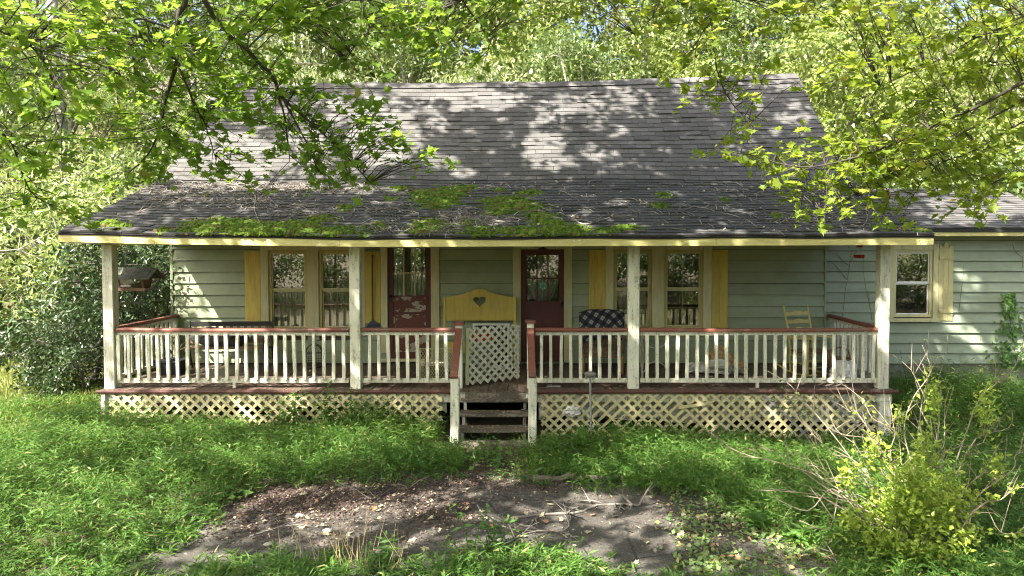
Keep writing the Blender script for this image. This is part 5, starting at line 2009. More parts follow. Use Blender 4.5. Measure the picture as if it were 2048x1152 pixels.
leaf_carpet('leaf_litter', 'reddish brown leaf crumbs drifted across the pavement', 'leaf litter',
            [(620, 1020, 170, 36, 5200), (760, 1000, 200, 30, 4200), (880, 1040, 90, 26, 1500), (560, 1000, 110, 30, 2200), (920, 972, 120, 16, 1500), (480, 1050, 110, 50, 1300), (1080, 975, 110, 12, 700),
             (1750, 1120, 160, 40, 1500), (1200, 925, 140, 20, 800), (1000, 935, 60, 26, 500), (1000, 1040, 520, 90, 1500), (700, 1090, 250, 40, 900), (1450, 1060, 150, 60, 1000), (1150, 1000, 260, 40, 500)], LITTERM, 0.034, 0.026, 3, wf=0.6)
leaf_carpet('fallen_leaves', 'pale dry maple leaves scattered over the pavement', 'leaves',
            [(1100, 1040, 420, 80, 60), (1420, 1060, 140, 90, 55), (650, 1040, 260, 60, 40), (1720, 1110, 180, 50, 60), (1200, 930, 200, 20, 25)], PALELEAF, 0.07, 0.03, 4, MAPLE_V, MAPLE_F, 1.0)
leaf_carpet('creeper', 'green creeper trailing in strips over the right of the pavement', 'creeper',
            [(1360, 1010, 30, 30, 60), (1375, 1050, 40, 40, 150), (1400, 1090, 60, 40, 170), (1410, 1140, 60, 30, 200), (1450, 1030, 50, 30, 110), (1490, 1060, 60, 30, 170), (1540, 1085, 70, 25, 190), (1600, 1110, 60, 20, 120), (1580, 1025, 50, 40, 120), (1640, 1060, 60, 40, 160), (1500, 1135, 120, 20, 180), (1690, 1100, 90, 40, 200), (1600, 995, 60, 20, 80)],
            CREEPM, 0.055, 0.035, 5, wf=0.75, flat=0.5)


leaf_carpet('ground_cover', 'broad-leaved ground cover at the edge of grass and pavement', 'ground cover',
            [(1330, 975, 90, 16, 260), (1180, 955, 120, 14, 120), (1420, 985, 60, 16, 160), (1500, 1010, 60, 24, 160), (980, 930, 50, 30, 90), (450, 1000, 60, 40, 120), (560, 960, 120, 14, 130), (800, 955, 120, 10, 110), (1650, 1000, 80, 50, 200), (250, 960, 200, 80, 260), (1450, 940, 160, 30, 260), (620, 900, 260, 30, 260)],
            WEEDM, 0.075, 0.10, 15, wf=0.8, flat=0.5)


def px_ground(px, py):
    Y = CZ * F / (py - 485)
    for _ in range(4):
        p = W(px, py, Y)
        Y *= (CZ - gz(p.x, p.y)) / (CZ - p.z) if CZ - p.z > 0.1 else 1
    p = W(px, py, Y)
    p.z = gz(p.x, p.y)
    return p


def stick(name, label, pts, r0, r1, mat, side=0, lift=0.02, seed=0, group='fallen branches on the pavement', mapper=None):
    rr = random.Random(seed)
    mp = mapper or (lambda a, b: px_ground(a, b) + Vector((0, 0, lift + r0)))
    w = [mp(*p) for p in pts]
    c = Crown()
    st_ = random.getstate()
    random.seed(seed)
    out = c.limb(w, r0, r1, 6)
    for i in range(side):
        k = rr.randrange(len(out) // 3, len(out))
        q = out[k]
        d = Vector((rr.gauss(0, 1), rr.gauss(0, 0.7), abs(rr.gauss(0, 0.35)))).normalized()
        L = rr.uniform(0.12, 0.45)
        q2 = q + d * L
        c.tw.tube([q, q + d * L * 0.5 + Vector((0, 0, 0.02)), q2], [r1 * 1.2, r1, 0.0015], 4, False)
        d2 = (d + Vector((rr.gauss(0, .6), rr.gauss(0, .6), 0.1))).normalized()
        m = q + d * L * 0.55
        c.tw.tube([m, m + d2 * L * 0.5], [r1, 0.0012], 3, False)
    random.setstate(st_)
    o = c.tw.build(name, mat, smooth=True)
    tag(o, label, 'branch', group)
    return o


stick('fallen_log', 'mossy grey log lying along the top edge of the pavement', [(1058, 968), (1120, 966), (1180, 968), (1245, 966)], 0.045, 0.04, BARK, 0, seed=1)
stick('fallen_branch', 'long curved branch lying across the middle of the pavement', [(1022, 1042), (1080, 1036), (1150, 1032), (1180, 1022), (1215, 1014), (1278, 1017)], 0.016, 0.012, TWIG, 8, seed=2)
stick('fallen_branch', 'forked pale branch crossing in front of the long branch', [(955, 1016), (970, 1040), (1005, 1058), (1060, 1068), (1120, 1068), (1140, 1058)], 0.011, 0.006, TWIG, 12, seed=3)
stick('fallen_branch', 'thick short branch end pointing at the bottom grass', [(1010, 1096), (1030, 1084), (1052, 1066), (1082, 1030)], 0.014, 0.005, TWIG, 3, seed=4)
stick('fallen_branch', 'thin branch at the bottom right of the pavement', [(1490, 1115), (1560, 1130), (1590, 1140), (1650, 1142), (1700, 1140)], 0.008, 0.005, TWIG, 4, seed=5)
stick('fallen_branch', 'dark twig half buried in the brown litter', [(690, 1010), (740, 1002), (800, 1006), (845, 1012)], 0.008, 0.004, TWIG, 4, seed=6)
stick('fallen_branch', 'twig lying in the shade left of the bottom grass', [(500, 1078), (560, 1060), (600, 1048), (640, 1040)], 0.009, 0.004, TWIG, 3, seed=7)
stick('fallen_branch', 'pale crooked twig at the right edge of the brown litter', [(756, 972), (775, 980), (800, 982), (825, 978), (838, 972)], 0.008, 0.004, PALETWIG, 3, seed=8)
stick('fallen_branch', 'twig at the foot of the pavement beside the weeds', [(900, 1110), (930, 1108), (960, 1112), (985, 1116)], 0.010, 0.005, TWIG, 2, seed=9)
for i, (a, b) in enumerate([(600, 1038), (536, 1096), (1020, 1082), (1437, 1003), (1002, 1088), (655, 1068)]):
    p = px_ground(a, b)
    mb = MB()
    mb.lathe([(0.01, 0), (0.05, 0.005), (0.058, 0.022), (0.035, 0.042), (0.006, 0.048)], (0, 0, 0), 8)
    for v in mb.v:
        v += Vector((random.gauss(0, .006), random.gauss(0, .006), random.gauss(0, .003)))
        v.x *= 1.3
    o = mb.build('stone', STONE, smooth=True)
    o.location = p + Vector((0, 0, 0.018))
    o.scale = (0.7, 0.7, 0.7)
    tag(o, ['pale stone on the grey slab below the brown litter', 'small pale stone near the bottom left grass', 'round stone beside the thick branch end', 'white stone at the head of the creeper strip',
            'small pebble left of the thick branch end', 'flat stone under the middle of the litter'][i], 'stone', 'stones on the pavement')


def leafy_plant(name, label, base, stems, leaf, lw, mat, seed, group=None, cat='plant', stem_mat=None, leaves_per=9, top_bias=0.2, droop=0.2):
    """stems: list of tip offsets"""
    rng = np.random.default_rng(seed)
    root = thing(name, label, cat, base, group=group)
    sb = MB()
    pos, T, Z, S = [], [], [], []
    for tip in stems:
        tip = Vector(tip)
        mid = tip * 0.5 + Vector((rng.normal(0, .03), rng.normal(0, .03), 0.06 * tip.length))
        sb.tube([(0, 0, -0.03), mid, tip], [0.006, 0.0045, 0.002], 5)
        for k in range(leaves_per):
            t = top_bias + (1 - top_bias) * (k + 1) / leaves_per
            p = (Vector((0, 0, 0)) * (1 - t) ** 2 + mid * (2 * t * (1 - t)) + tip * t * t)
            for s in (0, math.pi):
                a = k * 1.57 + s + rng.normal(0, 0.3)
                pos.append(p)
                T.append((math.cos(a), math.sin(a), rng.normal(0.25 - droop, 0.2)))
                Z.append((rng.normal(0, .3), rng.normal(0, .3), 1))
                S.append(leaf * rng.uniform(0.6, 1.15))
    S = np.array(S)
    sb.build('stem', stem_mat or WEEDM, root)
    me = cluster_mesh('foliage', LEAF_V, LEAF_F, np.array(pos), np.array(T), np.array(Z), S * lw, S, mat)
    link('foliage', me, root)
    return root


for i, (px, py, h, n, lab) in enumerate([
        (598, 862, 0.62, 5, 'broad-leaved weed against the left lattice below the bench'), (660, 868, 0.72, 6, 'tall leafy weed in front of the left lattice beside the post'), (708, 862, 0.66, 5, 'leafy weed climbing at the foot of the second post'),
        (560, 862, 0.45, 4, 'low leafy weed left of the tall lattice weeds'), (750, 868, 0.42, 5, 'bushy weed between the second post and the steps'), (1230, 866, 0.30, 5, 'yellowish weed at the left end of the right lattice'),
        (1408, 966, 0.22, 4, 'large-leaved seedling in the grass right of the log'), (985, 1120, 0.46, 4, 'tall green weed sprouting at the bottom of the slab'), (940, 1125, 0.50, 2, 'slender upright weed left of the bottom weed'),
        (770, 1140, 0.28, 4, 'leafy weed among the straw at the bottom'), (1520, 1060, 0.16, 4, 'broad seedling at the edge of creeper and grass'), (1600, 1090, 0.16, 4, 'broad seedling right of the sunlit slab corner'),
        (205, 905, 0.35, 3, 'strap-leaved clump in the left grass')]):
    p = px_ground(px, py)
    st_ = [(random.gauss(0, 0.12), random.gauss(0, 0.10), h * random.uniform(0.6, 1.1)) for _ in range(n)]
    leafy_plant('weed', lab, p, st_, 0.13 if i < 5 else (0.16 if i in (6, 10, 11) else 0.11), 0.36 if i != 6 else 0.6, WEEDM, 300 + i, 'weeds around the porch', leaves_per=8 if i < 6 else 6)
# sprig overhanging the right lattice
leafy_plant('sapling', 'sprig of compound leaves hanging over the right lattice', px_ground(1640, 905), [W(1560, 765, 9.9) - px_ground(1640, 905), W(1600, 790, 9.9) - px_ground(1640, 905), W(1545, 800, 9.9) - px_ground(1640, 905)],
            0.12, 0.42, FOREST[1], 333, None, 'sapling', PALETWIG, 8, 0.55)
# wilted hosta by the steps
root = thing('hosta', 'big-leaved hosta drooping at the foot of the right lattice', 'plant', px_ground(1172, 905))
rng = np.random.default_rng(9)
n = 22
az = rng.uniform(0, 6.28, n)
P = np.stack([np.cos(az) * 0.03, np.sin(az) * 0.03, rng.uniform(0.02, 0.14, n)], 1)
T = np.stack([np.cos(az), np.sin(az), rng.uniform(0.0, 0.9, n)], 1)
me = cluster_mesh('foliage', [(0, 0, 0), (0.18, 0.2, 0.05), (0.5, 0.52, 0.10), (0.32, 0.82, -0.02), (0, 1, -0.2), (-0.32, 0.82, -0.02), (-0.5, 0.52, 0.10), (-0.18, 0.2, 0.05), (0, 0.5, 0.0)],
                  [(8, 0, 1), (8, 1, 2), (8, 2, 3), (8, 3, 4), (8, 4, 5), (8, 5, 6), (8, 6, 7), (8, 7, 0)], P, T, np.tile([0, 0, 1.0], (n, 1)), rng.uniform(0.14, 0.24, n), rng.uniform(0.2, 0.34, n), WEEDM)
link('foliage', me, root)
MB().tube([(0, 0, 0), (-0.16, -0.03, 0.13), (-0.36, -0.05, 0.15)], [0.012, 0.012, 0.014], 6).build('stalk', PALETWIG, root)
# dry straw at the bottom of the picture
rng = np.random.default_rng(12)
n = 46
P, T, L = [], [], []
for i in range(n):
    p = px_ground(rng.normal(690, 60), rng.uniform(1120, 1160))
    P.append(p)
    T.append((rng.normal(0, 0.25), rng.normal(0, 0.25), 1))
    L.append(rng.uniform(0.25, 0.6))
tag(link('dry_grass', cluster_mesh('dry_grass', LEAF_V, LEAF_F, np.array(P), np.array(T), np.tile([0, -1.0, 0], (n, 1)), 0.006, np.array(L), STRAW)), 'dry straw stalks standing at the bottom edge', 'grass', kind='stuff')

# forsythia at the lower right: bare pale stems and a leafy heart
fb = px_ground(1850, 1120)
root = thing('forsythia_bush', 'straggly forsythia with bare pale stems and lime leaves at lower right', 'bush', fb, world_coords=True)
c = Crown()
random.seed(77)
tips = [(1500, 890, 7.0), (1430, 872, 7.4), (1545, 1000, 6.6), (1590, 1040, 6.3), (1610, 930, 6.8), (1655, 830, 7.2), (1690, 880, 6.9), (1560, 770, 7.8), (1700, 770, 7.4), (1740, 800, 7.2), (1830, 740, 7.2), (1850, 690, 7.4), (1875, 730, 7.0), (1920, 800, 6.9), (1960, 850, 6.5),
        (2020, 820, 6.6), (2060, 900, 6.2), (2048, 700, 7.2), (2080, 980, 6.0), (2040, 1060, 6.0), (1780, 860, 6.8), (1760, 930, 6.5), (1680, 960, 6.4), (2000, 930, 6.4), (1820, 850, 6.9), (1900, 700, 7.4), (1620, 870, 7.4), (1480, 980, 7.0)]
stems = []
for i, (a, b, Y) in enumerate(tips):
    a += random.gauss(0, 14)
    q = W(a, b, Y)
    s0 = fb + Vector((random.gauss(0, 0.10), random.gauss(0, 0.10), 0.0))
    m = s0.lerp(q, 0.45) + Vector((0, 0, 0.16 + 0.1 * random.random()))
    jv = lambda k: Vector((random.gauss(0, k), random.gauss(0, k), random.gauss(0, k)))
    out = c.limb([s0, s0.lerp(m, 0.5) + jv(0.05), m + jv(0.07), m.lerp(q, 0.35) + jv(0.08) + Vector((0, 0, 0.05)), m.lerp(q, 0.7) + jv(0.06), q], random.uniform(0.008, 0.013), 0.0025, 5)
    stems.append(out)
    for _ in range(7):
        k = random.randrange(len(out) // 3, len(out))
        d = ((out[-1] - out[0]).normalized() + Vector((random.gauss(0, .6), random.gauss(0, .6), random.gauss(0.15, .5)))).normalized()
        L = random.uniform(0.12, 0.42)
        c.tw.tube([out[k], out[k] + d * L * 0.5 + Vector((0, 0, .01)), out[k] + d * L], [0.0045, 0.003, 0.0012], 4, False)
c.tw.build('stems', PALETWIG, root, smooth=True)
rng = np.random.default_rng(31)
cl = [(1780, 1020, 6.3, 75, 60), (1860, 1040, 6.2, 85, 70), (1840, 960, 6.4, 70, 55), (1900, 1000, 6.3, 60, 60), (1930, 1080, 6.1, 50, 45), (1760, 1085, 6.2, 70, 40), (1850, 900, 6.5, 40, 55), (1865, 800, 6.9, 22, 60), (1975, 820, 6.6, 28, 70), (1690, 950, 6.5, 26, 40), (1745, 900, 6.6, 30, 40),
      (1880, 1110, 6.1, 70, 30), (1990, 930, 6.3, 25, 40), (1800, 830, 6.9, 20, 30), (1825, 1100, 6.1, 80, 40), (1820, 1000, 6.25, 80, 80), (1700, 1040, 6.3, 30, 30)]
P = []
for a, b, Y, rx, ry in cl:
    for _ in range(int(rx * ry / 10)):
        P.append(W(a + rng.normal() * rx * 0.38, b + rng.normal() * ry * 0.38, Y + rng.normal() * 0.16))
for out in stems:
    for k in range(3, len(out) - 1):
        if rng.random() < 0.42 and to_px(np.array([out[k]]))[0][0] > 1700:
            for _ in range(int(rng.integers(2, 7))):
                P.append(out[k] + Vector(rng.normal(size=3) * 0.035))
P = np.array(P)
n = len(P)
T = rnd_unit(n, rng) + np.array([0, -0.2, 0.3])
Z = rng.normal(size=(n, 3)) * 0.5 + np.array([0, -0.4, 1.0])
S = rng.uniform(0.028, 0.075, n)
link('foliage', cluster_mesh('foliage', LEAF_V, LEAF_F, P, T, Z, S * 0.55, S, FORSY), root)

# thin dark stem plant beyond the forsythia, and weeds along the wing
p = px_ground(1835, 862)
leafy_plant('sapling', 'thin dark sapling standing in front of the wing window', p, [W(1825, 735, 10.2) - p, W(1800, 700, 10.2) - p, W(1870, 715, 10.2) - p, W(1850, 680, 10.3) - p], 0.05, 0.5, FORSY, 41, None, 'sapling', BARK, 4, 0.5)
for i, (a, b, h) in enumerate([(1790, 850, 0.4), (1900, 850, 0.42), (1960, 850, 0.5), (2010, 855, 0.6), (2040, 870, 0.5)]):
    p = Vector((XW(a, 12.1), 12.1 + 0.2 * (i % 2), 0))
    p.z = gz(p.x, p.y)
    leafy_plant('weed', f'weed at the foot of the wing wall, {ORD[i]} from the porch', p, [(random.gauss(0, .15), random.gauss(0, .1), h * random.uniform(.6, 1)) for _ in range(5)], 0.12, 0.3, WEEDM, 500 + i, 'weeds along the wing wall')

# ivy and bare vine stems on the wing wall
iv = thing('ivy', 'green ivy climbing the wing wall at the right edge', 'vine', (XW(2030, YW), YW - 0.05, 0.6), world_coords=True)
rng = np.random.default_rng(51)
P = []
for _ in range(300):
    t = rng.random() ** 1.3
    y_ = 735 - t * 150
    x_ = 2025 + rng.normal() * (22 * (1 - t) + 5) + t * 0 - 8 * t
    P.append(W(x_, y_, YW - 0.035 - 0.05 * rng.random()))
P = np.array(P)
n = len(P)
T = np.stack([rng.normal(0, 0.7, n), rng.normal(-0.2, 0.2, n), rng.normal(-0.7, 0.4, n)], 1)
Z = np.stack([rng.normal(0, 0.3, n), -np.ones(n), rng.normal(0.3, 0.3, n)], 1)
link('foliage', cluster_mesh('foliage', MAPLE_V, MAPLE_F, P, T, Z, 0.06, 0.06, WEEDM), iv)
mb = MB()
mb.tube([W(2035, 735, YW - 0.03), W(2028, 690, YW - 0.03), W(2020, 640, YW - 0.03), W(2018, 590, YW - 0.03)], [0.008, 0.006, 0.005, 0.003], 5)
mb.build('stem', BARK, iv)
for lab, lines in [('bare brown vine climbing the wing wall behind the feeder', [[(1684, 636), (1690, 600), (1694, 560), (1699, 525), (1702, 505), (1694, 488)], [(1694, 560), (1670, 530), (1655, 520)], [(1699, 525), (1712, 505), (1720, 500)], [(1699, 532), (1680, 515), (1668, 505)]]),
                   ('thin bare vine beside the porch post on the wing', [[(1745, 640), (1738, 600), (1728, 560), (1725, 520), (1720, 495)], [(1738, 600), (1734, 580)]]),
                   ('dark hooked vine under the wing eave at right', [[(2026, 488), (2032, 505), (2045, 515), (2046, 535), (2036, 550)], [(2032, 505), (2040, 500)]]),
                   ('bare vine stem on the wing wall beside the shutter', [[(1918, 622), (1922, 590), (1926, 560), (1928, 530)]])]:
    mb = MB()
    for ln in lines:
        pts = []
        for (a, b), (c_, d) in zip(ln[:-1], ln[1:]):
            for t in (0, 0.5):
                pts.append(W(a + (c_ - a) * t + random.gauss(0, 0.8), b + (d - b) * t, YW - 0.026))
        pts.append(W(*ln[-1], YW - 0.026))
        mb.tube(pts, np.linspace(0.0042, 0.002, len(pts)).tolist(), 5)
    tag(mb.build('vine', BARK), lab, 'vine', 'bare vines on the wing wall')

# ------------------------------------------------------------------ moss and litter on the porch roof


def roof_uv(px, py, fn=porch_roof):
    """u,v on the porch roof under a photo pixel"""
    lo, hi = 0.0, 1.0
    for _ in range(18):
        v = (lo + hi) / 2
        u = 0.5
        for _ in range(3):
            p = fn(u, v)
            u = min(1, max(0, u + (W(px, py, p.y).x - p.x) / 12.89))
        p = fn(u, v)
        y = to_px(np.array([p]))[1][0]
        if y > py:
            lo = v
        else:
            hi = v
    return u, v


def build_moss():
    rng = np.random.default_rng(61)
    spots = [(215, 447, 45, 8), (250, 452, 20, 5), (450, 450, 85, 16), (400, 458, 50, 9), (520, 455, 90, 14), (600, 450, 60, 12), (540, 463, 130, 7), (640, 437, 40, 7), (680, 462, 70, 10), (760, 452, 20, 8), (840, 460, 30, 9), (865, 450, 45, 16), (900, 385, 50, 16), (870, 402, 60, 14), (850, 385, 35, 8), (930, 375, 30, 6),
             (880, 410, 40, 8), (1010, 400, 55, 9), (1030, 412, 70, 14), (1000, 425, 40, 8), (1080, 432, 45, 8), (1060, 385, 30, 6), (960, 460, 60, 9), (1050, 462, 90, 9), (1130, 460, 60, 9), (1150, 458, 35, 10), (1210, 462, 30, 6), (1250, 456, 40, 6), (1325, 390, 22, 5), (1320, 412, 25, 5), (1650, 455, 20, 6), (1760, 455, 20, 5), (800, 376, 25, 4), (690, 415, 20, 6),
             (1000, 380, 20, 4), (1100, 445, 50, 6), (940, 445, 30, 8), (330, 460, 20, 4), (1840, 460, 20, 3), (1550, 430, 14, 4), (1450, 400, 12, 3)]
    P, S, Nn = [], [], []
    for cx, cy, rx, ry in spots:
        n = int(rx * ry * 0.62) + 10
        for _ in range(n):
            a, r = rng.uniform(0, 6.28), math.sqrt(rng.random()) * (0.75 + 0.35 * math.sin(cx * 1.7 + 5 * rng.random()))
            px, py = cx + math.cos(a) * r * rx * 1.1, cy + math.sin(a) * r * ry * 1.1
            if py > 470 or py < 362:
                continue
            P.append((px, py))
            S.append(rng.uniform(0.010, 0.040) * (1.25 - 0.6 * r))
    Q = []
    for px, py in P:
        u, v = roof_uv(px, py)
        if rng.random() < 0.75:
            v = min(0.99, (math.floor(v * 21) + rng.normal(0.02, 0.16)) / 21)
        Q.append(porch_roof(u, max(0.004, v)) + Vector((0, 0, 0.006)))
    Q = np.array(Q)
    n = len(Q)
    S = np.array(S)
    T = np.tile([0, 1, 0.37], (n, 1)) + rng.normal(size=(n, 3)) * 0.3
    Z = np.tile([0, -0.37, 1.0], (n, 1)) + rng.normal(size=(n, 3)) * 0.25
    o = link('moss', cluster_mesh('moss', DOME_V, DOME_F, Q, T, Z, S * 1.25, S * 1.1, MOSSM, 0.3))
    tag(o, 'cushions of bright green moss on the porch roof', 'moss', kind='stuff')
    # twigs and rotten leaves washed down the roof
    mb = MB()
    LP = []
    heaps = [(430, 385, 150, 14, 150), (600, 378, 90, 10, 100), (330, 380, 70, 10, 40), (420, 405, 90, 12, 60), (700, 380, 60, 10, 40), (930, 442, 60, 14, 210), (880, 465, 60, 5, 50), (600, 430, 60, 10, 50), (560, 410, 90, 14, 50), (760, 420, 70, 20, 60), (1100, 415, 120, 30, 40), (1000, 370, 200, 10, 40), (1640, 440, 150, 20, 90), (1500, 385, 160, 18, 60),
             (1700, 400, 100, 20, 40), (1350, 420, 150, 30, 50), (750, 460, 60, 8, 40), (470, 372, 160, 8, 120)]
    for cx, cy, rx, ry, n in heaps:
        for _ in range(int(n * 1.5)):
            px, py = cx + rng.normal() * rx * 0.6, cy + rng.normal() * ry * 0.6
            if not (366 < py < 468) or not (150 < px < 1840):
                continue
            u, v = roof_uv(px, py)
            p = porch_roof(u, v) + Vector((0, 0, 0.016))
            a = rng.uniform(0, 6.28)
            L = rng.uniform(0.07, 0.34)
            d = Vector((math.cos(a), math.sin(a), 0.37 * math.sin(a)))
            k = Vector((rng.normal() * .02, rng.normal() * .02, 0.01 + 0.02 * rng.random()))
            r = rng.uniform(0.003, 0.0085)
            mb.tube([p, p + d * L * 0.5 + k, p + d * L + Vector((0, 0, 0.01))], [r, r * 0.9, r * 0.5], 3, False)
            for _ in range(2):
                LP.append(p + Vector((rng.normal() * .05, rng.normal() * .05, 0)))
    o = mb.build('roof_twigs', TWIG)
    tag(o, 'dry twigs heaped on the porch roof', 'twigs', kind='stuff')
    LP = np.array([np.array(p) for p in LP])
    # settle on the roof
    LP[:, 2] = [porch_roof(min(1, max(0, (a + 7.09) / 12.89)), min(1, max(0, (b - YE) / (YB - YE)))).z + 0.018 for a, b in LP[:, :2]]
    n = len(LP)
    T = np.concatenate([rng.normal(size=(n, 2)), rng.normal(0, .3, (n, 1))], 1)
    Z = np.tile([0, -0.37, 1.0], (n, 1)) + rng.normal(size=(n, 3)) * 0.3
    S = rng.uniform(0.018, 0.045, n)
    tag(link('roof_leaf_litter', cluster_mesh('roof_leaf_litter', LEAF_V, LEAF_F, LP, T, Z, S * 0.6, S, LITTERM)), 'brown rotten leaf crumbs on the porch roof', 'leaf litter', kind='stuff')
    n = 230
    LP = np.array([np.array(porch_roof(rng.uniform(0.3, 0.97), rng.uniform(0.03, 0.97)) + Vector((0, 0, 0.022))) for _ in range(n)])
    T = np.concatenate([rng.normal(size=(n, 2)), rng.normal(0, .3, (n, 1))], 1)
    Z = np.tile([0, -0.37, 1.0], (n, 1)) + rng.normal(size=(n, 3)) * 0.3
    S = rng.uniform(0.03, 0.065, n)
    tag(link('roof_leaves', cluster_mesh('roof_leaves', MAPLE_V, MAPLE_F, LP, T, Z, S, S, PALELEAF)), 'pale dry leaves dotted over the porch roof', 'leaves', kind='stuff')


build_moss()


def roofp(px, py):
    u, v = roof_uv(px, py)
    return porch_roof(u, v) + Vector((0, 0, 0.025))


G = 'branches on the porch roof'
stick('roof_branch', 'long crooked branch on the right of the mossy porch roof', [(1150, 444), (1170, 452), (1195, 446), (1230, 436), (1275, 436)], 0.014, 0.006, TWIG, 4, seed=21, group=G, mapper=roofp)
stick('roof_branch', 'pale branch hanging down the roof left of the moss', [(500, 380), (512, 398), (508, 415), (515, 440), (525, 452)], 0.012, 0.005, PALETWIG, 4, seed=22, group=G, mapper=roofp)
stick('roof_branch', 'pale branch lying level near the left end of the roof', [(268, 412), (300, 404), (335, 402), (372, 404)], 0.013, 0.005, PALETWIG, 5, seed=23, group=G, mapper=roofp)
stick('roof_branch', 'curved pale twig below the level branch at left', [(235, 432), (270, 430), (300, 418), (335, 412)], 0.008, 0.004, PALETWIG, 4, seed=24, group=G, mapper=roofp)
stick('roof_branch', 'forked pale twig above the left moss', [(560, 382), (585, 380), (612, 372), (588, 396)], 0.010, 0.005, PALETWIG, 3, seed=25, group=G, mapper=roofp)
stick('roof_branch', 'twig near the right corner of the porch roof', [(1700, 452), (1725, 455), (1735, 438), (1732, 430)], 0.009, 0.004, PALETWIG, 4, seed=26, group=G, mapper=roofp)

# ------------------------------------------------------------------ things on and around the porch


def at_floor(px, Y):
    return Vector((XW(px, Y), Y, FZ + 0.001))


def garden_bench():
    t = thing('garden_bench', 'dark slatted garden bench with iron ends on the left of the porch', 'bench', at_floor(455, 12.05), R(4))
    w = 0.72
    for i, z in enumerate((0.0, 0.085, 0.17, 0.255)):
        MB().box(-w + 0.03, w - 0.03, -0.30 + z * 1.3, -0.235 + z * 1.3, 0.41, 0.43).build('seat_slat', BROWNWOOD, t)
    MB().box(-w + 0.02, w - 0.02, 0.155, 0.18, 0.76, 0.84).build('top_rail', IRON, t)
    MB().box(-w + 0.02, w - 0.02, 0.13, 0.152, 0.46, 0.54).build('back_slat', BROWNWOOD, t)
    for i in range(11):
        x = -w + 0.10 + i * (2 * w - 0.2) / 10
        MB().beam((x, 0.142, 0.54), (x, 0.165, 0.76), 0.05, 0.012, up=(0, 1, 0)).build('back_spindle', BROWNWOOD, t)
    for sx in (-w, w):
        mb = MB()
        mb.tube([(sx, 0.18, 0.86), (sx, 0.15, 0.55), (sx, 0.12, 0.40), (sx, 0.17, 0.2), (sx, 0.24, 0.002)], 0.017, 6)
        mb.tube([(sx, -0.33, 0.002), (sx, -0.27, 0.2), (sx, -0.30, 0.40), (sx, -0.33, 0.55), (sx, -0.26, 0.64), (sx, -0.1, 0.645), (sx, 0.15, 0.62)], 0.016, 6)
        mb.tube([(sx, -0.30, 0.40), (sx, -0.1, 0.39), (sx, 0.12, 0.40)], 0.016, 6)
        mb.tube([(sx, -0.27, 0.18), (sx, -0.1, 0.26), (sx, 0.0, 0.2), (sx, 0.17, 0.18)], 0.009, 5)
        mb.tube([(sx, -0.25, 0.6), (sx, -0.16, 0.5), (sx, -0.22, 0.44), (sx, -0.05, 0.5), (sx, 0.1, 0.6)], 0.009, 5)
        mb.build('end_frame', IRON, t)


garden_bench()


def crumple(name, mat, parent, loc, size, seed, amp=0.25, nu=18, nv=12, freq=3.0, flat=0.0):
    rr = np.random.default_rng(seed)
    k = rr.normal(size=(7, 3)) * freq
    ph = rr.uniform(0, 6.28, 7)
    mb = MB()

    def fn(u, v):
        th = u * 2 * math.pi
        fi = (v - 0.5) * math.pi
        d = np.array([math.cos(fi) * math.cos(th), math.cos(fi) * math.sin(th), math.sin(fi)])
        r = 1 + amp * sum(abs(math.sin(float(kk @ d) + p)) - 0.6 for kk, p in zip(k, ph)) / 2.0
        p = d * r * np.array(size)
        z = max(p[2], -size[2] * flat) if flat else p[2]
        return Vector((p[0], p[1], z)) + Vector(loc)
    mb.sheet(fn, nu, nv)
    return mb.build(name, mat, parent, smooth=False)


def heap(name, label, cat, loc, pieces, seed, group=None):
    t = thing(name, label, cat, loc, group=group)
    for i, (mat, p, s, nm) in enumerate(pieces):
        crumple(nm, mat, t, p, s, seed + i, 0.32)
    return t


# dark bundle lying on the bench, and the dark bin in the corner
b = at_floor(430, 11.98)
b.z = FZ + 0.432
heap('cushion', 'black patterned cushion slumped on the garden bench', 'cushion', b, [(plain('speckled_black_fabric', (0.05, 0.05, 0.055), 0.9, 0.9, 40), (0, 0, 0.155), (0.36, 0.11, 0.17), 'cover'), (DARKCLOTH, (0.30, 0.02, 0.14), (0.22, 0.10, 0.15), 'fold')], 71)
t = thing('bin', 'black bin in the left corner of the porch floor', 'bin', at_floor(343, 11.7))
MB().add([(-0.18, -0.16, 0), (0.18, -0.16, 0), (0.18, 0.16, 0), (-0.18, 0.16, 0), (-0.21, -0.19, 0.22), (0.21, -0.19, 0.22), (0.21, 0.19, 0.22), (-0.21, 0.19, 0.22)],
         [(3, 2, 1, 0), (0, 1, 5, 4), (1, 2, 6, 5), (2, 3, 7, 6), (3, 0, 4, 7), (4, 5, 6, 7)]).build('body', DARKCLOTH, t)
MB().box(-0.22, 0.22, -0.20, 0.20, 0.221, 0.245).build('lid', DARKCLOTH, t)

# arched wire lantern against the wall
t = thing('wire_lantern', 'black arched wire lantern standing against the wall under the windows', 'lantern', at_floor(627, 12.3), R(10))
mb = MB()
r_ = 0.145
arch = [(r_ * math.cos(a), 0, 0.26 + 0.16 * math.sin(a)) for a in np.linspace(0, math.pi, 11)]
for yy in (-0.06, 0.06):
    mb.tube([(r_, yy, 0.03)] + [(x, yy, z) for x, _, z in arch] + [(-r_, yy, 0.03)], 0.009, 5)
for x in (-0.09, -0.045, 0, 0.045, 0.09):
    mb.tube([(x, -0.06, 0.03), (x, -0.06, 0.27 + 0.12 * (1 - abs(x) / 0.15))], 0.0045, 4)
mb.tube([(-r_, -0.06, 0.27), (r_, -0.06, 0.27)], 0.008, 5)
mb.build('frame', IRON, t)
mb = MB()
for z in np.linspace(0.06, 0.25, 6):
    mb.tube([(-r_ + .01, -0.052, z), (r_ - .01, -0.052, z)], 0.005, 4)
mb.build('grille', plain('rusty_wire', (0.05, 0.042, 0.036), 0.7), t)
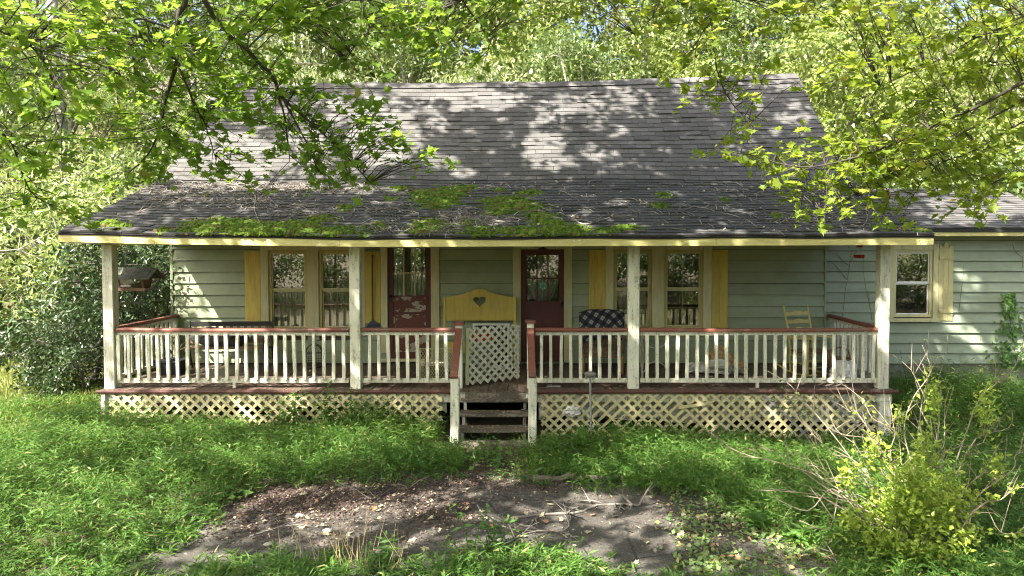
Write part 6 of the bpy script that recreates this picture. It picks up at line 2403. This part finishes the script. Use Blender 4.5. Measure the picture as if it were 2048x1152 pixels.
MB().lathe([(0.15, 0.0), (0.16, 0.012), (0.15, 0.03)], (0, 0, 0), 16).build('base', IRON, t)
MB().tube([(0, 0, 0.42), (0.03, 0, 0.45), (0, 0, 0.48), (-0.03, 0, 0.45), (0, 0, 0.42)], 0.005, 5).build('ring', IRON, t)

# broom hung on the shutter
bx_, by_ = XW(745, YW - 0.08), YW - 0.08
t = thing('broom', 'broom with thin black handle and blue bristles hung beside the peeling door', 'broom', (bx_, by_, ZW(662, by_)), R(0))
hz = ZW(512, by_) - ZW(662, by_)
MB().tube([(0, 0, 0.16), (0.002, 0, hz)], 0.0125, 8).build('handle', IRON, t)
MB().lathe([(0.013, hz - 0.03), (0.017, hz - 0.02), (0.017, hz + 0.01), (0.008, hz + 0.02)], (0.002, 0, 0), 8).build('cap', IRON, t)
MB().add([(-0.14, -0.022, 0), (0.15, -0.022, 0.02), (0.15, 0.022, 0.02), (-0.14, 0.022, 0), (-0.09, -0.014, 0.12), (0.10, -0.014, 0.125), (0.10, 0.014, 0.125), (-0.09, 0.014, 0.12)],
         [(3, 2, 1, 0), (0, 1, 5, 4), (1, 2, 6, 5), (2, 3, 7, 6), (3, 0, 4, 7), (4, 5, 6, 7)]).build('bristles', BLUE, t)
MB().add([(-0.095, -0.018, 0.121), (0.105, -0.018, 0.126), (0.105, 0.018, 0.126), (-0.095, 0.018, 0.121), (-0.02, -0.014, 0.19), (0.025, -0.014, 0.19), (0.025, 0.014, 0.19), (-0.02, 0.014, 0.19)],
         [(3, 2, 1, 0), (0, 1, 5, 4), (1, 2, 6, 5), (2, 3, 7, 6), (3, 0, 4, 7), (4, 5, 6, 7)]).build('block', plain('blue_plastic', (0.03, 0.045, 0.09), 0.4), t)


# yellow headboard with a heart cut through it
def headboard():
    Y = 12.42
    x0, x1 = XW(889, Y), XW(1030, Y)
    cx = (x0 + x1) / 2
    w = (x1 - x0) / 2
    t = thing('headboard', 'mustard yellow bed headboard with a heart cut-out between the doors', 'headboard', (cx, Y, FZ + 0.001))
    ztop = lambda py: ZW(py, Y) - FZ
    # outline, scalloped crest
    n = 41
    top = []
    for i in range(n):
        s = -1 + 2 * i / (n - 1)
        a = abs(s)
        py = 578 + 2.0 * (a / 0.2) ** 2 if a < 0.2 else (583.5 + 2.5 * ((a - 0.2) / 0.24) ** 2 if a < 0.44 else 588.0 + 7 * ((a - 0.44) / 0.52) ** 1.2 if a < 0.96 else 596)
        top.append((s * (w - 0.022), ztop(py)))
    zb = ztop(641)
    # heart
    hc = (0.0, ztop(602))
    k = 28
    heart = []
    for i in range(k):
        a = 2 * math.pi * i / k
        hx = 16 * math.sin(a) ** 3
        hy = 13 * math.cos(a) - 5 * math.cos(2 * a) - 2 * math.cos(3 * a) - math.cos(4 * a)
        heart.append((hc[0] + hx * 0.0074, hc[1] + hy * 0.0066))
    # panel with a hole: ring of quads from heart to outline, matched by angle
    out = [(-w + 0.022, zb), (w - 0.022, zb)] + [p for p in reversed(top)]
    dense = []
    for i in range(len(out)):
        a, b = Vector(out[i]), Vector(out[(i + 1) % len(out)])
        m = max(1, int((b - a).length / 0.03))
        dense += [a.lerp(b, j / m) for j in range(m)]
    ang = lambda p: math.atan2(p[1] - hc[1], p[0] - hc[0])
    dense.sort(key=ang)
    hh = sorted([Vector(p) for p in heart], key=ang)
    mb = MB()
    nd, nh = len(dense), len(hh)
    for yy in (-0.012, 0.012):
        mb.v += [Vector((p.x, yy, p.y)) for p in dense] + [Vector((p.x, yy, p.y)) for p in hh]
    S = nd + nh
    da = [ang(p) for p in dense]
    ha = [ang(p) for p in hh]
    i = j = 0
    tri = []
    while i < nd or j < nh:
        na = da[(i + 1) % nd] + (2 * math.pi if i + 1 >= nd else 0)
        nb = ha[(j + 1) % nh] + (2 * math.pi if j + 1 >= nh else 0)
        if (na <= nb and i < nd) or j >= nh:
            tri.append((i % nd, (i + 1) % nd, nd + j % nh))
            i += 1
        else:
            tri.append((nd + j % nh, i % nd, nd + (j + 1) % nh))
            j += 1
    mb.f += tri + [(a + S, c + S, b + S) for a, b, c in tri]
    mb.f += [(i, i + S, (i + 1) % nd + S, (i + 1) % nd) for i in range(nd)]
    mb.f += [(nd + j, nd + (j + 1) % nh, nd + (j + 1) % nh + S, nd + j + S) for j in range(nh)]
    mb.build('panel', YELLOW, t)
    for s in (-1, 1):
        jbox(s * w - 0.022, s * w + 0.022, -0.022, 0.022, 0, ztop(594), 0, 0.004).build('post', YELLOW, t)
    MB().box(-w + 0.023, w - 0.023, -0.01, 0.01, ztop(706), ztop(684)).build('lower_rail', YELLOW, t)


headboard()
Y = 12.2
t = thing('picture_frame', 'white metal frame leaning below the heart headboard', 'frame', (XW(982, Y), Y, FZ + 0.001))
w, h = 0.33, ZW(647, Y) - FZ
mb = MB()
mb.box(-w, w, -0.012, 0.012, h - 0.035, h)
mb.box(-w, -w + 0.035, -0.012, 0.012, 0.0, h - 0.0355)
mb.box(w - 0.035, w, -0.012, 0.012, 0.0, h - 0.0355)
mb.box(-w + 0.036, w - 0.036, -0.012, 0.012, 0.0, 0.035)
mb.build('frame', METALWHITE, t)
MB().box(-w + 0.036, w - 0.036, -0.003, 0.003, 0.036, h - 0.036).build('backing', plain('dark_panel', (0.05, 0.05, 0.055), 0.3), t)
t = thing('cooler', 'red and white cooler half hidden behind the lattice gate', 'cooler', (XW(965, 11.6), 11.6, FZ + 0.001))
MB().box(-0.16, 0.16, -0.12, 0.12, 0, 0.60).build('body', plain('grey_plastic', (0.12, 0.12, 0.12), 0.5), t)
MB().box(-0.17, 0.17, -0.13, 0.13, 0.601, 0.74).build('lid', FEEDRED, t)


# white lattice gate swung inwards
def lattice_gate():
    p0 = Vector((XW(931, 10.62), 10.62, FZ + 0.03))
    p1 = Vector((XW(1039, 11.15), 11.15, FZ + 0.03))
    d = p1 - p0
    L = d.length
    t = thing('lattice_gate', 'white diamond lattice gate standing ajar at the top of the steps', 'gate', p0 - Vector((0, 0, 0.03)), math.atan2(d.y, d.x))
    H = 0.89
    z0 = 0.03
    MB().box(0, 0.05, -0.016, 0.028, z0, H + z0).build('stile', CREAM, t)
    MB().box(L - 0.045, L, 0.012, 0.03, z0 + 0.01, H + z0 - 0.02).build('stile', WHITE, t)
    sp = 0.135
    wd = 0.042
    for dr in (1, -1):
        yo = -0.004 if dr == 1 else 0.0045
        k = -H
        while k < L + H:
            k += sp
            xa, za = k, H
            xb, zb = k + dr * H, 0.0
            lo, hi = 0.0, 1.0

            def clip(xa, za, xb, zb):
                pts = []
                ts = [0, 1]
                dx = xb - xa
                for X in (0.052, L - 0.005):
                    tt = (X - xa) / dx
                    ts.append(tt)
                ts = sorted(x for x in ts if 0 <= x <= 1)
                for a, b in zip(ts[:-1], ts[1:]):
                    m = xa + dx * (a + b) / 2
                    if 0.052 < m < L - 0.005 and b - a > 0.04:
                        return a, b
                return None
            c_ = clip(xa, za, xb, zb)
            if not c_:
                continue
            a, b = c_
            lattice_beam(MB(), (xa + (xb - xa) * a, yo, z0 + za + (zb - za) * a), (xa + (xb - xa) * b, yo, z0 + za + (zb - za) * b), wd, 0.008).build('slat', WHITE, t)


lattice_gate()


# panel of expanded metal mesh behind the middle railing
def mesh_panel():
    Y = 10.95
    x0, x1 = XW(841, Y), XW(904, Y)
    t = thing('mesh_panel', 'cream wire mesh panel of small diamonds leaning inside the middle railing', 'wire panel', ((x0 + x1) / 2, Y, FZ + 0.001))
    w = (x1 - x0) / 2
    H = 0.52
    mb = MB()
    for dr in (1, -1):
        k = -w - 0.3
        while k < w + 0.3:
            k += 0.042
            a, b = 0.0, 1.0
            dx = dr * H * 0.6
            ts = sorted(x for x in [0, 1, (-w - k) / dx, (w - k) / dx] if 0 <= x <= 1)
            for p, q in zip(ts[:-1], ts[1:]):
                m = k + dx * (p + q) / 2
                if -w < m < w and q - p > 0.02:
                    mb.tube([(k + dx * p, 0.002 * dr, H * (1 - p) + .02), (k + dx * q, 0.002 * dr, H * (1 - q) + .02)], 0.0042, 4, False)
    o = mb.build('wire_mesh', CREAM, t)
    o['kind'] = 'stuff'
    fr = MB()
    fr.box(-w - .02, w + .02, -0.012, 0.012, H + 0.021, H + 0.04)
    fr.box(-w - .02, w + .02, -0.012, 0.012, 0.0, 0.02)
    fr.box(-w - .02, -w, -0.012, 0.012, 0.0205, H + 0.0205)
    fr.box(w, w + .02, -0.012, 0.012, 0.0205, H + 0.0205)
    fr.build('frame', CREAM, t)
    s = thing('low_shelf', 'pale wooden shelf board behind the wire mesh panel', 'shelf', (XW(872, 11.2), 11.2, FZ + 0.001))
    MB().box(-0.3, 0.3, -0.1, 0.1, 0.24, 0.275).build('board', WHITE, s)
    for x in (-0.27, 0.24):
        MB().box(x, x + 0.03, -0.09, 0.09, 0, 0.239).build('leg', WHITE, s)
    g = thing('garden_tool', 'short orange wooden tool handle beside the wire mesh panel', 'tool', (XW(852, 11.05), 11.05, FZ + 0.001))
    MB().tube([(0, 0, 0), (-0.03, 0.05, 0.42)], 0.014, 6).build('handle', TANWOOD, g)
    MB().box(-0.05, 0.05, -0.02, 0.02, 0.0, 0.05).build('head', GALV, g)


mesh_panel()


# armchair and its plaid blanket
def armchair():
    Y = 11.95
    base = at_floor(1204, Y)
    t = thing('armchair', 'brown upholstered armchair with wooden arms between door and windows', 'armchair', base, R(-3))
    MB().box(-0.31, 0.31, -0.30, 0.28, 0.28, 0.36).build('seat_frame', UPHOL, t)
    mb = MB()
    mb.sheet(lambda u, v: (-0.29 + 0.58 * u, -0.31 + 0.56 * v, 0.361 + 0.10 * (1 - (2 * u - 1) ** 6) * (1 - (2 * v - 1) ** 6) + 0.008 * math.sin(u * 9)), 14, 14)
    mb.build('seat_cushion', UPHOL, t, smooth=True)
    mb = MB()
    poly = [(-0.33, 0.36), (0.33, 0.36), (0.38, 0.80), (0.36, 0.96), (0.28, 1.01), (0.0, 1.03), (-0.28, 1.01), (-0.36, 0.96), (-0.38, 0.80)]
    mb.prism(poly, 0.16, 0.30)
    mb.build('backrest', UPHOL, t)
    for s in (-1, 1):
        mb = MB()
        mb.tube([(s * 0.36, 0.2, 0.60), (s * 0.37, 0.0, 0.62), (s * 0.37, -0.22, 0.61), (s * 0.365, -0.32, 0.57)], [0.025, 0.03, 0.032, 0.028], 8)
        mb.build('arm', BROWNWOOD, t)
        MB().tube([(s * 0.36, -0.27, 0.58), (s * 0.35, -0.25, 0.36)], 0.022, 8).build('arm_post', BROWNWOOD, t)
        MB().tube([(s * 0.34, -0.27, 0.002), (s * 0.33, -0.26, 0.12), (s * 0.34, -0.26, 0.30)], [0.024, 0.034, 0.036], 8).build('leg', TANWOOD, t)
        MB().tube([(s * 0.32, 0.26, 0.002), (s * 0.32, 0.25, 0.30)], [0.022, 0.03], 8).build('leg', TANWOOD, t)
    # blanket over the back
    mb = MB()
    nu, nv = 22, 26
    uvs = []

    def fn(u, v):
        x = (-0.40 + 0.81 * u)
        s = v * 1.25     # length along the cloth from front hem over the top to the back
        crest = 1.045 - 0.06 * abs(2 * u - 1) ** 4
        front = 0.80 + 0.05 * math.sin(u * 7) - 0.10 * (u > 0.5) * (u - 0.5)
        edge = 0.03 * (abs(2 * u - 1) > 0.92)
        rip = 0.010 * math.sin(u * 23 + v * 3) + 0.006 * math.sin(u * 51)
        if s < front * 0.62:
            L = front * 0.62
            return Vector((x * (1.0 - 0.04 * (1 - s / L)), 0.135 - 0.03 * (1 - s / L) - rip + edge * 2, crest - (L - s)))
        q = min(1, (s - front * 0.62) / 0.26)
        if q < 1:
            return Vector((x, 0.135 + 0.19 * q, crest + 0.022 * math.sin(math.pi * q)))
        return Vector((x, 0.325 + rip * 0.5, crest - (s - front * 0.62 - 0.26)))
    mb.sheet(fn, nu, nv)
    bl = thing('blanket', 'navy plaid blanket draped over the armchair back', 'blanket', base + Vector((0, 0, 0)), R(-3))
    me = mb.mesh('cloth', PLAID, smooth=True)
    uvl = me.uv_layers.new(name='UVMap')
    for p in me.polygons:
        for li in p.loop_indices:
            vi = me.loops[li].vertex_index
            uvl.data[li].uv = ((vi // (nv + 1)) / nu * 0.81, (vi % (nv + 1)) / nv * 1.25)
    link('cloth', me, bl)


armchair()


# twig table
def twig_table():
    Y = 11.25
    t = thing('twig_table', 'rustic table of bent white branches behind the third post', 'table', at_floor(1312, Y))
    m = plain('peeled_branch', (0.46, 0.43, 0.36), 0.8, 0.3, 9)
    MB().box(-0.30, 0.26, -0.17, 0.17, 0.80, 0.83).build('table_top', BROWNWOOD, t)
    for pts in ([(-0.24, -0.1, 0.0), (-0.22, -0.1, 0.4), (-0.25, -0.1, 0.80)], [(0.14, -0.14, 0.0), (0.20, -0.12, 0.25), (0.19, -0.1, 0.80)], [(0.24, 0.1, 0.0), (0.22, 0.1, 0.4), (0.25, 0.1, 0.80)], [(-0.2, 0.12, 0.0), (-0.24, 0.1, 0.45), (-0.2, 0.1, 0.80)]):
        MB().tube(pts, [0.018, 0.015, 0.015], 7).build('leg', m, t)
    for pts in ([(-0.23, -0.1, 0.72), (-0.12, -0.11, 0.55), (0.0, -0.11, 0.52), (0.12, -0.11, 0.58), (0.2, -0.1, 0.74)], [(-0.22, -0.1, 0.12), (-0.12, -0.11, 0.28), (0.0, -0.11, 0.32), (0.12, -0.11, 0.25), (0.19, -0.12, 0.1)]):
        MB().tube(pts, 0.011, 6).build('brace', m, t)


twig_table()
heap('cloth_heap', 'heap of tan and white rags behind the right railing', 'cloth heap', at_floor(1440, 11.75),
     [(CLOTHT, (0.02, 0.02, 0.30), (0.17, 0.12, 0.14), 'rag'), (CLOTHT, (0.14, 0, 0.2), (0.15, 0.12, 0.12), 'rag'), (CLOTHW, (-0.02, -0.06, 0.16), (0.2, 0.14, 0.10), 'rag'), (CLOTHT, (0.28, 0, 0.11), (0.18, 0.14, 0.11), 'rag'), (CLOTHW, (-0.3, 0, 0.09), (0.2, 0.1, 0.085), 'rag'), (CLOTHW, (-0.47, 0.02, 0.09), (0.12, 0.1, 0.085), 'rag'),
      (plain('grey_floral_cloth', (0.22, 0.22, 0.19), 0.95, 0.6, 25), (0.12, -0.1, 0.09), (0.22, 0.12, 0.085), 'rag'), (CLOTHW, (0.0, -0.13, 0.04), (0.2, 0.08, 0.035), 'rag')], 81)


# yellow ladder-back rocking chair
def rocking_chair():
    m = paint('mustard_chair_paint', (0.55, 0.45, 0.16), grime=(0.25, 0.2, 0.07), grime_amt=0.5)
    t = thing('rocking_chair', 'yellow ladder-back rocking chair near the right end of the porch', 'rocking chair', at_floor(1622, 11.62), R(22))
    w = 0.25
    for s in (-1, 1):
        b = [(s * w, 0.20, 0.05), (s * w, 0.205, 0.42), (s * (w + 0.005), 0.27, 0.78), (s * (w + 0.012), 0.36, 1.13)]
        MB().tube(b, [0.02, 0.021, 0.02, 0.016], 8).build('back_post', m, t)
        MB().lathe([(0.010, 1.12), (0.021, 1.135), (0.018, 1.16), (0.006, 1.175)], (s * (w + 0.012), 0.363, 0), 8).build('finial', m, t)
        MB().tube([(s * (w + 0.02), -0.22, 0.05), (s * (w + 0.02), -0.22, 0.64)], [0.02, 0.018], 8).build('front_leg', m, t)
        MB().beam((s * (w + 0.02), -0.27, 0.655), (s * (w + 0.01), 0.235, 0.635), 0.06, 0.02).build('arm', m, t)
        MB().tube([(s * (w + 0.01), -0.42, 0.085), (s * (w + 0.01), -0.2, 0.03), (s * w, 0.05, 0.018), (s * w, 0.3, 0.045), (s * w, 0.52, 0.11)], 0.016, 6).build('rocker', m, t)
    for z, y in ((1.02, 0.333), (0.88, 0.296), (0.74, 0.262), (0.60, 0.238)):
        mb = MB()
        poly = []
        for i in range(13):
            s = -1 + 2 * i / 12
            poly.append((s * (w - 0.008), z + 0.022 + 0.022 * math.cos(s * math.pi * 0.5) ** 2 + 0.008 * math.cos(s * math.pi * 2)))
        poly += [(w - 0.008, z - 0.03), (-w + 0.008, z - 0.03)]
        poly = poly[::-1]
        mb.prism(poly, y - 0.006, y + 0.006)
        mb.build('back_slat', m, t)
    MB().add([(-w - 0.02, -0.24, 0.40), (w + 0.02, -0.24, 0.40), (w, 0.2, 0.385), (-w, 0.2, 0.385), (-w - 0.02, -0.24, 0.435), (w + 0.02, -0.24, 0.435), (w, 0.2, 0.42), (-w, 0.2, 0.42)],
             [(0, 3, 2, 1), (4, 5, 6, 7), (0, 1, 5, 4), (1, 2, 6, 5), (2, 3, 7, 6), (3, 0, 4, 7)]).build('seat', BROWNWOOD, t)
    for z in (0.16, 0.28):
        MB().tube([(-w - .02, -0.22, z), (w + .02, -0.22, z)], 0.011, 6).build('rung', m, t)
        MB().tube([(-w, 0.203, z + .03), (w, 0.203, z + .03)], 0.011, 6).build('rung', m, t)
        for s in (-1, 1):
            MB().tube([(s * (w + .015), -0.22, z + .05), (s * w, 0.2, z + .05)], 0.011, 6).build('rung', m, t)


rocking_chair()
heap('plastic_bag', 'bright white plastic bag on the floor at the right end of the porch', 'bag', at_floor(1688, 10.95), [(PLASTICW, (0, 0, 0.17), (0.19, 0.14, 0.17), 'sack'), (PLASTICW, (0.14, 0.02, 0.22), (0.08, 0.08, 0.12), 'sack'), (PLASTICW, (-0.15, -0.04, 0.09), (0.08, 0.07, 0.085), 'sack')], 91)
b = at_floor(1680, 11.22)
t = thing('basket', 'brown wicker basket behind the white plastic bag', 'basket', b)
wk = plain('wicker', (0.20, 0.13, 0.09), 0.9, 0.5, 40)
mb = MB()
mb.lathe([(0.13, 0), (0.17, 0.2), (0.19, 0.36), (0.175, 0.36), (0.155, 0.2), (0.12, 0.02)], (0, 0, 0), 16)
mb.build('body', wk, t)
MB().tube([(-0.18, 0, 0.36), (-0.15, 0, 0.48), (0, 0, 0.53), (0.15, 0, 0.48), (0.18, 0, 0.36)], 0.012, 6).build('handle', wk, t)

# hanging feeders
Y = 10.75
c = W(1719, 512, Y)
t = thing('hummingbird_feeder', 'red hummingbird feeder hanging under the porch eave at right', 'bird feeder', c)
MB().tube([(0, 0, 0.12), (0.01, 0, 0.17), (0, 0, 2.955 - c.z)], 0.003, 4).build('wire', GALV, t)
MB().box(-0.035, 0.035, -0.03, 0.03, 0.135, 0.19).build('cap', FEEDRED, t)
MB().tube([(0.01, 0, 0.02), (0.0, 0, 0.06), (0.016, 0, 0.10), (0.01, 0, 0.134)], [0.016, 0.011, 0.014, 0.012], 8).build('tube', plain('clear_plastic', (0.5, 0.5, 0.5), 0.2, 0.1), t)
for x in (-0.05, 0.0, 0.05):
    MB().lathe([(0.006, -0.04), (0.03, -0.03), (0.038, 0.0), (0.026, 0.018), (0.008, 0.02)], (x, -0.01 * (x == 0), 0), 10).build('flower_port', FEEDRED, t)


def bird_feeder():
    Y = 10.95
    c = W(268, 580, Y)
    t = thing('bird_feeder', 'weathered wooden house-shaped bird feeder hanging by the left corner post', 'bird feeder', c, R(-6))
    k = Y / F
    W2 = 0.345
    MB().box(-W2, W2 - 0.02, -0.17, 0.17, 0.0, 0.03).build('tray', GREYWOOD, t)
    MB().box(-W2, W2 - 0.02, -0.185, -0.171, -0.005, 0.045).build('tray_lip', BROWNWOOD, t)
    # tapering end boards
    for x in (-0.22, 0.20):
        MB().add([(x, -0.07, 0.031), (x + 0.03, -0.07, 0.031), (x + 0.03, 0.07, 0.031), (x, 0.07, 0.031), (x - 0.012, -0.13, 0.21), (x + 0.042, -0.13, 0.21), (x + 0.042, 0.13, 0.21), (x - 0.012, 0.13, 0.21), (x, 0, 0.33), (x + 0.03, 0, 0.33)],
                 [(3, 2, 1, 0), (0, 1, 5, 4), (2, 3, 7, 6), (4, 5, 9, 8), (6, 7, 8, 9), (0, 4, 8, 7, 3), (1, 2, 6, 9, 5)]).build('end_board', BROWNWOOD, t)
    mb = MB()
    mb.add([(-0.185, -0.06, 0.032), (0.195, -0.06, 0.032), (0.195, -0.115, 0.22), (-0.185, -0.115, 0.22), (-0.185, 0.06, 0.032), (0.195, 0.06, 0.032), (0.195, 0.115, 0.22), (-0.185, 0.115, 0.22)], [(0, 1, 2, 3), (4, 7, 6, 5)])
    mb.build('window', GLASS, t)
    MB().add([(-0.18, -0.05, 0.032), (0.19, -0.05, 0.032), (0.19, 0.05, 0.032), (-0.18, 0.05, 0.032), (-0.18, -0.05, 0.06), (0.19, -0.055, 0.14), (0.19, 0.055, 0.14), (-0.18, 0.05, 0.06)],
             [(3, 2, 1, 0), (0, 1, 5, 4), (1, 2, 6, 5), (2, 3, 7, 6), (3, 0, 4, 7), (4, 5, 6, 7)]).build('seed', plain('bird_seed', (0.20, 0.16, 0.09), 0.9, 0.6, 90), t)
    for s in (-1, 1):
        mb = MB()
        for i in range(9):
            x = -0.335 + 0.66 * i / 8
            x2 = -0.335 + 0.66 * (i + 1) / 8
            for j in range(3):
                a0, a1 = j / 3, (j + 1) / 3
                f = lambda a, q: Vector((x if q == 0 else x2, s * 0.205 * a, 0.345 - 0.155 * a + 0.012 * (1 - (a % 0.334) * 3)))
                p = [f(a0, 0), f(a0, 1), f(a1, 1), f(a1, 0)]
                o_ = Vector((random.uniform(-.003, .003), 0, random.uniform(0, .006)))
                mb.add([q + o_ for q in p] + [q + o_ - Vector((0, 0, 0.014)) for q in p], [(0, 1, 2, 3), (7, 6, 5, 4), (0, 4, 5, 1), (1, 5, 6, 2), (2, 6, 7, 3), (3, 7, 4, 0)])
        mb.build('roof', MOSSROOF, t)
    for x in (-0.15, 0.15):
        MB().tube([(x, 0, 0.34), (x * 0.9, 0.0, 2.955 - c.z)], 0.0022, 4).build('wire', GALV, t)


bird_feeder()

# teal flower ornament on the dark door
c = W(1086, 572, YW - 0.02)
t = thing('sun_catcher', 'teal glass flower hung on the panes of the dark maroon door', 'ornament', c)
for i in range(14):
    a = 2 * math.pi * i / 14
    d = Vector((math.cos(a), 0, math.sin(a)))
    n_ = Vector((-math.sin(a), 0, math.cos(a)))
    MB().add([d * 0.022 - Vector((0, .004, 0)), d * 0.055 + n_ * 0.0095 - Vector((0, .004, 0)), d * 0.082 - Vector((0, .004, 0)), d * 0.055 - n_ * 0.0095 - Vector((0, .004, 0)),
              d * 0.022, d * 0.055 + n_ * 0.0095, d * 0.082, d * 0.055 - n_ * 0.0095], [(0, 3, 2, 1), (4, 5, 6, 7), (0, 1, 5, 4), (1, 2, 6, 5), (2, 3, 7, 6), (3, 0, 4, 7)]).build('petal', TEAL if i % 2 else plain('pale_teal_glass', (0.30, 0.62, 0.52), 0.2, 0.1), t)
MB().tube([(0, -0.008, 0), (0, 0.002, 0)], 0.021, 12).build('centre', TEAL, t)

# capped stake in front of the right lattice
c = px_ground(1180, 884)
Yk = c.y
t = thing('yard_stake', 'grey metal stake with a flat mushroom cap in front of the right lattice', 'stake', c)
hk = ZW(748, Yk) - c.z
MB().tube([(0.02, 0, -0.05), (0.008, 0, hk * 0.5), (0, 0, hk - 0.02)], 0.016, 8).build('pole', GALV, t)
MB().lathe([(0.02, hk - 0.055), (0.03, hk - 0.03), (0.082, hk - 0.018), (0.088, hk + 0.012), (0.05, hk + 0.03), (0.01, hk + 0.034)], (0, 0, 0), 14).build('cap', plain('weathered_cap', (0.20, 0.19, 0.165), 0.7, 0.3, 20), t)
for s in (-1, 1):
    MB().lathe([(0.008, hk - 0.075), (0.022, hk - 0.06), (0.022, hk - 0.035), (0.008, hk - 0.02)], (s * 0.055, 0, 0), 8).build('lug', GALV, t)
# rag caught in the lattice
c = W(1145, 822, YF - 0.06)
o = crumple('rag', CLOTHW, None, c, (0.11, 0.035, 0.07), 5, 0.5)
tag(o, 'dirty white rag caught in the right lattice beside the stake', 'rag')
# bits and pieces on the floor
t = thing('sandal', 'grey flat scrap lying on the porch edge right of the steps', 'scrap', Vector((XW(1107, 10.62), 10.62, FZ + 0.002)))
MB().box(-0.11, 0.11, -0.03, 0.03, 0, 0.025).build('sole', GREYWOOD, t)
MB().tube([(-0.05, -0.03, 0.025), (-0.02, 0, 0.05), (-0.05, 0.03, 0.025)], 0.006, 5).build('strap', GREYWOOD, t)
rng = np.random.default_rng(88)
n = 150
P = np.stack([rng.uniform(-6.6, 5.3, n), rng.uniform(10.5, 12.4, n), np.full(n, FZ + 0.008)], 1)
st_x = rng.uniform(sx0, sx1, 46)
ii = rng.integers(0, 3, 46)
P = np.concatenate([P, np.stack([st_x, np.array([YST[i][0] for i in ii]) + rng.uniform(0.02, 0.18, 46), np.array([YST[i][1] for i in ii]) + 0.01], 1)])
n = len(P)
T = np.concatenate([rng.normal(size=(n, 2)), rng.normal(0, .2, (n, 1))], 1)
Z = np.tile([0, 0, 1.0], (n, 1)) + rng.normal(size=(n, 3)) * 0.25
S = rng.uniform(0.02, 0.055, n)
tag(link('porch_leaves', cluster_mesh('porch_leaves', MAPLE_V, MAPLE_F, P, T, Z, S, S, PALELEAF)), 'dry leaves blown onto the porch boards and steps', 'leaves', kind='stuff')
